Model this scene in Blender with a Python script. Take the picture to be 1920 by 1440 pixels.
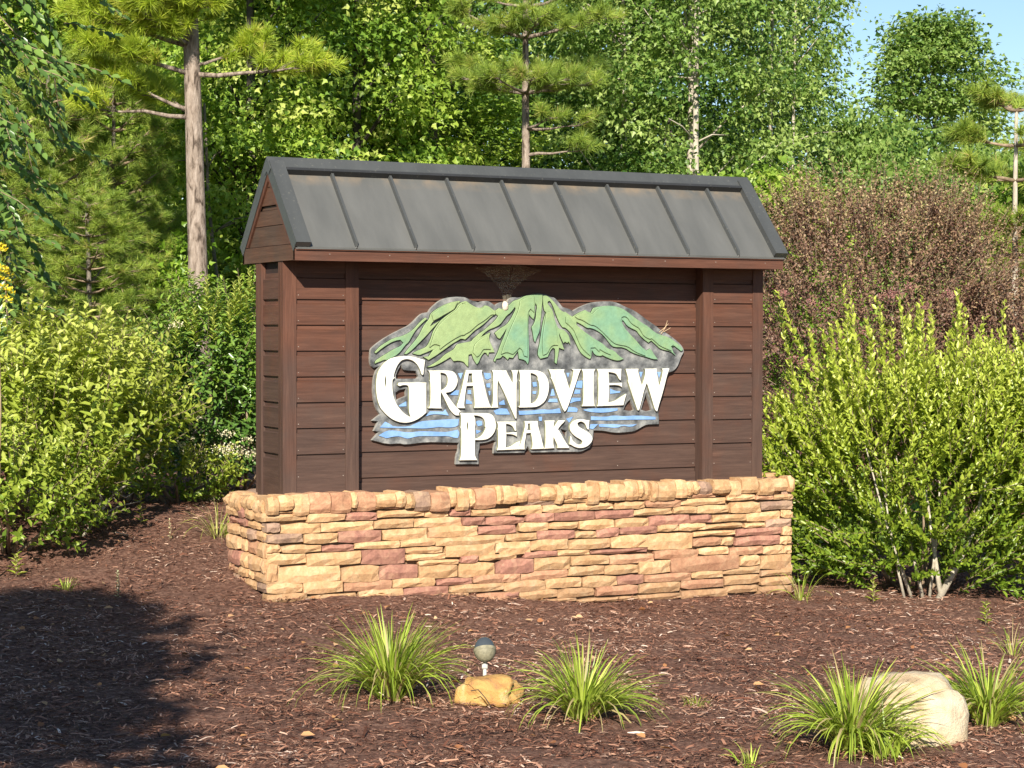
import bpy, math, numpy as np
from mathutils import Vector, Matrix, noise
from mathutils.geometry import tessellate_polygon

for o in list(bpy.data.objects):
    bpy.data.objects.remove(o)
SC = bpy.context.scene
COL = SC.collection
R = math.radians

# ------------------------------------------------------------------ camera
F_PX = 3749.6
YAW, PITCH, ROLL = 0.468, -0.0266, 0.0023
ZB = 0.62                       # height of the top of the stone base above the mulch
CAM = Vector((-3.8932, -10.5411, 0.9188 + ZB))
fwd = Vector((math.sin(YAW)*math.cos(PITCH), math.cos(YAW)*math.cos(PITCH), math.sin(PITCH)))
rgt = Vector((math.cos(YAW), -math.sin(YAW), 0))
up = rgt.cross(fwd)
r2 = math.cos(ROLL)*rgt + math.sin(ROLL)*up
u2 = -math.sin(ROLL)*rgt + math.cos(ROLL)*up
cd = bpy.data.cameras.new('camera')
cam = bpy.data.objects.new('camera', cd)
COL.objects.link(cam)
cam.matrix_world = Matrix(((r2.x, u2.x, -fwd.x, CAM.x), (r2.y, u2.y, -fwd.y, CAM.y), (r2.z, u2.z, -fwd.z, CAM.z), (0, 0, 0, 1)))
cd.sensor_width = 36
cd.lens = F_PX/1920*36
cd.clip_end = 2000
SC.camera = cam

# ------------------------------------------------------------------ sky, sun, exposure
SUN_EL, SUN_AZ = R(30.0), R(213.1)          # azimuth measured from +Y towards +X
w = bpy.data.worlds.new('World')
SC.world = w
w.use_nodes = True
nt = w.node_tree
nt.nodes.clear()
sky = nt.nodes.new('ShaderNodeTexSky')
sky.sky_type = 'NISHITA'
sky.sun_disc = False
sky.sun_elevation = SUN_EL
sky.sun_rotation = SUN_AZ
sky.air_density = 1.0
sky.dust_density = 0.1
sky.ozone_density = 3.0
bg = nt.nodes.new('ShaderNodeBackground')
bg.inputs['Strength'].default_value = 0.07
wo = nt.nodes.new('ShaderNodeOutputWorld')
nt.links.new(sky.outputs[0], bg.inputs[0])
nt.links.new(bg.outputs[0], wo.inputs[0])
ld = bpy.data.lights.new('sun', 'SUN')
ld.energy = 5.0
ld.angle = R(0.5)
ld.color = (1.0, 0.93, 0.80)
sun = bpy.data.objects.new('sun', ld)
COL.objects.link(sun)
to_sun = Vector((math.sin(SUN_AZ)*math.cos(SUN_EL), math.cos(SUN_AZ)*math.cos(SUN_EL), math.sin(SUN_EL)))
sun.rotation_euler = to_sun.to_track_quat('Z', 'Y').to_euler()
sun.location = (0, 0, 20)
SC.view_settings.view_transform = 'Standard'
SC.view_settings.look = 'None'
SC.view_settings.exposure = 0.98
SC.view_settings.gamma = 1
SC.view_settings.use_curve_mapping = False

# ------------------------------------------------------------------ ground frame: u to the right of the view, v along it
RH = np.array([math.cos(YAW), -math.sin(YAW)])
FH = np.array([math.sin(YAW), math.cos(YAW)])
C2 = np.array([CAM.x, CAM.y])

def sstep(a, b, x):
    t = np.clip((x-a)/(b-a), 0, 1)
    return t*t*(3-2*t)

def gz(u, v):
    """height of the ground"""
    u = np.asarray(u, float); v = np.asarray(v, float)
    uc = np.clip(u, -3.2, 4.0)
    z = -0.02 - 0.052*uc*sstep(7.5, 11, v)
    z = z - 0.05*np.exp(-((u-0.3)/0.9)**2)*sstep(9, 11, v)*sstep(14, 12, v)
    z = z + 0.17*np.clip(v-11.05, 0, 1.6)*sstep(0.8, -1.3, u)
    return z

def xy(u, v):
    return C2[0]+RH[0]*u+FH[0]*v, C2[1]+RH[1]*u+FH[1]*v

def place(u, v, dz=0.0):
    x, y = xy(u, v)
    return Vector((x, y, float(gz(u, v))+dz))

def uv_of(px, v):
    """sideways offset seen at a given column of the photograph, at distance v"""
    return (px-960)/F_PX*v

# ------------------------------------------------------------------ object helpers
def tag(o, label=None, cat=None, group=None, kind=None):
    if label: o['label'] = label
    if cat: o['category'] = cat
    if group: o['group'] = group
    if kind: o['kind'] = kind
    return o

def empty(name, loc, label=None, cat=None, group=None):
    o = bpy.data.objects.new(name, None)
    COL.objects.link(o)
    o.location = loc
    o.empty_display_size = 0.1
    return tag(o, label, cat, group)

def origin_of(p):
    v = Vector((0, 0, 0))
    while p is not None:
        v += p.location
        p = p.parent
    return v

def link(name, me, parent=None, loc=None):
    o = bpy.data.objects.new(name, me)
    COL.objects.link(o)
    if parent: o.parent = parent
    if loc is not None: o.location = loc
    return o

class MB:
    def __init__(s):
        s.v = []; s.f = []; s.m = []; s.sm = []
    def add(s, vs, fs, mi=0, smooth=False):
        b = len(s.v)
        s.v.extend([tuple(p) for p in vs])
        for f in fs:
            s.f.append(tuple(b+i for i in f)); s.m.append(mi); s.sm.append(smooth)
    def box(s, x0, x1, y0, y1, z0, z1, mi=0):
        vs = [(x0, y0, z0), (x1, y0, z0), (x1, y1, z0), (x0, y1, z0), (x0, y0, z1), (x1, y0, z1), (x1, y1, z1), (x0, y1, z1)]
        s.add(vs, [(0, 3, 2, 1), (4, 5, 6, 7), (0, 1, 5, 4), (1, 2, 6, 5), (2, 3, 7, 6), (3, 0, 4, 7)], mi)
    def obox(s, o, ex, ey, ez, mi=0):
        o = Vector(o); ex = Vector(ex); ey = Vector(ey); ez = Vector(ez)
        vs = [o, o+ex, o+ex+ey, o+ey, o+ez, o+ex+ez, o+ex+ey+ez, o+ey+ez]
        s.add(vs, [(0, 3, 2, 1), (4, 5, 6, 7), (0, 1, 5, 4), (1, 2, 6, 5), (2, 3, 7, 6), (3, 0, 4, 7)], mi)
    def extrude(s, prof, axis_from, axis_to, fn, mi=0):
        n = len(prof)
        vs = [fn(axis_from, p) for p in prof]+[fn(axis_to, p) for p in prof]
        fs = [(i, (i+1) % n, n+(i+1) % n, n+i) for i in range(n)]
        fs += [tuple(range(n-1, -1, -1)), tuple(range(n, 2*n))]
        s.add(vs, fs, mi)
    def tube(s, pts, rad, n=7, mi=0, cap=True):
        pts = [Vector(p) for p in pts]
        b = len(s.v)
        prev = None
        for i, p in enumerate(pts):
            t = (pts[min(i+1, len(pts)-1)]-pts[max(i-1, 0)])
            if t.length < 1e-9: t = Vector((0, 0, 1))
            t.normalize()
            if prev is None:
                a = Vector((1, 0, 0)) if abs(t.x) < 0.8 else Vector((0, 1, 0))
            else: a = prev
            a = (a-t*a.dot(t)).normalized(); prev = a
            c = t.cross(a)
            r = rad[i] if hasattr(rad, '__len__') else rad
            for k in range(n):
                th = 2*math.pi*k/n
                s.v.append(tuple(p+(a*math.cos(th)+c*math.sin(th))*r))
        for i in range(len(pts)-1):
            for k in range(n):
                s.f.append((b+i*n+k, b+i*n+(k+1) % n, b+(i+1)*n+(k+1) % n, b+(i+1)*n+k)); s.m.append(mi); s.sm.append(True)
        if cap:
            s.f.append(tuple(b+k for k in range(n-1, -1, -1))); s.m.append(mi); s.sm.append(False)
            e = b+(len(pts)-1)*n
            s.f.append(tuple(e+k for k in range(n))); s.m.append(mi); s.sm.append(False)
    def build(s, name, mats, parent=None, recalc=False):
        me = bpy.data.meshes.new(name)
        off = origin_of(parent)
        me.from_pydata([(p[0]-off.x, p[1]-off.y, p[2]-off.z) for p in s.v], [], s.f)
        if not isinstance(mats, (list, tuple)): mats = [mats]
        for m in mats: me.materials.append(m)
        me.polygons.foreach_set('material_index', s.m)
        me.polygons.foreach_set('use_smooth', s.sm)
        me.update()
        return link(name, me, parent)

# leaf templates: x across, y along, z up; every face has the same number of corners
T_TRI2 = (np.array([(0, 0, 0), (.5, .45, .09), (0, 1, -.08), (-.5, .45, .09)]), np.array([(0, 1, 2), (0, 2, 3)]))
T_OVAL = (np.array([(0, 0, 0), (.4, .22, .07), (.46, .58, .06), (0, 1, -.14), (-.46, .58, .06), (-.4, .22, .07), ]), np.array([(0, 1, 2, 3), (0, 3, 4, 5)]))
T_LOBE = (np.array([(0, 0, 0), (.56, .22, .06), (.24, .5, .05), (0, 1, -.12), (-.24, .5, .05), (-.56, .22, .06)]), np.array([(0, 1, 2, 3), (0, 3, 4, 5)]))
T_NEED = (np.array([(-.5, 0, 0), (.5, 0, 0), (0, 1, 0)]), np.array([(0, 1, 2)]))
T_CHIP = (np.array([(-.5, 0, 0), (.45, .03, 0), (.5, .5, .06), (-.42, .52, .06), (.35, 1, 0), (-.3, .93, 0)]), np.array([(0, 1, 2, 3), (3, 2, 4, 5)]))

def nrm(a):
    return a/np.maximum(np.linalg.norm(a, axis=-1, keepdims=True), 1e-9)

def leaf_mesh(name, pos, d, n, L, W, rnd, tpl, mat, smooth=False):
    P, Fc = tpl
    N = len(pos); K = len(P); M, c = Fc.shape
    d = nrm(d); sd = nrm(np.cross(d, n)); nn = np.cross(sd, d)
    L = np.broadcast_to(L, (N,)); W = np.broadcast_to(W, (N,))
    V = (pos[:, None, :] + sd[:, None, :]*(P[None, :, 0:1]*W[:, None, None]) + d[:, None, :]*(P[None, :, 1:2]*L[:, None, None])
         + nn[:, None, :]*(P[None, :, 2:3]*L[:, None, None]))
    me = bpy.data.meshes.new(name)
    me.vertices.add(N*K)
    me.vertices.foreach_set('co', V.astype(np.float32).ravel())
    loops = (Fc[None]+(np.arange(N)*K)[:, None, None]).ravel()
    me.loops.add(len(loops))
    me.loops.foreach_set('vertex_index', loops.astype(np.int32))
    me.polygons.add(N*M)
    me.polygons.foreach_set('loop_start', (np.arange(N*M)*c).astype(np.int32))
    me.polygons.foreach_set('loop_total', np.full(N*M, c, np.int32))
    if smooth: me.polygons.foreach_set('use_smooth', np.ones(N*M, bool))
    me.update(calc_edges=True)
    a = me.attributes.new('rnd', 'FLOAT', 'FACE')
    a.data.foreach_set('value', np.repeat(rnd, M).astype(np.float32))
    me.materials.append(mat)
    return me

# ------------------------------------------------------------------ materials
def mat_new(name):
    m = bpy.data.materials.new(name)
    m.use_nodes = True
    t = m.node_tree
    t.nodes.clear()
    out = t.nodes.new('ShaderNodeOutputMaterial')
    return m, t, out

def N(t, typ, **kw):
    n = t.nodes.new(typ)
    for k, v in kw.items():
        if k.startswith('i_'):
            n.inputs[k[2:].replace('_', ' ')].default_value = v
        else: setattr(n, k, v)
    return n

def ramp(t, stops, fac=None, interp='LINEAR'):
    r = t.nodes.new('ShaderNodeValToRGB')
    r.color_ramp.interpolation = interp
    e = r.color_ramp.elements
    while len(e) < len(stops): e.new(0.5)
    for i, (p, c) in enumerate(stops):
        e[i].position = p
        e[i].color = (c[0], c[1], c[2], 1)
    if fac is not None: t.links.new(fac, r.inputs[0])
    return r

def mixc(t, a, b, fac, mode='MIX'):
    m = t.nodes.new('ShaderNodeMix')
    m.data_type = 'RGBA'; m.blend_type = mode
    for sock, val in ((m.inputs[0], fac), (m.inputs[6], a), (m.inputs[7], b)):
        if hasattr(val, 'is_linked') or hasattr(val, 'links'): t.links.new(val, sock)
        elif isinstance(val, (tuple, list)): sock.default_value = (*val, 1) if len(val) == 3 else val
        else: sock.default_value = val
    return m.outputs[2]

def coords(t, scale=(1, 1, 1), random_offset=False, kind='Object'):
    tc = t.nodes.new('ShaderNodeTexCoord')
    mp = t.nodes.new('ShaderNodeMapping')
    mp.inputs['Scale'].default_value = scale
    src = tc.outputs[kind]
    if random_offset:
        oi = t.nodes.new('ShaderNodeObjectInfo')
        mu = N(t, 'ShaderNodeMath', operation='MULTIPLY'); mu.inputs[1].default_value = 37.0
        t.links.new(oi.outputs['Random'], mu.inputs[0])
        t.links.new(mu.outputs[0], mp.inputs['Location'])
    t.links.new(src, mp.inputs['Vector'])
    return mp.outputs[0], tc

def noise_n(t, vec, scale, detail=4, rough=0.6, dist=0.0):
    n = t.nodes.new('ShaderNodeTexNoise')
    n.inputs['Scale'].default_value = scale
    n.inputs['Detail'].default_value = detail
    n.inputs['Roughness'].default_value = rough
    n.inputs['Distortion'].default_value = dist
    t.links.new(vec, n.inputs['Vector'])
    return n.outputs['Fac']

def leaf_mat(name, stops, trans=0.35, rough=0.42, tcol=(1.0, 1.05, 0.45), spec=0.4):
    m, t, out = mat_new(name)
    at = t.nodes.new('ShaderNodeAttribute'); at.attribute_name = 'rnd'
    r = ramp(t, stops, at.outputs['Fac'])
    b = t.nodes.new('ShaderNodeBsdfPrincipled')
    b.inputs['Roughness'].default_value = rough
    b.inputs['Specular IOR Level'].default_value = spec
    t.links.new(r.outputs[0], b.inputs['Base Color'])
    tr = t.nodes.new('ShaderNodeBsdfTranslucent')
    tc = mixc(t, r.outputs[0], tcol, 1.0, 'MULTIPLY')
    g = N(t, 'ShaderNodeMix', data_type='RGBA', blend_type='MULTIPLY'); 
    t.links.new(tc, tr.inputs[0])
    t.nodes.remove(g)
    mx = t.nodes.new('ShaderNodeMixShader'); mx.inputs[0].default_value = trans
    t.links.new(b.outputs[0], mx.inputs[1]); t.links.new(tr.outputs[0], mx.inputs[2])
    t.links.new(mx.outputs[0], out.inputs[0])
    return m

def simple_mat(name, stops, scale=8, rough=0.8, bump=0.3, bscale=None, spec=0.3, stretch=(1, 1, 1), metallic=0, detail=5, bdist=0.01, ro=False, dist=0.0):
    m, t, out = mat_new(name)
    vec, tc = coords(t, stretch, ro)
    nf = noise_n(t, vec, scale, detail, 0.6, dist)
    r = ramp(t, stops, nf)
    b = t.nodes.new('ShaderNodeBsdfPrincipled')
    b.inputs['Roughness'].default_value = rough
    b.inputs['Specular IOR Level'].default_value = spec
    b.inputs['Metallic'].default_value = metallic
    t.links.new(r.outputs[0], b.inputs['Base Color'])
    if bump:
        n2 = noise_n(t, vec, bscale or scale*4, 6, 0.7)
        bp = t.nodes.new('ShaderNodeBump'); bp.inputs['Strength'].default_value = bump; bp.inputs['Distance'].default_value = bdist
        t.links.new(n2, bp.inputs['Height']); t.links.new(bp.outputs[0], b.inputs['Normal'])
    t.links.new(b.outputs[0], out.inputs[0])
    return m

def wood_mat(name, stretch, tint=(1, 1, 1), fade=0.5):
    """stained siding: grain along one axis, redder where the eave shelters it, greyer below"""
    m, t, out = mat_new(name)
    vec, tc = coords(t, stretch, True)
    g1 = noise_n(t, vec, 1.0, 6, 0.65, 0.6)
    g2 = noise_n(t, vec, 3.3, 5, 0.7, 0.2)
    vec2, _ = coords(t, (1, 1, 1), True)
    blot = noise_n(t, vec2, 5.0, 3, 0.5)
    oi = t.nodes.new('ShaderNodeObjectInfo')
    red = ramp(t, [(0.25, (0.060, 0.024, 0.014)), (0.5, (0.093, 0.037, 0.022)), (0.75, (0.135, 0.057, 0.034))], g1)
    gry = ramp(t, [(0.25, (0.045, 0.025, 0.019)), (0.5, (0.067, 0.038, 0.029)), (0.78, (0.094, 0.055, 0.041))], g1)
    sep = t.nodes.new('ShaderNodeSeparateXYZ'); t.links.new(t.nodes.new('ShaderNodeNewGeometry').outputs['Position'], sep.inputs[0])
    mr = t.nodes.new('ShaderNodeMapRange'); mr.inputs['From Min'].default_value = 1.75; mr.inputs['From Max'].default_value = 0.95
    mr.inputs['To Min'].default_value = -0.25; mr.inputs['To Max'].default_value = 0.75
    t.links.new(sep.outputs['Z'], mr.inputs[0])
    a1 = N(t, 'ShaderNodeMath', operation='MULTIPLY_ADD'); a1.inputs[1].default_value = 1.9; t.links.new(blot, a1.inputs[0])
    t.links.new(mr.outputs[0], a1.inputs[2])
    a2 = N(t, 'ShaderNodeMath', operation='MULTIPLY_ADD'); a2.inputs[1].default_value = 0.5; t.links.new(oi.outputs['Random'], a2.inputs[0]); t.links.new(a1.outputs[0], a2.inputs[2])
    a3 = N(t, 'ShaderNodeMath', operation='SUBTRACT', use_clamp=True); a3.inputs[1].default_value = 1.45-fade; t.links.new(a2.outputs[0], a3.inputs[0])
    c = mixc(t, red.outputs[0], gry.outputs[0], a3.outputs[0])
    dk = ramp(t, [(0.32, (0.84, 0.84, 0.84)), (0.65, (1.08, 1.08, 1.08))], g2)
    c = mixc(t, c, dk.outputs[0], 1.0, 'MULTIPLY')
    c = mixc(t, c, tint, 1.0, 'MULTIPLY')
    b = t.nodes.new('ShaderNodeBsdfPrincipled'); b.inputs['Roughness'].default_value = 0.62; b.inputs['Specular IOR Level'].default_value = 0.35
    t.links.new(c, b.inputs['Base Color'])
    bp = t.nodes.new('ShaderNodeBump'); bp.inputs['Strength'].default_value = 0.35; bp.inputs['Distance'].default_value = 0.004
    t.links.new(g2, bp.inputs['Height']); t.links.new(bp.outputs[0], b.inputs['Normal'])
    t.links.new(b.outputs[0], out.inputs[0])
    return m

M_WOOD_X = wood_mat('stained_wood_lengthwise', (2.2, 40, 40))
M_WOOD_Y = wood_mat('stained_wood_crosswise', (40, 2.2, 40), (1.0, 1.0, 1.0), 0.7)
M_WOOD_Z = wood_mat('stained_wood_upright', (40, 40, 2.2), (1, 1, 1), 0.6)
M_WOOD_G = wood_mat('weathered_gable_wood', (40, 2.2, 40), (1.05, 1.1, 1.0), 1.15)
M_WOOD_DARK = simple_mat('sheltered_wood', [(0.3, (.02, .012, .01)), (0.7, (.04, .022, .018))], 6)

def metal_mat(name, base, rough):
    m, t, out = mat_new(name)
    vec, tc = coords(t, (6, 2, 2), True)
    n1 = noise_n(t, vec, 1.2, 4, 0.55)
    vec2, _ = coords(t, (1, 1, 1), True)
    n2 = noise_n(t, vec2, 60, 3, 0.6)
    a = tuple(x*0.86 for x in base); c2 = tuple(x*1.15 for x in base)
    r = ramp(t, [(0.3, a), (0.7, c2)], n1)
    dust = ramp(t, [(0.62, (0, 0, 0)), (0.75, (0.25, 0.25, 0.25))], n2)
    c = mixc(t, r.outputs[0], (0.30, 0.28, 0.22), dust.outputs[0])
    b = t.nodes.new('ShaderNodeBsdfPrincipled'); b.inputs['Roughness'].default_value = rough; b.inputs['Specular IOR Level'].default_value = 0.45
    t.links.new(c, b.inputs['Base Color'])
    bp = t.nodes.new('ShaderNodeBump'); bp.inputs['Strength'].default_value = 0.25; bp.inputs['Distance'].default_value = 0.01
    t.links.new(n1, bp.inputs['Height']); t.links.new(bp.outputs[0], b.inputs['Normal'])
    t.links.new(b.outputs[0], out.inputs[0])
    return m
def roof_pan_mat():
    """grey painted steel with a rusty pollen film along the top where water never rinses it"""
    m, t, out = mat_new('painted_roof_steel')
    vec, tc = coords(t, (6, 1.5, 1.5), True)
    n1 = noise_n(t, vec, 1.2, 4, 0.55)
    r = ramp(t, [(0.3, (.080, .081, .078)), (0.7, (.108, .108, .103))], n1)
    sep = t.nodes.new('ShaderNodeSeparateXYZ'); t.links.new(t.nodes.new('ShaderNodeNewGeometry').outputs['Position'], sep.inputs[0])
    mr = t.nodes.new('ShaderNodeMapRange'); mr.inputs['From Min'].default_value = 2.352; mr.inputs['From Max'].default_value = 2.405
    t.links.new(sep.outputs['Z'], mr.inputs[0])
    vec2, _ = coords(t, (1, 1, 1), True)
    n2 = noise_n(t, vec2, 9, 4, 0.6)
    ml = N(t, 'ShaderNodeMath', operation='MULTIPLY'); t.links.new(mr.outputs[0], ml.inputs[0]); t.links.new(ramp(t, [(0.4, (0, 0, 0)), (0.8, (0.45, 0.45, 0.45))], n2).outputs[0], ml.inputs[1])
    c = mixc(t, r.outputs[0], (0.30, 0.20, 0.11), ml.outputs[0])
    b = t.nodes.new('ShaderNodeBsdfPrincipled'); b.inputs['Roughness'].default_value = 0.5; b.inputs['Specular IOR Level'].default_value = 0.4
    t.links.new(c, b.inputs['Base Color'])
    bp = t.nodes.new('ShaderNodeBump'); bp.inputs['Strength'].default_value = 0.3; bp.inputs['Distance'].default_value = 0.012
    t.links.new(n1, bp.inputs['Height']); t.links.new(bp.outputs[0], b.inputs['Normal'])
    t.links.new(b.outputs[0], out.inputs[0])
    return m
M_PAN = roof_pan_mat()
M_TRIM = metal_mat('dark_trim_steel', (.058, .061, .061), 0.42)
M_CLOSURE_SHADE = metal_mat('shade_dark_closure_steel', (.02, .021, .022), 0.6)  # near-black colour stands in for the shade under the ridge cap

def stone_mat(name, cols, seed):
    m, t, out = mat_new(name)
    vec, tc = coords(t, (1, 1, 1), True)
    n1 = noise_n(t, vec, 12, 6, 0.7, 0.8)
    n2 = noise_n(t, vec, 45, 6, 0.75)
    oi = t.nodes.new('ShaderNodeObjectInfo')
    r = ramp(t, [(0.28, cols[0]), (0.5, cols[1]), (0.72, cols[2])], n1)
    hs = t.nodes.new('ShaderNodeHueSaturation')
    mr = t.nodes.new('ShaderNodeMapRange'); mr.inputs['To Min'].default_value = 0.82; mr.inputs['To Max'].default_value = 1.15
    t.links.new(oi.outputs['Random'], mr.inputs[0]); t.links.new(mr.outputs[0], hs.inputs['Value'])
    t.links.new(r.outputs[0], hs.inputs['Color'])
    sp = ramp(t, [(0.3, (0.72, 0.72, 0.72)), (0.6, (1.05, 1.05, 1.05))], n2)
    c = mixc(t, hs.outputs[0], sp.outputs[0], 1.0, 'MULTIPLY')
    # a pinkish stain through some blocks, and soil splashed along the foot of the wall
    n4 = noise_n(t, vec, 3.1, 4, 0.6)
    st = ramp(t, [(0.56, (0, 0, 0)), (0.72, (0.4, 0.4, 0.4))], n4)
    c = mixc(t, c, (0.42, 0.22, 0.15), st.outputs[0])
    vw, tw = coords(t, (1, 1, 1))
    sep = t.nodes.new('ShaderNodeSeparateXYZ'); t.links.new(t.nodes.new('ShaderNodeNewGeometry').outputs['Position'], sep.inputs[0])
    mz = t.nodes.new('ShaderNodeMapRange'); mz.inputs['From Min'].default_value = 0.16; mz.inputs['From Max'].default_value = -0.14
    t.links.new(sep.outputs['Z'], mz.inputs[0])
    sm = N(t, 'ShaderNodeMath', operation='MULTIPLY'); t.links.new(mz.outputs[0], sm.inputs[0])
    n5 = noise_n(t, vw, 14, 5, 0.7); t.links.new(n5, sm.inputs[1])
    c = mixc(t, c, (0.13, 0.07, 0.05), sm.outputs[0])
    b = t.nodes.new('ShaderNodeBsdfPrincipled'); b.inputs['Roughness'].default_value = 0.85; b.inputs['Specular IOR Level'].default_value = 0.25
    t.links.new(c, b.inputs['Base Color'])
    n3 = noise_n(t, vec, 22, 8, 0.72)
    bp = t.nodes.new('ShaderNodeBump'); bp.inputs['Strength'].default_value = 0.8; bp.inputs['Distance'].default_value = 0.010
    t.links.new(n3, bp.inputs['Height']); t.links.new(bp.outputs[0], b.inputs['Normal'])
    t.links.new(b.outputs[0], out.inputs[0])
    return m
M_STONE = {
 'o': stone_mat('tan_stone', [(.41, .23, .11), (.51, .31, .16), (.58, .41, .245)], 1),
 'r': stone_mat('dusty_red_stone', [(.24, .11, .085), (.33, .16, .115), (.43, .25, .165)], 2),
 'p': stone_mat('salmon_stone', [(.34, .16, .095), (.43, .23, .135), (.52, .33, .20)], 3),
 'm': stone_mat('mauve_grey_stone', [(.22, .14, .11), (.34, .22, .155), (.48, .32, .20)], 4)}
M_MORTAR = simple_mat('mortar', [(0.3, (.16, .10, .06)), (0.7, (.30, .20, .12))], 30)

M_WHITE = simple_mat('white_sign_paint', [(0.32, (.52, .50, .42)), (0.5, (.66, .65, .58)), (0.7, (.72, .71, .65))], 14, 0.45, 0.1, stretch=(1.5, 1, .4), detail=8)
M_WHITE_EDGE = simple_mat('white_paint_edge', [(0.3, (.16, .17, .10)), (0.7, (.34, .34, .22))], 20, 0.6, 0.1)
M_BACK = simple_mat('grey_wash_paint', [(0.36, (.05, .053, .056)), (0.5, (.13, .134, .137)), (0.68, (.29, .29, .28))], 13, 0.7, 0.25, 60, detail=8)
M_BACK_EDGE = simple_mat('grey_edge', [(0.3, (.20, .19, .17)), (0.7, (.34, .33, .30))], 20)
def green_mat():
    m, t, out = mat_new('green_mountain_paint')
    vec, tc = coords(t)
    n1 = noise_n(t, vec, 3.2, 3, 0.5)
    n2 = noise_n(t, vec, 26, 5, 0.7)
    r = ramp(t, [(0.38, (.15, .28, .18)), (0.5, (.19, .29, .145)), (0.62, (.24, .32, .145))], n1)
    r2 = ramp(t, [(0.3, (.86, .86, .86)), (0.7, (1.12, 1.12, 1.12))], n2)
    c = mixc(t, r.outputs[0], r2.outputs[0], 1.0, 'MULTIPLY')
    b = t.nodes.new('ShaderNodeBsdfPrincipled'); b.inputs['Roughness'].default_value = 0.55
    t.links.new(c, b.inputs['Base Color'])
    bp = t.nodes.new('ShaderNodeBump'); bp.inputs['Strength'].default_value = 0.5; bp.inputs['Distance'].default_value = 0.006
    t.links.new(n2, bp.inputs['Height']); t.links.new(bp.outputs[0], b.inputs['Normal'])
    t.links.new(b.outputs[0], out.inputs[0])
    return m
M_GREEN = green_mat()
M_GREEN_EDGE = simple_mat('dark_green_paint_edge', [(0.3, (.015, .03, .012)), (0.7, (.04, .07, .025))], 20)
M_BLUE = simple_mat('blue_water_paint', [(0.35, (.13, .25, .50)), (0.65, (.22, .36, .60))], 9, 0.5, 0.2)
M_BLUE_EDGE = simple_mat('blue_paint_edge', [(0.3, (.05, .10, .20)), (0.7, (.10, .18, .32))], 20)

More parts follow.
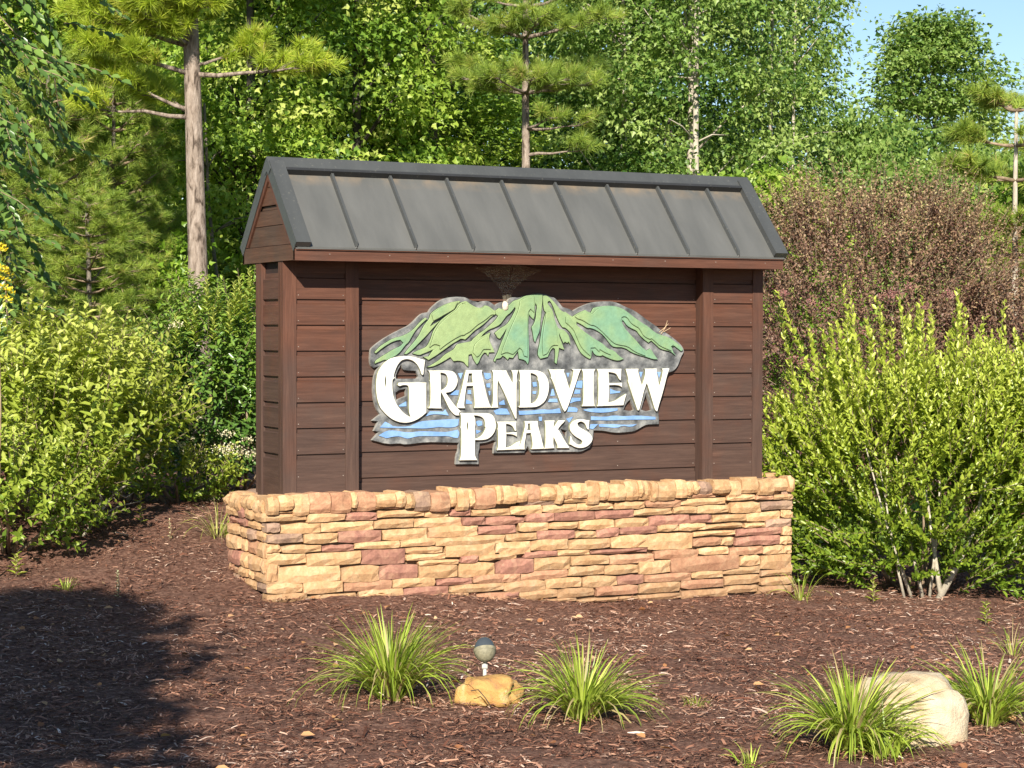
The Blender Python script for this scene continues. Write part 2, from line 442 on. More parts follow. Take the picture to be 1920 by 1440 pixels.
M_BARK_PINE = simple_mat('pine_bark', [(0.36, (.07, .05, .038)), (0.46, (.22, .17, .135)), (0.7, (.38, .31, .26))], 13, 0.9, 1.0, 14, stretch=(1.6, 1.6, .45), bdist=0.03, detail=8, dist=0.6)
M_BARK = simple_mat('grey_bark', [(0.35, (.10, .085, .07)), (0.7, (.26, .22, .18))], 12, 0.9, 0.8, stretch=(1, 1, .3))
M_BARK_DARK = simple_mat('dark_bark', [(0.35, (.035, .03, .026)), (0.7, (.09, .075, .06))], 12, 0.9, 0.8, stretch=(1, 1, .3))
M_BARK_PALE = simple_mat('pale_bark', [(0.35, (.28, .24, .19)), (0.7, (.52, .46, .38))], 12, 0.9, 0.5, stretch=(1, 1, .3))
M_TWIG = simple_mat('brown_twig', [(0.35, (.16, .11, .07)), (0.7, (.34, .26, .18))], 20)
LETTER_SHAPES=[("G",[".8879 .7484 .8873 .7375 .8867 .7302 .8858 .723 .8846 .7145 .8831 .7049 .8819 .696 .8808 .688 .8798 .6791 .8784 .6647 .8721 .6608 .8681 .6634 .866 .6659 .8645 .6692 .863 .6736 .8617 .6791 .8597 .685 .8571 .6914 .8538 .6982 .8498 .7055 .8458 .712 .8419 .7176 .8379 .7225 .8339 .7265 .8296 .7304 .825 .7343 .8201 .738 .8148 .7417 .8089 .7449 .8023 .7476 .7951 .7499 .7872 .7518 .7797 .753 .7727 .7534 .7662 .7531 .76 .7521 .7544 .7507 .7491 .749 .7443 .747 .74 .7446 .7357 .7417 .7316 .7384 .7275 .7345 .7236 .7301 .7199 .7254 .7164 .7204 .7132 .7152 .7101 .7096 .7073 .704 .7047 .6984 .7023 .6928 .7001 .6872 .6982 .6819 .6964 .6767 .6949 .6717 .6936 .6669 .6927 .6627 .692 .6592 .6917 .6558 .6917 .6508 .6986 .6469 .6908 .6415 .6872 .6382 .6852 .635 .6838 .6314 .6832 .6274 .6828 .622 .6826 .6152 .6826 .607 .6828 .5974 .6831 .5884 .6837 .58 .6844 .5722 .6852 .565 .6863 .5578 .6876 .5506 .6892 .5434 .6909 .5362 .6932 .5287 .696 .5211 .6994 .5132 .7033 .5052 .7074 .4977 .7115 .4909 .7158 .4846 .7201 .4789 .7249 .473 .7302 .4669 .7359 .4606 .742 .4541 .7479 .4483 .7536 .4432 .759 .4388 .7643 .4351 .7698 .4317 .7756 .4284 .7832 .4247 .7974 .4185 .7921 .4327 .7896 .4408 .7883 .4476 .7875 .4546 .7872 .4618 .787 .4745 .7869 .4926 .7868 .5161 .7868 .545 .7864 .5674 .7856 .5832 .7845 .5926 .783 .5954 .7811 .5978 .7788 .5997 .7762 .6012 .7731 .6023 .7693 .6031 .7647 .6035 .7593 .6037 .7532 .6035 .7479 .603 .7436 .6024 .7401 .6014 .7375 .6003 .7349 .5994 .7322 .5988 .7296 .5985 .727 .5986 .7246 .5989 .7224 .5995 .72 .6008 .7161 .6035 .7171 .6071 .7177 .6092 .7183 .6111 .7192 .6136 .721 .6185 .8969 .6178 .8971 .442 .8862 .434 .88 .4294 .8749 .4257 .8697 .4219 .8645 .4179 .8587 .4141 .8526 .4104 .846 .4068 .8389 .4033 .8314 .4 .8235 .3969 .8152 .394 .8064 .3914 .7976 .3892 .7889 .3876 .7801 .3865 .7713 .3858 .7626 .3857 .7538 .386 .7451 .3869 .7364 .3883 .7274 .3902 .7182 .3928 .7089 .396 .6993 .3998 .6901 .4039 .6814 .4085 .6732 .4135 .6654 .4188 .658 .4242 .651 .4297 .6445 .4353 .6384 .441 .6326 .4467 .627 .4524 .6216 .4581 .6164 .4637 .6116 .47 .6073 .4768 .6034 .4843 .5999 .4923 .5968 .5005 .594 .5089 .5915 .5175 .5893 .5263 .5874 .5353 .5856 .5445 .5841 .5539 .5828 .5634 .5819 .573 .5812 .5826 .5809 .5921 .5809 .6017 .5812 .6116 .5818 .622 .5828 .6327 .5841 .6439 .5858 .6542 .588 .6637 .5905 .6725 .5936 .6804 .5969 .688 .6006 .6951 .6045 .7018 .6089 .7082 .6136 .7143 .6188 .7203 .6244 .726 .6305 .7316 .6367 .7368 .6432 .7418 .6499 .7464 .6569 .7508 .6642 .7547 .6721 .758 .6803 .7609 .689 .7632 .6977 .7652 .7064 .7668 .7151 .7679 .7238 .7687 .7325 .7693 .7412 .7698 .75 .7702 .7587 .7704 .7675 .7704 .7762 .7702 .785 .7699 .7937 .7694 .8025 .7685 .8113 .7671 .8201 .7653 .8288 .7631 .8368 .7611 .8438 .7591 .85 .7574 .8552 .7557 .8607 .7542 .8665 .7528 .874 .7511",".6403 .6633 .6366 .6436 .6353 .6323 .6351 .623 .636 .6108 .639 .5883 .6426 .6071 .644 .6181 .6441 .6275 .6432 .64"]),
("R",[".9056 .687 .9695 .6869 .9999 .6868 1.0182 .6864 1.0314 .6859 1.0394 .6853 1.0468 .6844 1.0535 .6833 1.0595 .6819 1.0649 .6802 1.0698 .6781 1.0743 .6754 1.0784 .6722 1.0819 .6686 1.0851 .6646 1.0879 .6603 1.0903 .6557 1.0923 .6508 1.094 .6459 1.0954 .641 1.0966 .6362 1.0975 .6313 1.0978 .6262 1.0975 .6209 1.0966 .6154 1.0951 .6098 1.0934 .6045 1.0915 .5997 1.0895 .5952 1.0872 .5912 1.0847 .5871 1.0818 .5831 1.0785 .5791 1.0749 .5751 1.0709 .5715 1.0664 .5683 1.0615 .5655 1.0561 .5631 1.0503 .5611 1.0441 .5595 1.0356 .558 1.0195 .556 1.0356 .5361 1.0446 .525 1.0518 .5161 1.0589 .5071 1.0661 .498 1.0728 .49 1.0791 .483 1.085 .4771 1.0904 .4721 1.0956 .4671 1.1008 .4622 1.1071 .456 1.1183 .4448 1.1057 .4369 1.1093 .4222 1.0972 .422 1.0907 .4226 1.0857 .4239 1.081 .4259 1.0765 .4286 1.0718 .4321 1.0669 .4363 1.0617 .4413 1.0563 .4471 1.0512 .4534 1.0463 .4604 1.0415 .468 1.0371 .4762 1.0326 .4845 1.0281 .4931 1.0236 .5019 1.0191 .5109 1.0146 .5198 1.0099 .5288 1.0038 .54 .9928 .5602 .9908 .5548 .9898 .5477 .9893 .5372 .9889 .5226 .9886 .504 .9891 .4893 .9902 .4786 .9926 .4711 .9983 .4646 .9077 .4676 .9146 .473 .918 .4769 .9199 .4814 .9214 .4868 .9223 .4932 .9229 .5051 .9233 .5225 .9235 .5453 .9235 .5735 .9231 .5953 .9224 .6107 .9211 .6202 .9181 .6256 .9201 .6292 .921 .6329 .9214 .6377 .9216 .6442 .9216 .6522 .9213 .6592 .9206 .665 .9196 .6698 .9183 .6734 .9166 .6767 .9146 .6795 .9116 .6824",".9865 .6735 .989 .6571 .99 .6486 .9903 .6426 .9903 .6371 .99 .6322 .9899 .6253 .99 .6163 .9904 .602 .9917 .5725 .9973 .5737 1.0009 .575 1.0044 .5766 1.0083 .5788 1.0128 .5816 1.0169 .5849 1.0207 .5887 1.0241 .593 1.0273 .5979 1.0298 .6027 1.0316 .6076 1.0329 .6124 1.0335 .6173 1.0339 .6221 1.0341 .627 1.0341 .6318 1.0339 .6367 1.0334 .6414 1.0324 .6458 1.031 .6501 1.0292 .6542 1.0269 .6578 1.0243 .6611 1.0211 .664 1.0176 .6664 1.0133 .6685 1.0083 .6701 1.001 .6716"]),
("A",["1.149 .6872 1.2585 .6875 1.2562 .6816 1.2554 .6779 1.2551 .6744 1.2552 .6703 1.2558 .6658 1.2568 .6602 1.2583 .6535 1.2603 .6456 1.2628 .6366 1.2655 .6266 1.2682 .6158 1.2711 .6041 1.2742 .5915 1.2775 .5784 1.281 .5649 1.2848 .5509 1.2888 .5364 1.2926 .5235 1.2961 .5122 1.2994 .5025 1.3024 .4943 1.3052 .4877 1.3076 .4826 1.3097 .4791 1.3115 .4771 1.3131 .475 1.3145 .4728 1.316 .4699 1.3183 .4646 1.2042 .4642 1.2069 .473 1.208 .4792 1.2085 .4857 1.2085 .4934 1.2082 .5024 1.2077 .5114 1.2069 .5204 1.2059 .5294 1.2047 .5384 1.2035 .5477 1.2024 .5575 1.2011 .5704 1.1988 .5942 1.1559 .594 1.1521 .5747 1.1501 .5634 1.1485 .5537 1.147 .5436 1.1455 .5328 1.1442 .5225 1.143 .5127 1.1419 .5033 1.1409 .4944 1.1405 .4866 1.1408 .4801 1.1421 .4737 1.1454 .4644 1.1209 .4648 1.1094 .4653 1.1029 .4663 1.0979 .4679 1.0928 .4716 1.0928 .4793 1.0932 .4836 1.0942 .487 1.0957 .4906 1.0977 .4941 1.0998 .4988 1.1022 .5045 1.1047 .5114 1.1075 .5194 1.1103 .5281 1.1132 .5375 1.1161 .5475 1.119 .5582 1.1218 .5689 1.1245 .5796 1.1271 .5903 1.1296 .601 1.132 .6118 1.1345 .6225 1.1369 .6332 1.1394 .6439 1.1417 .6531 1.1438 .6607 1.1457 .6667 1.1475 .6711 1.1488 .6751 1.1495 .6785 1.1496 .6819","1.1688 .667 1.1927 .6675 1.1916 .653 1.1914 .6448 1.1918 .638 1.1929 .6294 1.1956 .6137 1.1598 .6133 1.1631 .6294 1.1648 .6381 1.1659 .6448 1.1671 .6529"]),
("N",["1.3198 .686 1.4153 .6853 1.4199 .6759 1.423 .6699 1.426 .6642 1.4296 .6577 1.4337 .6505 1.4379 .6431 1.4422 .6356 1.4478 .626 1.4581 .6086 1.4592 .6402 1.4588 .6555 1.4574 .665 1.4543 .6737 1.4469 .6851 1.4957 .6848 1.4916 .6734 1.4896 .6665 1.4881 .6603 1.4869 .6536 1.4859 .6464 1.4853 .6401 1.4852 .6346 1.4854 .6301 1.486 .6264 1.4863 .623 1.4862 .6199 1.4857 .6169 1.4849 .6142 1.4843 .5988 1.484 .5708 1.4839 .5168 1.4843 .3967 1.4769 .3979 1.4631 .4257 1.4555 .4413 1.4494 .4538 1.4432 .4665 1.4371 .4793 1.431 .492 1.4249 .5048 1.4188 .5176 1.4127 .5303 1.4066 .5426 1.4005 .5544 1.3944 .5658 1.3883 .5767 1.3826 .587 1.3773 .5965 1.3712 .6074 1.361 .6258 1.3594 .6034 1.3588 .587 1.3585 .5689 1.3583 .5468 1.3584 .5206 1.3587 .4999 1.3594 .4846 1.3606 .4737 1.3634 .4639 1.3159 .4639 1.3233 .474 1.3267 .4865 1.3286 .505 1.3297 .5305 1.3302 .5629 1.3302 .588 1.3299 .6055 1.3293 .6157 1.3283 .6184 1.3278 .6211 1.3278 .6238 1.3283 .6265 1.3293 .6292 1.3299 .6335 1.3303 .6394 1.3304 .6468 1.3302 .6558 1.3294 .6636 1.328 .6702 1.3255 .6766"]),
("D",["1.499 .6858 1.5504 .6853 1.5759 .6848 1.5925 .6843 1.6059 .6837 1.6162 .6829 1.6259 .6813 1.6352 .6791 1.644 .6761 1.6522 .6724 1.6597 .6685 1.6664 .6643 1.6723 .6599 1.6775 .6553 1.6822 .65 1.6863 .6441 1.69 .6374 1.6931 .6301 1.6957 .6225 1.6979 .6147 1.6997 .6067 1.7009 .5984 1.7016 .5902 1.7018 .582 1.7013 .5737 1.7003 .5655 1.699 .5575 1.6974 .5498 1.6954 .5423 1.6932 .535 1.6905 .5277 1.6873 .5204 1.6836 .5131 1.6795 .5059 1.6749 .4993 1.6698 .4935 1.6641 .4883 1.6579 .4838 1.6515 .4797 1.6448 .4759 1.6379 .4724 1.6307 .4694 1.623 .4669 1.6148 .465 1.606 .4637 1.5968 .463 1.5849 .4625 1.5703 .4621 1.548 .4619 1.5032 .4618 1.4971 .4677 1.5093 .4755 1.5091 .5511 1.5086 .5854 1.5078 .6036 1.5063 .6147 1.5028 .6208 1.5062 .6269 1.5077 .6312 1.5083 .6358 1.5086 .6412 1.5083 .6476 1.5076 .6541 1.5064 .6609 1.5041 .6697","1.5774 .6675 1.5784 .645 1.579 .6343 1.5796 .6279 1.5801 .6233 1.5808 .6206 1.5811 .6104 1.5811 .5927 1.5808 .5594 1.5796 .4861 1.5907 .4886 1.5966 .4905 1.6011 .4926 1.6054 .4953 1.6095 .4984 1.6135 .5021 1.6173 .5064 1.621 .5112 1.6246 .5167 1.6277 .5226 1.6304 .5289 1.6326 .5357 1.6343 .543 1.6357 .5503 1.6366 .5576 1.6372 .5649 1.6374 .5722 1.6372 .5797 1.6367 .5875 1.6358 .5954 1.6345 .6037 1.6331 .6103 1.6316 .6153 1.63 .6188 1.6282 .6206 1.627 .6231 1.6264 .6263 1.6263 .6302 1.6268 .6347 1.6264 .639 1.6252 .6429 1.623 .6464 1.6199 .6496 1.6165 .6526 1.6129 .6552 1.6091 .6576 1.6049 .6598 1.6005 .6616 1.5958 .6633 1.5894 .6649"]),
("V",["1.6992 .6878 1.8069 .6883 1.8044 .6805 1.8041 .6754 1.805 .6703 1.807 .6644 1.81 .6576 1.8129 .6506 1.8157 .6434 1.8185 .636 1.8213 .6283 1.8243 .6196 1.8276 .61 1.8322 .5965 1.8409 .5704 1.8494 .5941 1.8537 .6071 1.8567 .6171 1.8592 .627 1.8614 .6366 1.8633 .6454 1.8649 .6536 1.8665 .6627 1.8689 .6778 1.8549 .6883 1.9193 .6891 1.912 .6739 1.9077 .6643 1.9042 .6552 1.9005 .6449 1.8967 .6334 1.8928 .6221 1.8887 .6111 1.8845 .6003 1.8802 .5897 1.8758 .5789 1.8715 .5679 1.8672 .5567 1.8628 .5452 1.8582 .533 1.8533 .52 1.8482 .5064 1.8428 .492 1.8379 .4796 1.8336 .4691 1.8298 .4605 1.8265 .4538 1.8233 .4482 1.82 .4435 1.8159 .4392 1.8086 .4333 1.8012 .4437 1.7965 .4516 1.7922 .4602 1.7872 .4707 1.7817 .4833 1.776 .4968 1.77 .5113 1.7637 .5267 1.7571 .5431 1.7505 .5592 1.744 .5751 1.7374 .5907 1.7309 .6061 1.7255 .618 1.7215 .6264 1.7182 .6317 1.7145 .6349 1.7162 .6414 1.7165 .6456 1.7159 .6496 1.7147 .6543 1.7129 .6596 1.7108 .6648 1.7085 .67 1.7053 .6764"]),
("I",["1.9233 .689 2.0186 .6888 2.0136 .6799 2.0113 .6731 2.0099 .6653 2.009 .6556 2.0085 .644 2.0083 .6261 2.0084 .6019 2.0088 .5715 2.0095 .5347 2.0106 .5061 2.0122 .4857 2.0148 .4724 2.0203 .4631 1.9259 .4638 1.9325 .4732 1.9355 .4859 1.937 .5049 1.9378 .5312 1.9379 .565 1.9377 .5908 1.9372 .6087 1.9364 .6186 1.9353 .6205 1.9347 .6227 1.9346 .6251 1.9349 .6277 1.9358 .6306 1.9363 .6349 1.9364 .6407 1.9362 .648 1.9356 .6567 1.9345 .6644 1.9328 .6711 1.9297 .6781"]),
("E",["2.0292 .6887 2.2004 .6884 2.1997 .6702 2.1993 .6597 2.1989 .6509 2.1983 .6394 2.1971 .6179 2.1921 .6197 2.1893 .6214 2.187 .6235 2.1847 .6262 2.1825 .6297 2.1802 .6333 2.178 .6373 2.1757 .6414 2.1735 .6458 2.1706 .6498 2.1673 .6534 2.1633 .6565 2.1589 .6593 2.1529 .6617 2.1455 .6638 2.1341 .6659 2.111 .6692 2.1149 .6023 2.2053 .6034 2.2054 .575 2.1983 .5801 2.1932 .5827 2.1877 .5846 2.181 .5864 2.1732 .5879 2.1644 .589 2.1546 .5896 2.141 .5897 2.1149 .5891 2.1151 .5572 2.1148 .5401 2.1143 .5271 2.1131 .5117 2.1105 .4851 2.1293 .4875 2.1393 .4892 2.1468 .4911 2.154 .4935 2.1607 .4964 2.1676 .4997 2.1749 .5035 2.1825 .5077 2.1903 .5125 2.1981 .5171 2.2058 .5215 2.2154 .5267 2.2325 .5357 2.2361 .5341 2.2296 .5126 2.2262 .5012 2.2237 .4927 2.2207 .4827 2.2157 .4657 2.0318 .4622 2.0373 .4717 2.0397 .4846 2.0408 .5042 2.0413 .5314 2.0412 .5663 2.0409 .5929 2.0405 .6113 2.04 .6215 2.0393 .6234 2.039 .6258 2.0391 .6287 2.0396 .6321 2.0405 .636 2.0411 .6403 2.0414 .6452 2.0414 .6505 2.0412 .6563 2.0403 .6622 2.0387 .668 2.0357 .6754"]),
("W",["2.2301 .6882 2.3221 .6884 2.3201 .6807 2.3196 .6753 2.3201 .6697 2.3211 .6629 2.3229 .6551 2.3249 .647 2.3272 .6387 2.3298 .6301 2.3327 .6213 2.3354 .6132 2.338 .6059 2.341 .598 2.3461 .5852 2.3525 .6001 2.356 .6092 2.3588 .6174 2.3616 .6264 2.3644 .6362 2.3666 .6452 2.3682 .6535 2.3693 .6611 2.3699 .668 2.3699 .6737 2.3693 .6784 2.3677 .6826 2.3638 .6881 2.4504 .6887 2.4504 .6759 2.4509 .6682 2.4518 .6614 2.4531 .6541 2.4549 .6462 2.4569 .6368 2.4593 .6259 2.4626 .6099 2.4692 .5784 2.4756 .5965 2.4791 .607 2.4819 .6159 2.4847 .6253 2.4876 .6351 2.4899 .6442 2.4919 .6526 2.4934 .6602 2.4946 .6671 2.4948 .6729 2.4942 .6777 2.4922 .6822 2.487 .6885 2.5421 .6885 2.5383 .6777 2.5359 .6711 2.5336 .6653 2.531 .6589 2.5282 .652 2.525 .6427 2.5213 .6309 2.5172 .6167 2.5127 .5999 2.5082 .584 2.5037 .5688 2.4991 .5543 2.4946 .5405 2.4901 .5271 2.4856 .5138 2.4811 .5008 2.4765 .4881 2.4723 .4758 2.4684 .464 2.4639 .4498 2.4563 .4251 2.4511 .4263 2.4482 .4278 2.4459 .4299 2.4436 .4327 2.4413 .4364 2.4387 .4417 2.4359 .4484 2.4327 .4568 2.4292 .4666 2.4254 .4775 2.4214 .4894 2.4171 .5022 2.4124 .516 2.4075 .5302 2.4023 .5449 2.3954 .564 2.3824 .599 2.3799 .5972 2.3776 .5935 2.3748 .5873 2.3712 .5783 2.3667 .5666 2.3625 .5546 2.3585 .5424 2.3549 .53 2.3516 .5173 2.3482 .5051 2.3449 .4933 2.3415 .4821 2.3382 .4714 2.3352 .462 2.3327 .4538 2.3302 .4456 2.3265 .4331 2.3174 .4332 2.3135 .4414 2.3108 .4476 2.308 .4543 2.3045 .4626 2.3005 .4724 2.2962 .483 2.2917 .4943 2.2868 .5064 2.2817 .5191 2.2765 .5321 2.2714 .5454 2.2663 .5589 2.2611 .5726 2.2568 .5841 2.2534 .5934 2.2509 .6005 2.2492 .6054 2.2481 .6096 2.2479 .613 2.2483 .6157 2.2494 .6176 2.2499 .6203 2.2499 .6237 2.2493 .6279 2.2482 .6328 2.2468 .6381 2.245 .644 2.243 .6504 2.2408 .6572 2.2386 .6636 2.2365 .6696 2.2342 .6765"]),
("P",["1.1106 .4368 1.211 .4353 1.2575 .4343 1.2832 .4332 1.2994 .4318 1.306 .4302 1.312 .428 1.3175 .4252 1.3225 .4218 1.3269 .4178 1.3308 .4133 1.3344 .4083 1.3376 .4029 1.3403 .3969 1.3427 .3907 1.3447 .3843 1.3463 .3776 1.3475 .3707 1.3482 .3638 1.3482 .3569 1.3476 .35 1.3464 .3431 1.3447 .3365 1.3424 .3301 1.3397 .324 1.3364 .3182 1.3327 .3126 1.3286 .3073 1.3241 .3022 1.3192 .2974 1.3138 .2929 1.3081 .2889 1.3019 .2852 1.2954 .2819 1.2883 .2793 1.2806 .2773 1.2724 .2759 1.2637 .2753 1.2547 .2748 1.2454 .2747 1.2334 .275 1.2114 .2759 1.2105 .2278 1.2105 .2054 1.2111 .1928 1.2121 .1845 1.2136 .1805 1.2154 .1764 1.2174 .1723 1.2202 .1669 1.2256 .157 1.1102 .159 1.1167 .1713 1.1197 .1859 1.1213 .2067 1.1222 .2352 1.1225 .2714 1.1225 .2998 1.1221 .3206 1.1216 .3337 1.1207 .3391 1.1198 .3435 1.1189 .3469 1.1179 .3497 1.1159 .3531 1.1191 .3574 1.1204 .3613 1.1211 .3662 1.1215 .3725 1.1215 .3803 1.1214 .3881 1.1212 .396 1.1209 .4038 1.1206 .4116 1.1198 .4183 1.1184 .4239 1.1159 .4292","1.2033 .4207 1.2082 .4103 1.2105 .4037 1.2119 .3974 1.2128 .3904 1.2134 .3825 1.2136 .3754 1.2134 .369 1.2128 .3634 1.2118 .3585 1.2112 .3507 1.211 .3398 1.2112 .3217 1.2122 .2837 1.224 .2861 1.2306 .2881 1.2359 .2906 1.2413 .2937 1.2467 .2975 1.2519 .3018 1.2568 .3066 1.2614 .3119 1.2658 .3177 1.2695 .3233 1.2727 .3286 1.2757 .3349 1.2801 .3459 1.2772 .3504 1.276 .3534 1.2757 .3563 1.2759 .3597 1.2765 .3637 1.2767 .3681 1.2763 .373 1.2755 .3784 1.2742 .3843 1.2722 .3898 1.2696 .3947 1.2664 .3992 1.2626 .4032 1.2582 .4068 1.2533 .41 1.2479 .4128 1.2419 .4151 1.2355 .417 1.2288 .4185 1.2199 .4196","1.1613 .3874 1.1581 .3721 1.1571 .3633 1.1571 .3561 1.1582 .3467 1.1614 .3295 1.165 .3466 1.1662 .3559 1.1662 .3631 1.1649 .3719"]),
("E",["1.3516 .3814 1.4828 .3801 1.4824 .3639 1.4823 .355 1.4824 .348 1.4828 .3393 1.4838 .3239 1.4736 .3249 1.47 .3335 1.4675 .3384 1.4648 .3425 1.4616 .3467 1.4579 .3511 1.4537 .3548 1.4492 .358 1.4443 .3606 1.439 .3626 1.434 .3642 1.4293 .3655 1.424 .3665 1.4149 .3678 1.4168 .3147 1.4855 .3171 1.4873 .2889 1.4796 .2942 1.4749 .2969 1.4705 .2989 1.4657 .3006 1.4604 .3022 1.4542 .3035 1.447 .3046 1.4368 .3056 1.4168 .3071 1.4164 .2837 1.416 .2709 1.4156 .2608 1.415 .2486 1.4136 .2269 1.426 .2291 1.4331 .2308 1.439 .2327 1.4452 .2349 1.4515 .2376 1.4576 .2406 1.4634 .2437 1.469 .2472 1.4743 .2508 1.4801 .2541 1.4863 .2569 1.4948 .2597 1.5108 .2641 1.5092 .2551 1.5077 .249 1.5058 .2426 1.5027 .233 1.496 .2135 1.3545 .2124 1.3597 .2217 1.3619 .2319 1.3629 .2463 1.3633 .2657 1.3631 .2903 1.3626 .3093 1.3619 .3228 1.3611 .3308 1.36 .3331 1.3595 .3355 1.3596 .3379 1.3603 .3402 1.3616 .3426 1.3624 .3457 1.3627 .3497 1.3626 .3546 1.3621 .3603 1.3611 .3653 1.3596 .3697 1.357 .3743"]),
("A",["1.5374 .3814 1.6253 .3806 1.6265 .3732 1.6272 .3688 1.6277 .3648 1.6283 .3604 1.6288 .3556 1.6302 .3489 1.6324 .3403 1.6354 .3297 1.6392 .3172 1.6427 .3054 1.646 .2944 1.649 .284 1.6517 .2744 1.6546 .2643 1.6576 .2536 1.6617 .2394 1.6693 .213 1.5841 .2128 1.5894 .223 1.5916 .2294 1.5925 .2355 1.5926 .2424 1.5921 .25 1.591 .2588 1.5895 .2686 1.5869 .2826 1.5812 .3097 1.5496 .3085 1.5465 .2869 1.5447 .2759 1.5433 .2683 1.5417 .2616 1.5401 .256 1.539 .2495 1.5383 .2423 1.5382 .2321 1.5387 .2124 1.496 .2142 1.5051 .2333 1.5099 .2441 1.5135 .253 1.5169 .2622 1.5201 .2716 1.5232 .2816 1.5264 .292 1.5296 .3028 1.5328 .3142 1.5355 .3246 1.5377 .334 1.5394 .3426 1.5407 .3502 1.5413 .3571 1.5413 .3634 1.5403 .3702","1.561 .365 1.5738 .3655 1.5746 .3544 1.5751 .3482 1.5757 .3433 1.5767 .3373 1.5786 .3266 1.5568 .3262 1.5596 .3395 1.5608 .3463 1.5614 .3511 1.5615 .3564"]),
("K",["1.6714 .382 1.7406 .3819 1.7377 .3705 1.7363 .3638 1.7354 .3579 1.7346 .35 1.7334 .3349 1.7394 .3456 1.7434 .352 1.7474 .3578 1.7532 .3659 1.7649 .3815 1.8124 .3818 1.8082 .3751 1.8053 .3714 1.8022 .3683 1.7985 .3651 1.7941 .3618 1.7897 .3581 1.7853 .354 1.7808 .3495 1.7762 .3446 1.7725 .3403 1.7695 .3366 1.767 .3329 1.7638 .3274 1.7748 .3138 1.7811 .3055 1.7863 .2981 1.7917 .29 1.7971 .2813 1.8023 .273 1.8073 .2652 1.8119 .2579 1.8163 .251 1.8208 .2445 1.8253 .2382 1.831 .2308 1.8413 .218 1.8383 .2135 1.7589 .2154 1.7606 .2218 1.7606 .2264 1.7593 .2312 1.757 .237 1.7538 .2438 1.7503 .2509 1.7468 .2582 1.7421 .2676 1.7335 .2851 1.7324 .2614 1.7324 .2491 1.733 .2403 1.7348 .2308 1.739 .2151 1.6702 .213 1.6755 .2219 1.6778 .234 1.6789 .2522 1.6795 .2776 1.6794 .3102 1.6788 .336 1.6778 .3551 1.6758 .369"]),
("S",["1.9796 .3791 1.9777 .3646 1.9767 .3561 1.9761 .3488 1.9755 .3391 1.9746 .3208 1.9681 .324 1.9648 .3266 1.9625 .3297 1.9605 .3337 1.9589 .3386 1.9569 .3432 1.9547 .3476 1.9522 .3518 1.9494 .3557 1.9463 .3593 1.9427 .3625 1.9387 .3653 1.9343 .3678 1.9298 .3696 1.9254 .3708 1.921 .3712 1.9166 .371 1.9125 .3704 1.9087 .3692 1.9043 .3671 1.8969 .3625 1.8989 .3527 1.9012 .3475 1.9046 .3435 1.9091 .3398 1.9148 .3363 1.921 .3327 1.9277 .329 1.935 .3251 1.9427 .3211 1.9501 .317 1.9573 .313 1.9642 .309 1.9709 .305 1.9769 .3008 1.9825 .2963 1.9875 .2916 1.9919 .2867 1.9954 .2818 1.9979 .2769 1.9994 .272 2 .2671 1.9998 .2623 1.9987 .2575 1.9967 .2527 1.994 .2479 1.9906 .2431 1.9864 .2384 1.9816 .2337 1.9761 .229 1.9701 .2248 1.9635 .2212 1.9563 .2181 1.9486 .2156 1.9406 .2137 1.9324 .2125 1.9238 .2119 1.915 .2119 1.9068 .2124 1.8991 .2135 1.892 .2151 1.8854 .2171 1.879 .2195 1.873 .222 1.8672 .2248 1.8618 .2278 1.857 .2303 1.8529 .2322 1.8487 .2338 1.8426 .2357 1.8438 .2491 1.8444 .2566 1.8449 .2626 1.8454 .2701 1.8464 .2837 1.8534 .2836 1.8583 .272 1.8616 .2656 1.8649 .2606 1.8688 .2556 1.8732 .2507 1.8779 .2462 1.8828 .2423 1.888 .2388 1.8935 .2358 1.899 .2336 1.9045 .2325 1.9114 .2323 1.9237 .2338 1.9334 .2479 1.9279 .2556 1.9238 .2598 1.9193 .263 1.9137 .2662 1.9071 .2692 1.9003 .2727 1.8931 .2767 1.8857 .2813 1.878 .2862 1.871 .2914 1.8647 .2969 1.859 .3025 1.8541 .3084 1.8501 .3143 1.8471 .3201 1.845 .3259 1.8439 .3317 1.8435 .3373 1.8437 .3426 1.8447 .3476 1.8463 .3524 1.8486 .357 1.8516 .3615 1.8553 .3659 1.8596 .3702 1.8645 .3739 1.87 .3772 1.876 .38 1.8826 .3823 1.8897 .3841 1.8974 .3854 1.9056 .3862 1.9144 .3865 1.9224 .3865 1.9295 .3861 1.9358 .3854 1.9413 .3843 1.9463 .3833 1.9507 .3822 1.9546 .3812 1.9579 .3802 1.9614 .3794 1.9652 .379 1.9702 .3788"])]
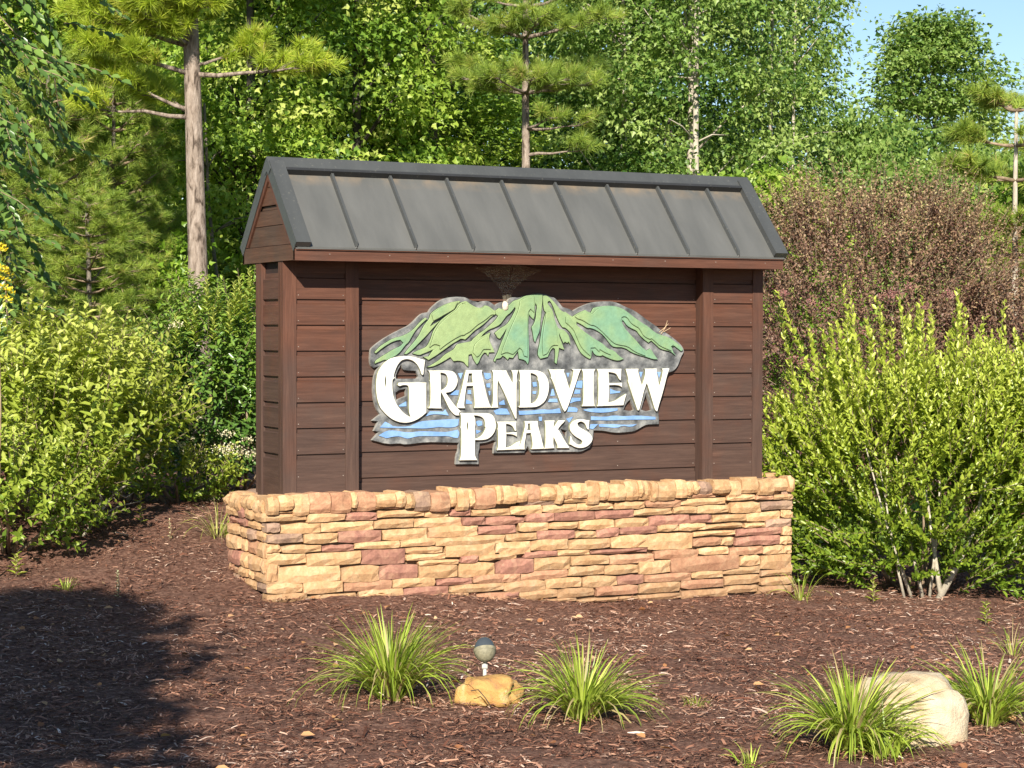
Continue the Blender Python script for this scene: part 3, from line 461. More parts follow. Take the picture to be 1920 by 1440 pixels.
BACK_SHAPE=[".5738 .7036 .5609 .7132 .5553 .7244 .5527 .7403 .552 .7579 .5532 .777 .5545 .7929 .5558 .8056 .5608 .816 .5694 .8239 .5824 .8342 .5996 .847 .6187 .8597 .6394 .8725 .662 .8853 .6863 .8981 .7107 .9101 .7351 .9214 .7587 .9319 .7815 .9416 .799 .9513 .8113 .9609 .8227 .9706 .8332 .9803 .8438 .99 .8543 .9997 .8649 1.0082 .8755 1.0155 .8905 1.0209 .9197 1.0259 .9303 1.0417 .9391 1.0518 .9498 1.0616 .9649 1.0738 .9844 1.0885 1.0031 1.0992 1.0209 1.1059 1.0432 1.1111 1.0701 1.1149 1.0952 1.1168 1.1185 1.1167 1.1374 1.1159 1.1519 1.1144 1.167 1.1097 1.1829 1.1017 1.1969 1.0964 1.2088 1.0938 1.2218 1.0903 1.2358 1.0859 1.2498 1.0861 1.2637 1.0907 1.2787 1.0935 1.2948 1.0945 1.3098 1.0915 1.3239 1.0844 1.336 1.0773 1.3511 1.0666 1.3662 1.0776 1.3783 1.0831 1.3924 1.0868 1.4076 1.0897 1.4319 1.0926 1.444 1.109 1.4541 1.1154 1.4663 1.1173 1.4826 1.1175 1.5029 1.1159 1.5213 1.1183 1.5376 1.1248 1.557 1.1298 1.5795 1.1331 1.5969 1.1362 1.6092 1.1393 1.6287 1.1409 1.6555 1.1412 1.6761 1.1396 1.6906 1.1361 1.7051 1.131 1.7196 1.1242 1.732 1.1203 1.7424 1.1195 1.7549 1.1123 1.7695 1.0987 1.7831 1.0846 1.7956 1.0701 1.8081 1.061 1.8207 1.0574 1.8353 1.0538 1.852 1.0503 1.8636 1.0457 1.873 1.0375 1.8299 1.0546 1.8436 1.0502 1.8539 1.0458 1.8711 1.0369 1.9019 1.0536 1.9271 1.0649 1.9569 1.0762 1.9857 1.085 2.0133 1.0912 2.0422 1.0955 2.0723 1.0978 2.1013 1.0991 2.1293 1.0993 2.1549 1.0965 2.1783 1.0906 2.2017 1.0827 2.2252 1.0727 2.2488 1.0637 2.2723 1.0557 2.2959 1.0457 2.3196 1.0336 2.3469 1.0174 2.3778 .9972 2.4076 .9789 2.4362 .9626 2.4601 .9473 2.4793 .933 2.5009 .9207 2.5249 .9104 2.5514 .8961 2.5804 .8775 2.6058 .86 2.6276 .8435 2.6441 .8269 2.655 .8104 2.6594 .7969 2.657 .7866 2.6516 .7763 2.6432 .7659 2.6366 .7536 2.6318 .7391 2.6247 .7226 2.6151 .7041 2.6031 .6887 2.5887 .6764 2.5737 .6682 2.5502 .6622 2.5469 .6553 2.543 .6451 2.5373 .6293 2.53 .6057 2.5209 .5742 2.5124 .5457 2.5045 .5201 2.4961 .4936 2.487 .4661 2.4805 .4445 2.4764 .4288 2.4759 .415 2.4789 .4031 2.4805 .3838 2.4807 .3438 2.4549 .3434 2.4338 .3434 2.4086 .3434 2.3881 .3407 2.3722 .3351 2.3552 .3276 2.3371 .3181 2.3212 .3106 2.3076 .305 2.2786 .3008 2.2342 .298 2.1984 .2969 2.171 .2974 2.1403 .3011 2.1063 .3077 2.0717 .312 2.0189 .3148 2.0171 .2776 2.0128 .2535 2.0054 .2301 1.99 .2121 1.9665 .1997 1.9464 .1914 1.9296 .1871 1.9112 .1858 1.8911 .1875 1.8087 .189 1.5941 .1909 1.5705 .2311 1.5471 .191 1.3441 .1927 1.3459 .2238 1.3498 .2412 1.3593 .2626 1.3439 .271 1.3103 .2615 1.287 .2568 1.2506 .2525 1.2507 .2318 1.2485 .2193 1.244 .2079 1.2425 .1844 1.2445 .131 1.0963 .1351 1.0991 .1753 1.1038 .1957 1.1113 .2098 1.115 .2277 1.115 .2602 1.0348 .2638 .9833 .2662 .9334 .2684 .8745 .2664 .8066 .2601 .7636 .2591 .7452 .2635 .7177 .2647 .681 .2628 .6378 .2685 .5633 .2887 .6081 .3358 .5754 .3421 .602 .3953 .5633 .4004 .6141 .4364 .5959 .4619 .5853 .4886 .5762 .525 .5716 .5628 .5716 .6018 .5746 .6353 .5806 .6631 .5897 .686 .6078 .7127",
".7121 .6572 .72 .6784 .7461 .7246 .7527 .7041 .758 .6949 .7641 .69 .7856 .6867 .8409 .6838 .8558 .6515 .8445 .6394 .7147 .6399",
".7113 .5597 .727 .5704 .7429 .5758 .775 .5815 .7764 .5396 .7149 .5173",
"2.2414 .4657 2.2537 .482 2.2773 .5016 2.3048 .4362 2.2878 .4294 2.2686 .4295 2.228 .4366",
"2.3906 .5422 2.4045 .5022 2.414 .4745 2.4285 .4315 2.4005 .426 2.3815 .4273 2.3524 .4366 2.3676 .4791 2.3771 .5055",
"1.7911 .3282 1.8349 .3157 1.8307 .2665"]
MOUNTAIN_SHAPES=[".573 .793 .595 .8168 .6127 .8311 .6335 .8438 .656 .8566 .6803 .8694 .7046 .8782 .729 .883 .7526 .8902 .7753 .8999 .7946 .9103 .8104 .9216 .8253 .9345 .8393 .949 .8534 .9627 .8675 .9756 .8789 .9849 .8921 .9934 .9045 .987 .8873 .9737 .8737 .9619 .8578 .9474 .8429 .9321 .8288 .916 .8165 .8991 .806 .8814 .7964 .8662 .7876 .8533 .7806 .8453 .7754 .8421 .7684 .8357 .7596 .8261 .75 .8149 .7396 .8021 .7274 .7901 .7134 .779 .6978 .7694 .6804 .7615 .6656 .7552 .6535 .7504 .6448 .7489 .6396 .7505 .6309 .7489 .6188 .7442 .6033 .7385 .5748 .7287 .5774 .7411 .5843 .7492 .5963 .7571 .611 .7658 .6283 .7753 .6439 .784 .6578 .7919 .6734 .8007 .6908 .8102 .7082 .8182 .7256 .8246 .7391 .8326 .7535 .847 .7343 .8646 .7107 .861 .6933 .8558 .6742 .8478 .6543 .8374 .6335 .8247 .6127 .8106 .5817 .7872",
".7588 .7828 .7798 .8092 .7955 .8269 .8131 .8445 .8297 .863 .8456 .8823 .8587 .9024 .8693 .9233 .879 .9402 .8878 .9531 .8984 .9661 .9107 .979 .9187 .9927 .9222 1.0073 .931 1.0202 .9452 1.0316 .9611 1.0422 .9789 1.052 .9967 1.061 1.0145 1.0692 1.0341 1.0767 1.0555 1.0833 1.0783 1.0884 1.1147 1.0936 1.1133 1.0862 1.1075 1.0789 1.0968 1.0691 1.0896 1.0601 1.086 1.052 1.0762 1.043 1.0601 1.0331 1.0422 1.0233 1.0226 1.0135 1.0048 1.0037 .9888 .9939 .971 .9849 .9515 .9768 .9369 .9654 .9223 .9436 .9422 .9533 .9579 .9615 .9851 .9761 .9579 .9494 .9409 .9324 .925 .9162 .9091 .9 .8932 .8839 .8755 .867 .8562 .8493 .8377 .8324 .8201 .8164 .8026 .8018 .7851 .7887 .7719 .7823",
".8114 .7859 .8272 .7955 .8412 .8019 .8589 .8083 .8756 .8147 .8915 .8211 .9038 .8307 .9127 .8436 .9206 .8581 .9277 .8743 .9339 .8904 .9392 .9065 .9462 .9211 .9551 .934 .9657 .9486 .9781 .9648 .9923 .9794 1.0084 .9924 1.0253 1.0046 1.0431 1.016 1.061 1.0275 1.0789 1.0389 1.0905 1.0504 1.0959 1.0618 1.1039 1.0716 1.1147 1.0798 1.1273 1.086 1.1416 1.0901 1.1507 1.0921 1.1545 1.0919 1.1653 1.0861 1.1832 1.0746 1.2002 1.0653 1.2161 1.0583 1.232 1.0544 1.248 1.0536 1.261 1.0568 1.276 1.0677 1.294 1.0651 1.307 1.0594 1.3211 1.0496 1.332 1.0427 1.3434 1.0369 1.3475 1.016 1.327 1.0051 1.3102 .9924 1.2902 .9743 1.2712 .959 1.2532 .9463 1.2353 .9346 1.2174 .9238 1.2005 .9112 1.1846 .8968 1.1697 .8838 1.1489 .8664 1.1281 .8704 1.1172 .8695 1.1093 .865 1.0975 .8588 1.0817 .8507 1.0613 .8386 1.0363 .8225 1.0104 .8055 .9837 .7878 .9598 .7729 .9385 .7609 .9243 .7529 .9137 .7468 .9057 .7517 .8969 .7566 .8783 .7663 .9137 .7694 .9455 .8113 .9189 .7993 .903 .7928 .8889 .7881 .8748 .7829 .8606 .7773 .843 .7773",
"1.353 1.0133 1.3481 1.0214 1.3451 1.0376 1.3684 1.0522 1.3926 1.0451 1.4138 1.0561 1.4269 1.0644 1.4391 1.0735 1.4502 1.0826 1.4603 1.0918 1.4755 1.0991 1.4958 1.1047 1.5141 1.1122 1.5304 1.1214 1.5498 1.1275 1.5723 1.1304 1.5907 1.1338 1.605 1.1376 1.6241 1.1391 1.6599 1.1381 1.6597 1.1108 1.6586 1.0926 1.6566 1.0743 1.6541 1.0488 1.6511 1.0159 1.6476 .9795 1.6436 .9393 1.6376 .9111 1.6294 .8946 1.6217 .8771 1.611 .8493 1.6048 .858 1.6007 .8737 1.5965 .8991 1.5923 .9192 1.5861 .941 1.5999 .9574 1.6076 .9729 1.6137 .993 1.6167 1.0094 1.6167 1.0221 1.6187 1.0367 1.6227 1.0531 1.6219 1.0677 1.6132 1.0867 1.6095 1.0703 1.6084 1.0521 1.6084 1.0266 1.6061 1.007 1.5991 .9865 1.5846 .9987 1.5769 1.0064 1.5683 1.0173 1.5647 .9818 1.5646 .9391 1.5669 .8773 1.5685 .8209 1.5697 .77 1.5683 .7381 1.5622 .7191 1.5483 .7382 1.5335 .7465 1.5029 .7521 1.4966 .7993 1.4829 .783 1.4743 .7721 1.4622 .7559 1.4378 .7596 1.4277 .7462 1.414 .759 1.4054 .7651 1.3933 .7706 1.3842 .7598 1.3741 .7553 1.353 .7527 1.3442 .734 1.3349 .742 1.3544 .7771 1.367 .8032 1.379 .8321 1.391 .8591 1.4031 .8844 1.4126 .907 1.4232 .9369 1.4066 .9125 1.395 .896 1.3769 .8711 1.3648 .8743 1.3587 .879 1.3547 .8862 1.3496 .8934 1.3405 .9042 1.3677 .9259 1.3878 .9386 1.41 .9495 1.4282 .964 1.4423 .9822 1.4534 .9985 1.4615 1.013 1.4694 1.0267 1.4771 1.0394 1.4796 1.0494 1.4756 1.0602 1.4528 1.0329 1.4392 1.0201 1.4271 1.0128 1.4159 1.0028 1.4059 .9901 1.3948 .9766 1.3827 .9621 1.3686 .9507 1.3525 .9426 1.3344 .9353 1.3144 .9289 1.2963 .9204 1.2803 .9095 1.2648 .8969 1.2424 .8753 1.2649 .8875 1.2825 .896 1.3132 .9096 1.3066 .8893 1.3054 .8763 1.3075 .8637 1.3135 .8484 1.3236 .8303 1.3319 .8139 1.3416 .7917 1.3046 .7907 1.2987 .7691 1.2866 .7872 1.2726 .789 1.2576 .7729 1.2486 .7585 1.2407 .7406 1.2337 .7288 1.2248 .7202 1.2098 .7397 1.2013 .7551 1.1908 .7821 1.1709 .7768 1.169 .7062 1.1571 .7148 1.1502 .7222 1.1442 .7312 1.1323 .7375 1.1145 .7412 1.0977 .7422 1.074 .7396 1.0525 .7641 1.0257 .7484 1.0052 .7375 .982 .7263 .9616 .7175 .9439 .7112 .927 .7075 .9031 .7059 .927 .7172 .9465 .7273 .9696 .7401 .99 .7546 1.0078 .7707 1.0256 .7836 1.0435 .7933 1.0587 .8013 1.0712 .8078 1.081 .8175 1.0882 .8305 1.0963 .8382 1.1052 .8406 1.1146 .843 1.1243 .8455 1.138 .848 1.1559 .8507 1.1713 .8534 1.1842 .8561 1.1926 .8605 1.1966 .8668 1.208 .8776 1.2269 .8928 1.2453 .9059 1.2633 .9167 1.2803 .9284 1.2963 .941 1.3143 .9555 1.3343 .9718 1.3494 .9863 1.3645 1.0053",
"1.6633 1.1272 1.6666 1.1286 1.6734 1.1292 1.6848 1.1293 1.6988 1.1235 1.7153 1.1118 1.7309 1.0987 1.7455 1.0842 1.7611 1.0678 1.7777 1.0496 1.7913 1.0383 1.8069 1.0315 1.8134 1.0344 1.8339 1.021 1.8464 1.0135 1.8636 1.0046 1.8944 1.0228 1.9161 1.033 1.9504 1.0453 1.9677 1.0364 1.9775 1.0324 1.9896 1.0295 2.0056 1.0578 2.0333 1.064 2.0564 1.0677 2.0842 1.071 2.1121 1.0722 2.14 1.0714 2.1669 1.068 2.1926 1.0621 2.2172 1.0522 2.2407 1.0381 2.2643 1.023 2.2879 1.0068 2.3116 .9917 2.3353 .9775 2.359 .9643 2.3827 .9521 2.4066 .9369 2.4304 .9185 2.4543 .9052 2.4782 .8971 2.501 .8909 2.5226 .8868 2.5466 .8776 2.5731 .8632 2.5973 .8477 2.6191 .8312 2.6337 .8178 2.6446 .8023 2.6302 .794 2.5817 .8271 2.5625 .823 2.5699 .7983 2.5765 .7847 2.5893 .7686 2.5621 .7878 2.541 .7963 2.517 .8005 2.4978 .8047 2.4835 .8088 2.4703 .816 2.4583 .8263 2.4427 .8386 2.4141 .8601 2.3951 .847 2.3701 .863 2.3535 .8755 2.3368 .8897 2.3238 .903 2.3143 .9152 2.3013 .9244 2.2847 .9304 2.2682 .9375 2.2517 .9456 2.2388 .9558 2.2293 .9679 2.2211 .977 2.2105 .9861 2.207 .977 2.2094 .9668 2.2165 .9526 2.2295 .9354 2.2483 .9151 2.2696 .8948 2.2932 .8744 2.3146 .854 2.3336 .8336 2.3526 .8172 2.3811 .7988 2.4072 .8118 2.4197 .7989 2.4263 .7905 2.4311 .7823 2.4409 .7697 2.4632 .7444 2.4375 .7451 2.4182 .7485 2.3967 .7547 2.373 .761 2.3469 .7672 2.3196 .7744 2.2913 .7827 2.263 .795 2.2347 .8113 2.203 .8195 2.1679 .8196 2.1446 .8237 2.1329 .8318 2.1177 .847 2.099 .8693 2.0827 .8865 2.0687 .8986 2.0524 .9097 2.0339 .9197 2.0154 .9278 1.9969 .9338 1.9819 .9363 1.9704 .9352 1.9554 .9402 1.937 .9512 1.9186 .9607 1.8911 .9726 1.8912 .9566 1.9256 .9296 1.9498 .9125 1.9752 .8965 1.9959 .8834 2.0121 .8733 2.033 .8622 2.0585 .8501 2.0806 .8359 2.0992 .8197 2.1202 .8085 2.1435 .8024 2.1622 .7922 2.1763 .778 2.1927 .7652 2.2209 .7483 2.1928 .7393 2.1741 .7379 2.1554 .741 2.1367 .7456 2.1181 .7518 2.0995 .759 2.0715 .7712 2.0611 .7667 2.0484 .7667 2.0299 .7698 2.0148 .7795 1.9974 .8037 1.9941 .7674 1.9907 .7536 1.9838 .7485 1.9596 .7598 1.9434 .7696 1.9273 .7818 1.9135 .7979 1.902 .818 1.8904 .8391 1.8789 .8612 1.8674 .8813 1.856 .8993 1.8445 .9133 1.8331 .9233 1.8234 .9307 1.8154 .9356 1.8073 .9384 1.7948 .9398 1.7791 .9603 1.7686 .9781 1.7582 1.0001 1.7488 1.022 1.7404 1.0439 1.732 1.063 1.7237 1.0794 1.7164 1.0901 1.7071 1.0977 1.6955 1.0929 1.6943 1.0846 1.6983 1.0769 1.707 1.0669 1.7155 1.0574 1.7238 1.0483 1.7311 1.031 1.7374 1.0054 1.7447 .9817 1.7531 .9598 1.7615 .9442 1.7698 .9351 1.7813 .9296 1.7958 .9278 1.8104 .9205 1.8251 .9077 1.8356 .8949 1.8419 .882 1.8463 .8655 1.8502 .8351 1.8368 .8535 1.8284 .8444 1.8117 .8535 1.8034 .8436 1.794 .8593 1.7861 .8751 1.772 .9067 1.7736 .8888 1.7794 .8719 1.7899 .8499 1.7985 .8304 1.8085 .8051 1.7954 .8084 1.7863 .8114 1.7723 .8169 1.7708 .7977 1.7667 .7733 1.756 .7194 1.7435 .729 1.7465 .7675 1.7469 .7876 1.7453 .8096 1.7308 .817 1.7168 .8033 1.7081 .7896 1.6958 .7622 1.6834 .7595 1.671 .7568 1.6463 .7514 1.6339 .7652 1.6297 .7761 1.6297 .7889 1.6327 .808 1.6388 .8336 1.6449 .8646 1.651 .901 1.657 .9357 1.6631 .9686 1.6703 .996 1.6825 1.0289 1.6732 1.037 1.6686 1.0507 1.6657 1.0726 1.664 1.0944"]
RIDGE_SHAPES=[".9166 .8211 .9272 .8284 .9351 .8332 .944 .838 .9573 .838 .984 .8307 .9822 .8097 1.0102 .8303 1.0329 .8452 1.0597 .8614 1.0848 .8752 1.1081 .8865 1.126 .8926 1.1449 .8939 1.1248 .8932 1.1515 .9013 1.1673 .9085 1.1812 .9174 1.1961 .9291 1.212 .9435 1.2299 .9561 1.2498 .9669 1.2678 .9778 1.2837 .9886 1.2977 .999 1.3097 1.009 1.3214 1.0135 1.3382 1.0123 1.3262 1.0306 1.3145 1.0417 1.2992 1.0519 1.2866 1.0578 1.2716 1.0604 1.2566 1.0495 1.2437 1.0463 1.2277 1.0471 1.2118 1.0505 1.1958 1.0567 1.1809 1.0637 1.167 1.0717 1.1531 1.0769 1.1323 1.0808 1.1446 1.0823 1.1203 1.0748 1.1069 1.0646 1.0961 1.0491 1.0818 1.0352 1.0639 1.023 1.0461 1.0103 1.0282 .9973 1.0104 .9831 .9927 .9676 .9776 .9518 .9652 .9356 .9545 .9187 .9457 .9009 .9391 .884 .9347 .8678 .9285 .8501",
"1.8907 .9942 1.9033 .9892 1.9193 .9863 1.9411 .9768 1.9688 .9609 1.9895 .9529 2.0033 .9529 2.0195 .9469 2.038 .9349 2.0589 .9188 2.0822 .8986 2.1055 .8784 2.1288 .8582 2.1475 .845 2.1615 .8389 2.1872 .8333 2.2247 .8282 2.2529 .819 2.2718 .8057 2.293 .794 2.3167 .7837 2.3389 .7757 2.3702 .767 2.3602 .7848 2.3485 .7989 2.3319 .8153 2.3141 .8337 2.2951 .8541 2.2738 .8744 2.2502 .8948 2.2302 .913 2.2137 .9293 2.2026 .9455 2.1966 .9617 2.1954 .9779 2.2006 1.0023 2.2146 1.0069 2.2251 1.006 2.2369 1.0009 2.2475 .9913 2.2569 .9771 2.2699 .965 2.2864 .9549 2.3018 .9468 2.316 .9407 2.3278 .9305 2.3373 .9163 2.3457 .9041 2.3528 .8939 2.3659 .8837 2.3849 .8735 2.3991 .8694 2.4134 .8725 2.4385 .854 2.4528 .8427 2.4648 .8325 2.4917 .8196 2.5548 .7964 2.5522 .8231 2.5714 .8354 2.5244 .8663 2.4944 .8817 2.4657 .8919 2.4358 .9068 2.4048 .9261 2.3751 .9419 2.3466 .9541 2.317 .9698 2.2863 .989 2.2568 1.0082 2.2285 1.0273 2.198 1.0428 2.1653 1.0548 2.1326 1.0611 2.1001 1.0619 2.0699 1.0602 2.0422 1.0559 2.022 1.0472 2.0094 1.034 1.9979 1.0249 1.9824 1.0173 1.9513 1.0276 1.9306 1.028 1.91 1.0219 1.894 1.0153 1.8769 1.0046",
"1.8142 .9683 1.8306 .9564 1.8441 .9454 1.8601 .9314 1.8727 .9154 1.8819 .8974 1.8911 .8783 1.9003 .8583 1.9095 .8402 1.9188 .8241 1.9314 .809 1.9476 .7949 1.9623 .7828 1.9824 .7676 1.9854 .8159 2.0154 .8179 2.0442 .7924 2.0478 .8077 2.0757 .7925 2.0954 .7839 2.1268 .7731 2.1023 .796 2.0872 .8102 2.0732 .8234 2.0535 .8355 2.028 .8466 2.006 .8587 1.9875 .8718 1.9668 .8864 1.9437 .9025 1.9207 .9185 1.8978 .9345 1.8783 .952 1.8622 .971 1.8485 .9865 1.8313 1.0044 1.8154 1.0043",
"1.3807 .7798 1.4079 .7892 1.4271 .7889 1.4576 .7784 1.4667 .786 1.4778 .7958 1.5022 .8175 1.5175 .8066 1.5252 .7947 1.5329 .7702 1.5554 .7629 1.5556 .9182 1.5562 .9845 1.5573 1.0135 1.5622 1.0331 1.575 1.0481 1.5988 1.0283 1.6003 1.0692 1.6004 1.0929 1.5994 1.1228 1.5564 1.1183 1.533 1.1118 1.5055 1.0966 1.5025 1.0721 1.4965 1.0503 1.4864 1.0231 1.4732 .994 1.4571 .9632 1.442 .9315 1.4279 .899 1.4148 .8682 1.4027 .8393 1.3927 .8136",
"1.6819 1.0288 1.6697 .9631 1.6627 .9175 1.6566 .8701 1.6555 .828 1.6613 .7727 1.6835 .7814 1.695 .7925 1.7033 .8089 1.7125 .8212 1.7228 .8294 1.7365 .8331 1.762 .8316 1.7575 .8701 1.7541 .8966 1.7503 .9241 1.7432 .9515 1.7327 .9789 1.7244 1.0035 1.7149 1.0363",
"1.1964 .7893 1.2203 .7642 1.2352 .7722 1.2452 .7829 1.2552 .7991 1.2631 .808 1.2691 .8098 1.2821 .8102 1.3122 .8088 1.3001 .8372 1.2951 .8556 1.292 .8826 1.274 .8826 1.259 .8772 1.241 .8664 1.2251 .8547 1.2112 .8422 1.2023 .8243",
".9412 .9759 .9677 .9881 .9846 .9967 1.0006 1.0056 1.0184 1.015 1.038 1.0248 1.0552 1.0339 1.0698 1.042 1.0787 1.0514 1.0819 1.062 1.0876 1.0721 1.0996 1.0868 1.0714 1.0822 1.0513 1.0772 1.0299 1.0702 1.0103 1.0626 .9925 1.0544 .9757 1.0454 .9597 1.0356 .9464 1.0259 .9305 1.0113"]
WATER_SHAPES=[".6106 .3604 .6439 .3943 .6658 .3838 .6793 .3764 .6919 .3684 .7222 .364 .7705 .363 .8032 .3663 .82 .3737 .838 .3811 .857 .3885 .8846 .3933 .9207 .3955 .9644 .3976 1.0158 .3996 1.0592 .4008 1.1126 .4013 1.1083 .3643 1.0905 .3558 1.0717 .3528 1.0459 .3523 1.0223 .3532 1.0008 .3556 .9773 .3556 .9517 .3532 .9272 .3512 .9038 .3498 .8709 .3499 .8285 .3518 .7579 .3546",
".6023 .3146 .6397 .3354 .6647 .3425 .6898 .343 .7128 .3411 .7338 .3368 .7579 .3329 .7853 .3294 .8127 .3294 .8402 .3327 .8688 .334 .8985 .3334 .9346 .3317 .9773 .3288 1.0094 .3272 1.0309 .3268 1.0577 .3296 1.1062 .3389 1.1143 .3226 1.1144 .3104 1.1063 .29 1.0901 .2903 1.0739 .2936 1.0524 .3 1.0256 .303 .9934 .3027 .9485 .3037 .8911 .3059 .8518 .3053 .8307 .3019 .8127 .2984 .798 .2949 .7853 .2937 .7748 .2949 .7611 .2986 .7443 .3048 .7254 .3076 .7045 .3071 .6825 .3044 .6596 .2995 .645 .2989 .6387 .3025 .6273 .3068",
".9005 .4206 .926 .4493 1.0114 .446 1.0242 .4594 1.0479 .422 1.0045 .4286 .9772 .431 .9516 .4314 .9292 .4289",
"1.3391 .4449 1.3693 .4567 1.3915 .4595 1.428 .4562 1.4484 .4214 1.3553 .423",
"1.5053 .4423 1.5759 .4425 1.6149 .4446 1.6458 .4487 1.6768 .4491 1.7078 .4459 1.7379 .4468 1.7815 .4544 1.792 .4248 1.7405 .4243 1.7027 .424 1.6614 .4237 1.6253 .4225 1.5944 .4203 1.5616 .419 1.5095 .4185",
"1.8347 .4315 1.8433 .4621 1.8828 .4587 1.8987 .4546 1.907 .4457 1.9005 .4285",
"1.94 .4414 1.9797 .448 2.0406 .4495 2.1846 .4472 2.1824 .4336 2.1203 .4244 2.0774 .4222 2.033 .4239 1.9997 .4269 1.9776 .4311 1.9599 .4352",
"1.9976 .4017 2.0742 .3975 2.1143 .3982 2.1433 .4026 2.1769 .403 2.2151 .3994 2.2557 .3987 2.2986 .4009 2.353 .399 2.4523 .3899 2.4524 .3742 2.2885 .3756 2.2119 .3755 2.167 .3744 2.1077 .375 1.9977 .3785",
"2.051 .3522 2.1212 .3524 2.1671 .3505 2.212 .3467 2.2559 .3454 2.3204 .3471 2.2899 .3345 2.2639 .333 2.2323 .3385 2.2075 .3375 2.1896 .3301 2.1604 .3282 2.1202 .3319 2.0889 .3345 2.0555 .3366",
"1.9934 .3533 2.0488 .3542 2.0112 .322 1.989 .3282",
"1.852 .4813 1.8651 .5158 1.9265 .515 1.9244 .4957 1.8997 .4946 1.8816 .491",
"1.8954 .6157 1.9394 .6191 1.9351 .5728 1.8912 .5771",
"1.889 .5656 1.9242 .5633 1.922 .5401 1.8803 .5387",
"1.2743 .6712 1.3185 .6673 1.3205 .6402 1.2985 .6296 1.2824 .6369",
"1.2905 .6062 1.3166 .6096 1.3166 .5825 1.2945 .5845",
"1.3046 .5628 1.3187 .5626 1.3167 .5392 1.3107 .5356",
"1.597 .6123 1.6237 .6139 1.6279 .5864 1.6032 .5849",
"1.5992 .5576 1.6259 .5591 1.6198 .5409 1.5992 .543",
"1.7189 .5287 1.7292 .5707 1.7396 .5706 1.7501 .5301",
"1.7025 .4922 1.7149 .5122 1.7647 .5116 1.7689 .4895",
"1.1609 .516 1.1967 .5011 1.1987 .4885 1.159 .4891",
"1.1707 .5697 1.1906 .5695 1.1927 .5461 1.1688 .5464",
"1.3773 .495 1.4076 .5091 1.4158 .4799 1.3773 .4805",
".7284 .4859 .7756 .5093 .7774 .4803 .7337 .4794",
"1.0556 .5428 1.0771 .562 1.0914 .5687 1.113 .5697 1.1077 .5405",
"1.1056 .6691 1.138 .6721 1.1237 .6331",
"1.8273 .6663 1.8492 .6661 1.8384 .6374",
"2.3348 .6684 2.3597 .6682 2.3463 .6311",
"2.4624 .6675 2.4899 .6653 2.4763 .63",
"2.1304 .5687 2.1539 .5583 2.1718 .5537 2.2021 .5504 2.1999 .5426 2.1305 .5357",
"1.8261 .3893 1.8742 .4019 1.8481 .3657",
"1.2233 .3817 1.2363 .3888 1.2467 .3896 1.2647 .3848 1.2648 .3612 1.2364 .3559",
"1.2242 .3345 1.2583 .3279 1.2278 .3109",
"1.64 .4049 1.6637 .4045 1.6616 .3796 1.6444 .3799"]
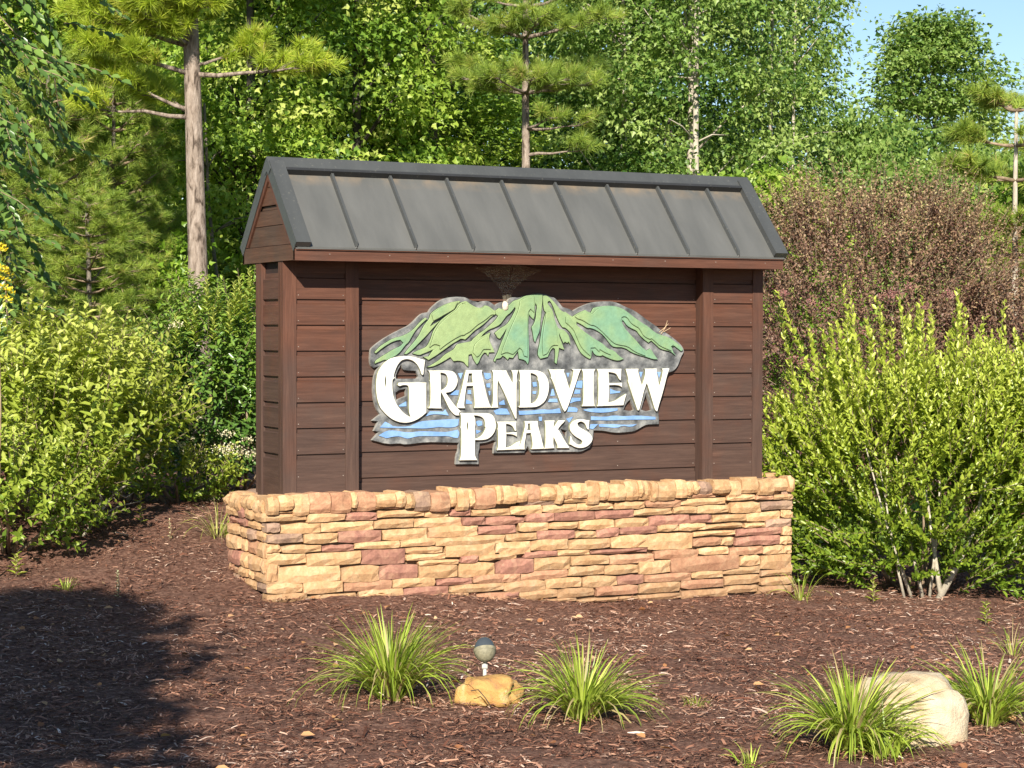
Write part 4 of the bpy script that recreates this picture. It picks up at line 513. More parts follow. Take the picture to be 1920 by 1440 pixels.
FRONT_STONES="""-.184 .098 -.138 -.09 o;.098 .33 -.151 -.1 o;.33 .524 -.151 -.104 r;.524 .818 -.145 -.101 o;.818 .97 -.154 -.109 o;.97 1.114 -.151 -.11 r;1.114 1.366 -.161 -.118 o;.251 .462 -.102 -.067 o;.789 1.024 -.101 -.065 o;1.024 1.259 -.112 -.065 m;-.103 .052 -.093 -.081 o;.052 .251 -.096 -.076 o;.462 .567 -.095 -.068 o;.567 .789 -.096 -.074 m;-.211 -.058 -.198 -.143 m;-.058 .181 -.211 -.151 o;.181 .5 -.212 -.154 o;.5 .75 -.205 -.152 o;.75 1.054 -.212 -.154 o;1.054 1.204 -.209 -.159 r;1.204 1.407 -.216 -.163 r;-.243 .075 -.262 -.205 m;.075 .283 -.271 -.212 o;.283 .553 -.28 -.205 r;.553 .838 -.277 -.208 o;.838 1.154 -.273 -.207 o;1.154 1.407 -.267 -.215 r;-.247 -.053 -.311 -.266 o;-.053 .186 -.32 -.272 o;.186 .382 -.321 -.282 r;.382 .663 -.317 -.276 o;.663 .887 -.318 -.269 o;.887 1.336 -.325 -.266 o;-.212 .093 -.378 -.318 o;.093 .424 -.399 -.32 o;.424 .697 -.41 -.317 r;.697 .936 -.358 -.32 o;.697 .946 -.396 -.358 o;.946 1.27 -.392 -.311 o;1.27 1.407 -.381 -.317 o;.774 1.035 -.427 -.396 o;1.045 1.16 -.426 -.383 r;1.16 1.407 -.419 -.383 o;-.234 -.072 -.472 -.369 o;-.072 .297 -.488 -.391 o;.297 .534 -.502 -.407 o;.534 .775 -.497 -.41 r;.775 1.03 -.505 -.423 o;1.035 1.27 -.512 -.426 o;1.27 1.408 -.501 -.427 r;-.185 .075 -.538 -.477 o;.075 .311 -.552 -.482 o;.316 .615 -.554 -.493 p;.615 .887 -.55 -.495 o;.892 1.12 -.552 -.509 r;1.12 1.357 -.553 -.499 p;-.158 .098 -.591 -.539 o;.098 .396 -.608 -.557 o;.41 .683 -.608 -.546 o;.683 .971 -.608 -.548 r;.976 1.326 -.598 -.548 o;.868 1.1 -.66 -.593 o;1.1 1.408 -.677 -.608 p;.654 .868 -.647 -.604 o;1.423 1.696 -.11 -.065 m;1.696 1.93 -.103 -.069 o;1.93 2.107 -.104 -.062 m;2.13 2.378 -.106 -.06 o;2.389 2.607 -.103 -.064 o;2.607 2.782 -.106 -.069 p;2.782 2.924 -.098 -.066 o;1.365 1.572 -.161 -.104 o;1.572 1.81 -.156 -.108 o;1.81 2.063 -.151 -.107 o;2.063 2.276 -.155 -.106 o;2.282 2.533 -.154 -.105 p;2.533 2.859 -.152 -.106 o;2.859 3.073 -.132 -.092 o;3.079 3.211 -.135 -.098 p;3.211 3.357 -.137 -.103 o;1.296 1.46 -.209 -.172 r;1.465 1.658 -.208 -.155 r;1.658 1.93 -.21 -.155 r;1.93 2.197 -.206 -.156 r;2.197 2.475 -.2 -.156 o;2.475 2.649 -.199 -.153 o;2.654 2.883 -.203 -.151 o;2.889 3.115 -.212 -.14 o;3.115 3.364 -.201 -.142 m;1.418 1.615 -.263 -.206 o;1.615 1.821 -.257 -.214 o;1.821 2.063 -.269 -.207 o;2.069 2.305 -.269 -.209 o;2.305 2.597 -.264 -.202 r;2.597 2.76 -.26 -.209 r;2.76 3.014 -.262 -.212 o;3.014 3.267 -.268 -.207 o;3.273 3.358 -.254 -.212 o;1.339 1.54 -.313 -.266 o;1.54 1.799 -.314 -.26 r;1.799 1.942 -.316 -.273 o;1.942 2.097 -.318 -.262 r;2.103 2.362 -.31 -.26 r;2.367 2.516 -.303 -.259 o;2.522 2.713 -.305 -.258 o;2.713 2.984 -.3 -.268 o;2.996 3.152 -.307 -.275 o;3.152 3.352 -.308 -.257 m;1.297 1.498 -.394 -.314 o;1.498 1.751 -.379 -.312 o;1.756 2.036 -.382 -.322 o;2.042 2.3 -.393 -.31 o;2.3 2.621 -.417 -.308 o;2.626 2.931 -.342 -.31 o;2.937 3.273 -.355 -.306 r;3.273 3.371 -.366 -.305 o;2.621 2.825 -.404 -.35 p;2.825 2.92 -.406 -.354 o;2.931 3.262 -.417 -.356 r;3.262 3.365 -.422 -.368 o;1.455 1.68 -.417 -.379 r;1.68 1.904 -.418 -.38 o;1.904 2.3 -.419 -.39 r;2.031 2.346 -.487 -.425 p;2.345 2.662 -.47 -.414 p;2.662 2.884 -.459 -.41 o;2.884 3.135 -.473 -.418 p;3.141 3.292 -.481 -.422 o;3.292 3.384 -.481 -.433 o;1.297 1.519 -.504 -.414 r;1.519 1.767 -.497 -.416 o;1.767 2.031 -.479 -.421 o;2.46 2.962 -.558 -.463 p;2.962 3.117 -.543 -.474 o;3.117 3.366 -.573 -.482 o;1.297 1.429 -.555 -.501 p;1.434 1.751 -.549 -.494 p;1.751 1.998 -.543 -.483 o;1.998 2.238 -.546 -.486 o;2.238 2.46 -.556 -.475 o;2.61 2.844 -.603 -.554 o;2.838 3.118 -.592 -.544 o;3.118 3.361 -.614 -.575 o;1.318 1.6 -.614 -.544 o;1.6 1.844 -.607 -.542 o;1.85 2.087 -.614 -.546 o;2.087 2.278 -.613 -.552 r;2.278 2.61 -.608 -.556 p;2.85 3.118 -.657 -.594 o;3.118 3.361 -.672 -.618 o;1.298 1.424 -.648 -.612 r;1.424 1.681 -.661 -.606 o;1.681 1.932 -.669 -.611 o;1.938 2.233 -.671 -.612 p;2.239 2.535 -.673 -.608 o;2.541 2.85 -.664 -.607 p;2.856 3.095 -.707 -.66 o;3.095 3.361 -.727 -.674 o;1.403 1.812 -.691 -.664 o;1.812 2.234 -.706 -.679 o;2.233 2.541 -.718 -.676 o;2.541 2.88 -.727 -.669 o"""
# ================================================================== GROUND
def ground_sheet(name, u0, u1, v0, v1, du, dv, dz, mat, bump=0.0, kind='structure'):
    us = np.arange(u0, u1+1e-6, du); vs = np.arange(v0, v1+1e-6, dv)
    U, V = np.meshgrid(us, vs)
    Z = gz(U, V)+dz
    if bump:
        Z = Z+bump*(np.sin(U*7.1+np.sin(V*5.3)*1.7)*0.4+np.sin(V*9.7+np.sin(U*6.1)*2.1)*0.4+np.sin(U*23.7+V*17.3)*0.2+np.sin(U*31-V*27+np.sin(U*13)*2)*0.2)
    X, Y = xy(U, V)
    me = bpy.data.meshes.new(name)
    nu, nv = len(us), len(vs)
    co = np.stack([X, Y, Z], -1).reshape(-1, 3)
    idx = np.arange(nu*nv).reshape(nv, nu)
    f = np.stack([idx[:-1, :-1], idx[:-1, 1:], idx[1:, 1:], idx[1:, :-1]], -1).reshape(-1, 4)
    me.vertices.add(len(co)); me.vertices.foreach_set('co', co.astype(np.float32).ravel())
    me.loops.add(f.size); me.loops.foreach_set('vertex_index', f.astype(np.int32).ravel())
    me.polygons.add(len(f)); me.polygons.foreach_set('loop_start', (np.arange(len(f))*4).astype(np.int32))
    me.polygons.foreach_set('loop_total', np.full(len(f), 4, np.int32))
    me.polygons.foreach_set('use_smooth', np.ones(len(f), bool))
    me.update(calc_edges=True)
    me.materials.append(mat)
    return tag(link(name, me), kind=kind)

M_SOIL = simple_mat('mulch_soil', [(0.32, (.06, .028, .018)), (0.5, (.18, .085, .058)), (0.66, (.30, .17, .12)), (0.76, (.45, .30, .22))], 38, 0.95, 1.0, 70, detail=8, bdist=0.03)
M_FLOOR = simple_mat('forest_floor', [(0.35, (.05, .04, .022)), (0.6, (.10, .08, .04)), (0.75, (.06, .10, .02))], 1.5, 0.95, 0.4, 20, detail=8)
M_GRASS_G = simple_mat('lawn_soil', [(0.35, (.07, .12, .02)), (0.7, (.14, .22, .035))], 6, 0.95, 0.4, 40)
M_CLAY = simple_mat('orange_clay', [(0.35, (.42, .19, .08)), (0.7, (.60, .33, .16))], 3, 0.95, 0.4, 30)
ground_sheet('ground', -90, 90, -30, 170, 5, 5, -0.10, M_FLOOR)
ground_sheet('mulch_bed', -7, 7, 1.5, 16.5, 0.05, 0.06, 0.0, M_SOIL, 0.014)
ground_sheet('lawn', 2.0, 13, 15.8, 24, 0.5, 0.5, 0.012, M_GRASS_G)
ground_sheet('clay_bank', 3.0, 16, 21.0, 27, 0.4, 0.4, 0.10, M_CLAY, 0.06)

# ================================================================== STONE BASE
rs = np.random.RandomState(5)
BX0, BX1, BY0, BY1 = -0.13, 3.345, -0.115, 0.55
base = empty('stone_base', (1.6, 0.18, -0.1), 'low wall of stacked tan, orange and dusty red ledge stones under the wooden sign', 'stone wall')
mb = MB(); mb.box(BX0+.035, BX1-.035, BY0+.035, BY1-.035, -0.45, ZB-.03)
mb.build('mortar_core', M_MORTAR, base)

def stone_obj(name, fo, ex, en, a0, a1, z0, z1, prot, mat, nx=5, nz=3, depth=.07, topwave=0.0):
    """a rock-faced block: a0..a1 along ex, z0..z1 up, bulging along en"""
    fo = np.array(fo, float); ex = np.array(ex, float); en = np.array(en, float)
    g = {}
    vs = []
    ph = rs.uniform(0, 6.28, 6)
    wd, ht = a1-a0, z1-z0
    crn = min(.008, ht*.12)
    for j in range(nz):
        for i in range(nx):
            s, t = i/(nx-1), j/(nz-1)
            s2 = s if 0 < i < nx-1 else s
            x = a0+wd*s; z = z0+ht*t
            if 0 < i < nx-1: x += rs.uniform(-.3, .3)*wd/(nx-1)
            if i in (0, nx-1) : z += (0.5-t)*2*crn*rs.uniform(.2, 1.0); x += rs.uniform(-.004, .006)*(1 if i == 0 else -1)
            if j in (0, nz-1): z += rs.uniform(-.0035, .0035)
            else: z += rs.uniform(-.08, .08)*ht
            edge = (1-abs(2*s-1)**3)*(1-abs(2*t-1)**3)
            d = prot+.006*edge+rs.uniform(-.0032, .0032)+(-.006 if (i in (0, nx-1) or j in (0, nz-1)) else 0)
            if j == nz-1: z += topwave*math.sin(ph[0]+s*3)
            g[i, j] = len(vs)
            p = fo+ex*x+en*d; vs.append((p[0], p[1], fo[2]+z))
    fs = [(g[i, j], g[i+1, j], g[i+1, j+1], g[i, j+1]) for i in range(nx-1) for j in range(nz-1)]
    ring = [g[i, 0] for i in range(nx)]+[g[nx-1, j] for j in range(1, nz)]+[g[i, nz-1] for i in range(nx-2, -1, -1)]+[g[0, j] for j in range(nz-2, 0, -1)]
    b = len(vs)
    for k in ring:
        p = np.array(vs[k]); q = p-en*(depth+(p-fo-ex*0)@en); vs.append(tuple(q))
    n = len(ring)
    fs += [(ring[(k+1) % n], ring[k], b+k, b+(k+1) % n) for k in range(n)]
    if ex[0]*en[1]-ex[1]*en[0] > 0: fs = [f[::-1] for f in fs]
    m = MB(); m.add(vs, fs, 0, False)
    o = m.build(name, mat, base)
    return o

mats_k = M_STONE
for rec in FRONT_STONES.split(';'):
    a, b_, c, d, k = rec.split()
    a, b_, c, d = float(a), float(b_), float(c)+ZB, float(d)+ZB
    a = max(a, BX0-.01); b_ = min(b_, BX1+.012)
    if c < 0.14 and a > 1: pass
    stone_obj('stone', (0, BY0, 0), (1, 0, 0), (0, -1, 0), a+.0025, b_-.0025, c+.002, d-.002, rs.uniform(.004, .017), mats_k[k])

def side_stones(fo, ex, en, length, zlo, zhi, wmin, wmax):
    z = zhi
    while z > zlo:
        h = rs.choice([.048, .055, .062, .085])
        a = 0.0
        while a < length-.001:
            wd = rs.uniform(wmin, wmax)
            if length-a-wd < wmin*.6: wd = length-a
            k = rs.choice(['o', 'o', 'o', 'o', 'r', 'p', 'm'])
            stone_obj('stone', fo, ex, en, a+.003, a+wd-.003, z-h+.003, z-.003, rs.uniform(.0, .026), mats_k[k])
            a += wd
        z -= h
side_stones((BX0, BY1, 0), (0, -1, 0), (-1, 0, 0), BY1-BY0, .12, ZB-.085, .10, .24)
side_stones((BX1, BY0, 0), (0, 1, 0), (1, 0, 0), BY1-BY0, -.15, ZB-.085, .22, .34)
side_stones((BX1, BY1, 0), (-1, 0, 0), (0, 1, 0), BX1-BX0, .12, ZB-.085, .45, .7)

def cap_run(fo, ex, en, length, wmin, wmax, dep, drop=0):
    """upright edge stones that make the coping: a front face and a top running back to the boards"""
    fo = np.array(fo, float); ex = np.array(ex, float); en = np.array(en, float)
    a = 0.0
    ht = .045
    while a < length-.001:
        wd = rs.uniform(wmin, wmax)
        if length-a-wd < wmin*.7: wd = length-a
        bot = ZB-rs.uniform(.075, .12); top = ZB+drop+rs.uniform(-.010, .016)
        pr = rs.uniform(.018, .042)
        k = rs.choice(['o', 'o', 'o', 'o', 'o', 'o', 'o', 'p', 'm'])
        prof = [(pr-.006, bot), (pr+.006, bot+.02), (pr+.008, (bot+top)/2), (pr-.002, top-.018), (pr-.022, top), (-dep, top-.006+rs.uniform(-.004, .004)), (-dep, bot)]
        vs = []
        n = len(prof)
        cols = 3
        for c in range(cols):
            s = c/(cols-1)
            rd = -.004 if c != 1 else 0.002
            x = a+.002+(wd-.004)*s
            for (dd, zz) in prof:
                jit = rs.uniform(-.004, .004)
                p = fo+ex*(x+rs.uniform(-.002, .002))+en*(dd+(rd if dd > -.02 else 0)+jit)
                zz2 = zz+(rd*.9 if zz > bot+.03 else -rd*.5)+jit
                vs.append((p[0], p[1], zz2))
        fs = []
        for c in range(cols-1):
            for i in range(n):
                fs.append((c*n+i, (c+1)*n+i, (c+1)*n+(i+1) % n, c*n+(i+1) % n))
        fs.append(tuple(range(n))[::-1]); fs.append(tuple((cols-1)*n+i for i in range(n)))
        if ex[0]*en[1]-ex[1]*en[0] > 0: fs = [f[::-1] for f in fs]
        m = MB(); m.add(vs, fs, 0, False)
        m.build('cap_stone', mats_k[k], base)
        a += wd
cap_run((BX0-.01, BY0, 0), (1, 0, 0), (0, -1, 0), BX1-BX0+.02, .035, .13, .16)
cap_run((BX0, BY1, 0), (0, -1, 0), (-1, 0, 0), BY1-BY0-.03, .05, .12, .16, -.022)
cap_run((BX1, BY0+.03, 0), (0, 1, 0), (1, 0, 0), BY1-BY0-.03, .06, .13, .16)
cap_run((BX1, BY1, 0), (-1, 0, 0), (0, 1, 0), BX1-BX0, .10, .18, .13, -.02)

# ================================================================== WOODEN SIGN
sign = empty('entrance_sign', (1.6, 0.22, ZB-.02), 'brown wooden neighbourhood entrance sign with a grey standing seam gable roof on the stone base', 'sign')
SW, SD = 3.206, 0.442
YE_ = -0.207
Z0 = ZB
EAVE_Z, RIDGE_Z, YE = ZB+1.382, ZB+1.853, -0.207
YR = SD/2
mb = MB(); mb.box(.03, SW-.03, .12, SD-.03, Z0-.04, ZB+1.34); mb.build('frame', M_WOOD_DARK, sign)

def fx(y):      # plank along X, front face looking to -Y
    return lambda a, p: (a, y+p[0], p[1])
def fside(x, sgn):
    return lambda a, p: (x+sgn*p[0], a, p[1])
def plank(z0, z1, along0, along1, fn, mat, parent, groove=.026, name='plank', dep=.03):
    g = groove
    prof = [(0, z0), (0, z1-g-.005), (.011, z1-g+.001), (.012, z1-g+.0015), (.012, z1+.002), (dep, z1+.002), (dep, z0)]
    if g <= 0: prof = [(0, z0), (0, z1), (dep, z1), (dep, z0)]
    m = MB(); m.extrude(prof, along0, along1, fn); return m.build(name, mat, parent)
GR = [1.24, 1.095, .951, .805, .66, .515, .37, .222, .074, -.07]
# centre panel
for i in range(len(GR)-1):
    plank(ZB+GR[i+1], ZB+GR[i], .4605, 2.758, fx(.079), M_WOOD_X, sign)
plank(ZB+1.24, ZB+1.335, .4605, 2.758, fx(.079), M_WOOD_X, sign, 0)
# fronts of the two columns
for (xa, xb) in ((.0815, .3785), (2.8365, 3.1305)):
    for i in range(len(GR)-3):
        plank(ZB+GR[i+1], ZB+GR[i], xa, xb, fx(.005), M_WOOD_X, sign)
    plank(ZB-.03, ZB+.221, xa, xb, fx(.005), M_WOOD_X, sign, .026, 'bottom_board')
    plank(ZB+1.241, ZB+1.335, xa, xb, fx(.005), M_WOOD_X, sign, 0)
def board(name, x0, x1, y0, y1, z0, z1, mat, parent=None):
    m = MB(); c = .003
    m.box(x0, x1, y0, y1, z0, z1)
    o = m.build(name, mat, parent or sign)
    return o
for (xa, xb) in ((0, .082), (.378, .459), (2.759, 2.837), (3.13, SW)):
    board('trim_board', xa+.0005, xb-.0005, 0, .03, ZB-.04, ZB+1.335, M_WOOD_Z)
board('return_board', .441, .4585, .0302, .1, ZB-.04, ZB+1.335, M_WOOD_Z)
board('return_board', 2.7595, 2.777, .0302, .1, ZB-.04, ZB+1.335, M_WOOD_Z)
# end walls
for sx, x in ((1, -.001), (-1, SW+.001)):
    f = fside(x+sx*.012, sx)
    for i in range(len(GR)-3):
        plank(ZB+GR[i+1], ZB+GR[i], .0705, .3515, f, M_WOOD_Y, sign, .028, 'side_plank')
    plank(ZB-.03, ZB+.221, .0705, .3515, f, M_WOOD_Y, sign, .028, 'side_bottom_board')
    xa, xb = sorted((x, x+sx*.028))
    board('corner_board', xa, xb, .0305, .069, ZB-.04, ZB+1.306, M_WOOD_Z)
    board('corner_board', xa, xb, .353, SD, ZB-.04, ZB+1.306, M_WOOD_Z)
# nail heads along the board ends
M_NAIL = simple_mat('galvanised_nail', [(0.3, (.16, .12, .10)), (0.7, (.38, .33, .29))], 40, .5, 0)
mb = MB()
for i in range(1, 10):
    z = ZB+GR[i]+.022
    for x_, y_ in ((.095, .005), (.365, .005), (2.85, .005), (3.118, .005), (.475, .079), (1.05, .079), (1.62, .079), (2.2, .079), (2.742, .079)):
        if y_ < .01 and i > 8: continue
        mb.box(x_-.0022, x_+.0022, y_-.0012, y_+.002, z-.0022, z+.0022)
for k in range(9): mb.box(.2+.36*k-.0025, .2+.36*k+.0025, YE_-.0012, YE_+.002, ZB+1.34-.0025, ZB+1.34+.0025)
tag(mb.build('nail_heads', M_NAIL, sign), kind='stuff')
# back wall boards (plain)
for i in range(len(GR)-1):
    m = MB(); m.box(.03, SW-.03, SD-.03, SD-.004, ZB+GR[i+1]+.003, ZB+GR[i]-.003); m.build('back_plank', M_WOOD_X, sign)

# ---- roof
sl = Vector((0, YR-YE, RIDGE_Z-EAVE_Z)); SLEN = sl.length; sd = sl/SLEN; sn = Vector((0, -sd.z, sd.y))
sdB = Vector((0, -sd.y, sd.z)); snB = Vector((0, sd.z, sd.y))
E0 = Vector((0, YE-.012, EAVE_Z-.002)); E1 = Vector((0, SD-YE+.012, EAVE_Z-.002))
X = Vector((1, 0, 0))
roof = empty('roof', (0, 0, 0)); roof.parent = sign; roof.location = Vector((1.6, .22, ZB+1.4))-sign.location
RX0, RX1 = -.011, SW+.018
SLF = SLEN+.012
for (E, d, n, front) in ((E0, sd, sn, True), (E1, sdB, snB, False)):
    # decking
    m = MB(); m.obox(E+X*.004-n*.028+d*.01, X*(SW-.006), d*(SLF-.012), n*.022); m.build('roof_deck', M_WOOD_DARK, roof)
    edges = [RX0+.012]+[.355+.3605*k for k in range(8)]+[RX1-.012]
    for k in range(9):
        m = MB()
        a, b_ = edges[k]+(.001 if k else 0), edges[k+1]-.001
        # pan with slightly upturned sides and a folded lower edge
        nseg = 5
        vs = []
        for j in range(nseg+1):
            s = SLF*j/nseg*(0.985)
            for q, lift in ((0, .006), (.015, 0), (.5, rs.uniform(-.0015, .002)), (.985, 0), (1, .006)):
                p = E+X*(a+(b_-a)*q)+d*s+n*lift
                vs.append(p)
        fs = [(j*5+i, j*5+i+1, j*5+i+6, j*5+i+5) for j in range(nseg) for i in range(4)]
        b0 = len(vs)
        for i in range(5): vs.append(vs[i]-Vector((0, 0, .007)))
        fs += [(b0+i, b0+i+1, i+1, i) for i in range(4)]
        if not front: fs = [f[::-1] for f in fs]
        m.add(vs, fs, 0, False)
        m.build('roof_panel', M_PAN, roof)
    for k in range(8):
        m = MB(); x = .355+.3605*k
        pr = [(-.009, 0), (-.007, .024), (.007, .024), (.009, 0)]
        vs = []
        for s, hh in ((.004, .25), (.022, 1), (SLF*.93, 1)):
            for (px_, h_) in pr: vs.append(E+X*(x+px_)+d*s+n*(h_*hh+.001))
        fs = [(j*4+i, j*4+i+1, j*4+i+5, j*4+i+4) for j in range(2) for i in range(3)]+[(3, 2, 1, 0), (8, 9, 10, 11)]
        m.add(vs, fs, 0); m.build('standing_seam', M_TRIM, roof)
    # rake trims
    for (x0, x1, xo) in ((RX0, .076, RX0), (3.135, RX1, RX1-.003)):
        m = MB()
        m.obox(E+X*x0+n*.034-d*.004, X*(x1-x0), d*(SLF-.002), n*.003)
        m.obox(E+X*xo-n*.036-d*.004, X*.003, d*(SLF-.002), n*.0695)
        xi = x1-.003 if x0 < 0 else x0
        m.obox(E+X*xi+n*.001-d*.004, X*.003, d*(SLF-.002), n*.0325)
        m.obox(E+X*x0+n*.0005-d*.0035, X*(x1-x0), d*.003, n*.033)
        m.build('rake_trim', M_TRIM, roof)
    # closure strip below the ridge cap, set back under its lip, its colour darkened for the shade there
    m = MB(); m.obox(E+X*.077+d*(SLF*.875)+n*.001, X*(3.134-.077), d*.02, n*.039); m.build('closure_strip', M_CLOSURE_SHADE, roof)
    # drip edge
    m = MB(); yy = E.y-(.003 if front else -.003)
    m.box(RX0+.004, RX1-.004, min(yy, yy-.002 if front else yy+.002), max(yy, yy-.002 if front else yy+.002), EAVE_Z-.016, EAVE_Z-.010)
    m.build('drip_edge', M_PAN, roof)
# ridge cap: one folded piece
m = MB()
capw = SLEN*.155
top = Vector((0, YR, RIDGE_Z+.040+.010))
vs = []
for x in (RX0-.004, 1.62, RX1+.004):
    vs += [Vector((x, 0, 0))+top-sd*capw-sn*.004, Vector((x, 0, 0))+top-sd*capw, Vector((x, 0, 0))+top, Vector((x, 0, 0))+top-sdB*capw, Vector((x, 0, 0))+top-sdB*capw-snB*.012]
fs = [(j*5+i, j*5+i+1, j*5+i+6, j*5+i+5)[::-1] for j in range(2) for i in range(4)]
m.add(vs, fs)
# end flashing
for x in (RX0-.004, RX1+.004):
    m.add([Vector((x, 0, 0))+top, Vector((x, 0, 0))+top-sd*capw, Vector((x, 0, 0))+top-sd*capw-sn*.05, Vector((x, 0, 0))+top-Vector((0, 0, .085)), Vector((x, 0, 0))+top-sdB*capw-snB*.05, Vector((x, 0, 0))+top-sdB*capw], [(0, 1, 2, 3), (0, 3, 4, 5)])
m.build('ridge_cap', M_TRIM, roof)

# fascia, soffit, gables
board('fascia_board', -.006, SW+.008, YE, YE+.022, ZB+1.303, ZB+1.378, M_WOOD_X)
board('fascia_board', -.006, SW+.008, SD-YE-.022, SD-YE, ZB+1.303, ZB+1.378, M_WOOD_X)
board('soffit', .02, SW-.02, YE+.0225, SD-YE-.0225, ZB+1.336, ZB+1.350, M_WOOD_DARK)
def yspan(z):   # inside the roof slopes at height z
    t = (z-EAVE_Z+.02)/(RIDGE_Z-EAVE_Z)
    return YE+(YR-YE)*max(t, 0), SD-YE-(YR-YE)*max(t, 0)
def gplate(name, x0, x1, poly, mat):
    m = MB(); n = len(poly)
    vs = [(x0, y, z) for y, z in poly]+[(x1, y, z) for y, z in poly]
    m.add(vs, [tuple(range(n))[::-1], tuple(range(n, 2*n))]+[(i, (i+1) % n, n+(i+1) % n, n+i) for i in range(n)])
    return m.build(name, mat, sign)
for (xo, sx) in ((-.006, 1), (SW+.008, -1)):
    zz = [ZB+1.303, ZB+1.395, ZB+1.51, ZB+1.60, ZB+1.625, ZB+1.73, ZB+1.82]
    for i in range(6):
        za, zb_ = zz[i]+.002, zz[i+1]-.002
        rec = .012 if i != 3 else .024
        ya, yb = yspan(za); yc, yd = yspan(zb_)
        if i == 0:
            poly = [(YE+.001, za), (SD-YE-.001, za), (SD-YE-.001, ZB+1.375), (yd, zb_), (yc, zb_), (YE+.001, ZB+1.375)]
            gplate('gable_board', xo, xo+sx*.02, poly, M_WOOD_G)
        else:
            gplate('gable_board', xo+sx*rec, xo+sx*.034, [(ya, za), (yb, za), (yd, zb_), (yc, zb_)], M_WOOD_G)
    zt_, zl = ZB+1.82, ZB+1.397
    for side in (0, 1):
        a, b_ = yspan(zl)[side], yspan(zt_)[side]
        wv = .052 if side == 0 else -.052
        poly = [(a, zl), (a+wv, zl), (b_+(YR-b_), zt_-.05), (b_+(YR-b_), zt_+.012), (b_, zt_)]
        gplate('rake_board', xo, xo+sx*.0115, poly, M_WOOD_Z)
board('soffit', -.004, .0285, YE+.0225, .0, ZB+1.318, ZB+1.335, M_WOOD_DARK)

# ---- carved panel
def decode(s):
    v = [float(t) for t in s.split()]
    l = list(zip(v[::2], v[1::2]))
    o = []
    for p in l:
        if not o or (abs(p[0]-o[-1][0])+abs(p[1]-o[-1][1])) > 2e-4: o.append(p)
    return o
def area(l):
    return sum(l[i][0]*l[(i+1) % len(l)][1]-l[(i+1) % len(l)][0]*l[i][1] for i in range(len(l)))/2
def slab(name, loops, yf, yb, mats, parent, bevel=.0025):
    loops = [decode(s) for s in loops]
    loops = [l if (area(l) > 0) == (i == 0) else l[::-1] for i, l in enumerate(loops)]
    m = MB()
    flat = [p for l in loops for p in l]
    def inset(l, b):
        n = len(l); out = []
        for i in range(n):
            a = Vector(l[i-1]); p = Vector(l[i]); c = Vector(l[(i+1) % n])
            e1 = (p-a).normalized() if (p-a).length > 1e-9 else Vector((1, 0)); e2 = (c-p).normalized() if (c-p).length > 1e-9 else e1
            n1 = Vector((-e1.y, e1.x)); n2 = Vector((-e2.y, e2.x)); h = n1+n2
            if h.length < .3: h = n1
            h.normalize(); k = b/max(h.dot(n1), .5)
            q = p+h*k; out.append((q.x, q.y))
        return out
    ins = [inset(l, bevel) for l in loops]
    fi = [p for l in ins for p in l]
    tri = tessellate_polygon([[Vector((p[0], p[1], 0)) for p in l] for l in ins])
    nf = len(flat)
    vs = [(x, yf, z+ZB) for x, z in fi]+[(x, yf+bevel, z+ZB) for x, z in flat]+[(x, yb, z+ZB) for x, z in flat]
    fs = []; ms = []
    for t in tri:
        a, b_, c = [fi[k] for k in t]
        ar = (b_[0]-a[0])*(c[1]-a[1])-(b_[1]-a[1])*(c[0]-a[0])
        fs.append(tuple(t) if ar > 0 else tuple(t)[::-1]); ms.append(0)
    o = 0
    for l in loops:
        n = len(l)
        for i in range(n):
            j = (i+1) % n
            fs.append((o+i, nf+o+i, nf+o+j, o+j)); ms.append(0)
            fs.append((nf+o+i, 2*nf+o+i, 2*nf+o+j, nf+o+j)); ms.append(1)
        o += n
    b = len(m.v)
    m.v = vs; m.f = fs; m.m = ms; m.sm = [False]*len(fs)
    return m.build(name, mats, parent)
panel = slab('carved_panel', BACK_SHAPE, .055, .0795, [M_BACK, M_BACK_EDGE], sign)
for s in WATER_SHAPES: slab('painted_wave', [s], .050, .056, [M_BLUE, M_BLUE_EDGE], panel, .001)
for s in MOUNTAIN_SHAPES: slab('mountain_relief', [s], .041, .056, [M_GREEN, M_GREEN_EDGE], panel, .002)
for s in RIDGE_SHAPES: slab('ridge_relief', [s], .032, .0415, [M_GREEN, M_GREEN_EDGE], panel, .0025)
for ch, loops in LETTER_SHAPES:
    o = slab('letter', loops, .034, .056, [M_WHITE, M_WHITE_EDGE], panel, .0025)
    o['label'] = 'raised white letter '+ch

# spider web and egg sac under the eave, straw caught behind the panel
def web_mat():
    m, t, out = mat_new('dusty_spider_silk')
    vec, tc = coords(t, (1, 1, 1))
    n1 = noise_n(t, vec, 26, 5, 0.6, 1.0)
    r = ramp(t, [(0.35, (.03, .03, .03)), (0.75, (.24, .24, .24))], n1)
    d = t.nodes.new('ShaderNodeBsdfDiffuse'); d.inputs[0].default_value = (.62, .56, .42, 1)
    tr = t.nodes.new('ShaderNodeBsdfTransparent')
    mx = t.nodes.new('ShaderNodeMixShader')
    t.links.new(r.outputs[0], mx.inputs[0]); t.links.new(tr.outputs[0], mx.inputs[1]); t.links.new(d.outputs[0], mx.inputs[2])
    t.links.new(mx.outputs[0], out.inputs[0])
    return m
M_WEB = web_mat()
M_SAC = simple_mat('pale_egg_sac', [(0.3, (.5, .42, .33)), (0.7, (.72, .64, .54))], 60, 0.9, 0.6)
web = empty('spider_web', (1.42, .03, ZB+1.10), 'dusty spider web funnelling up from the mountains to the eave above them', 'web')
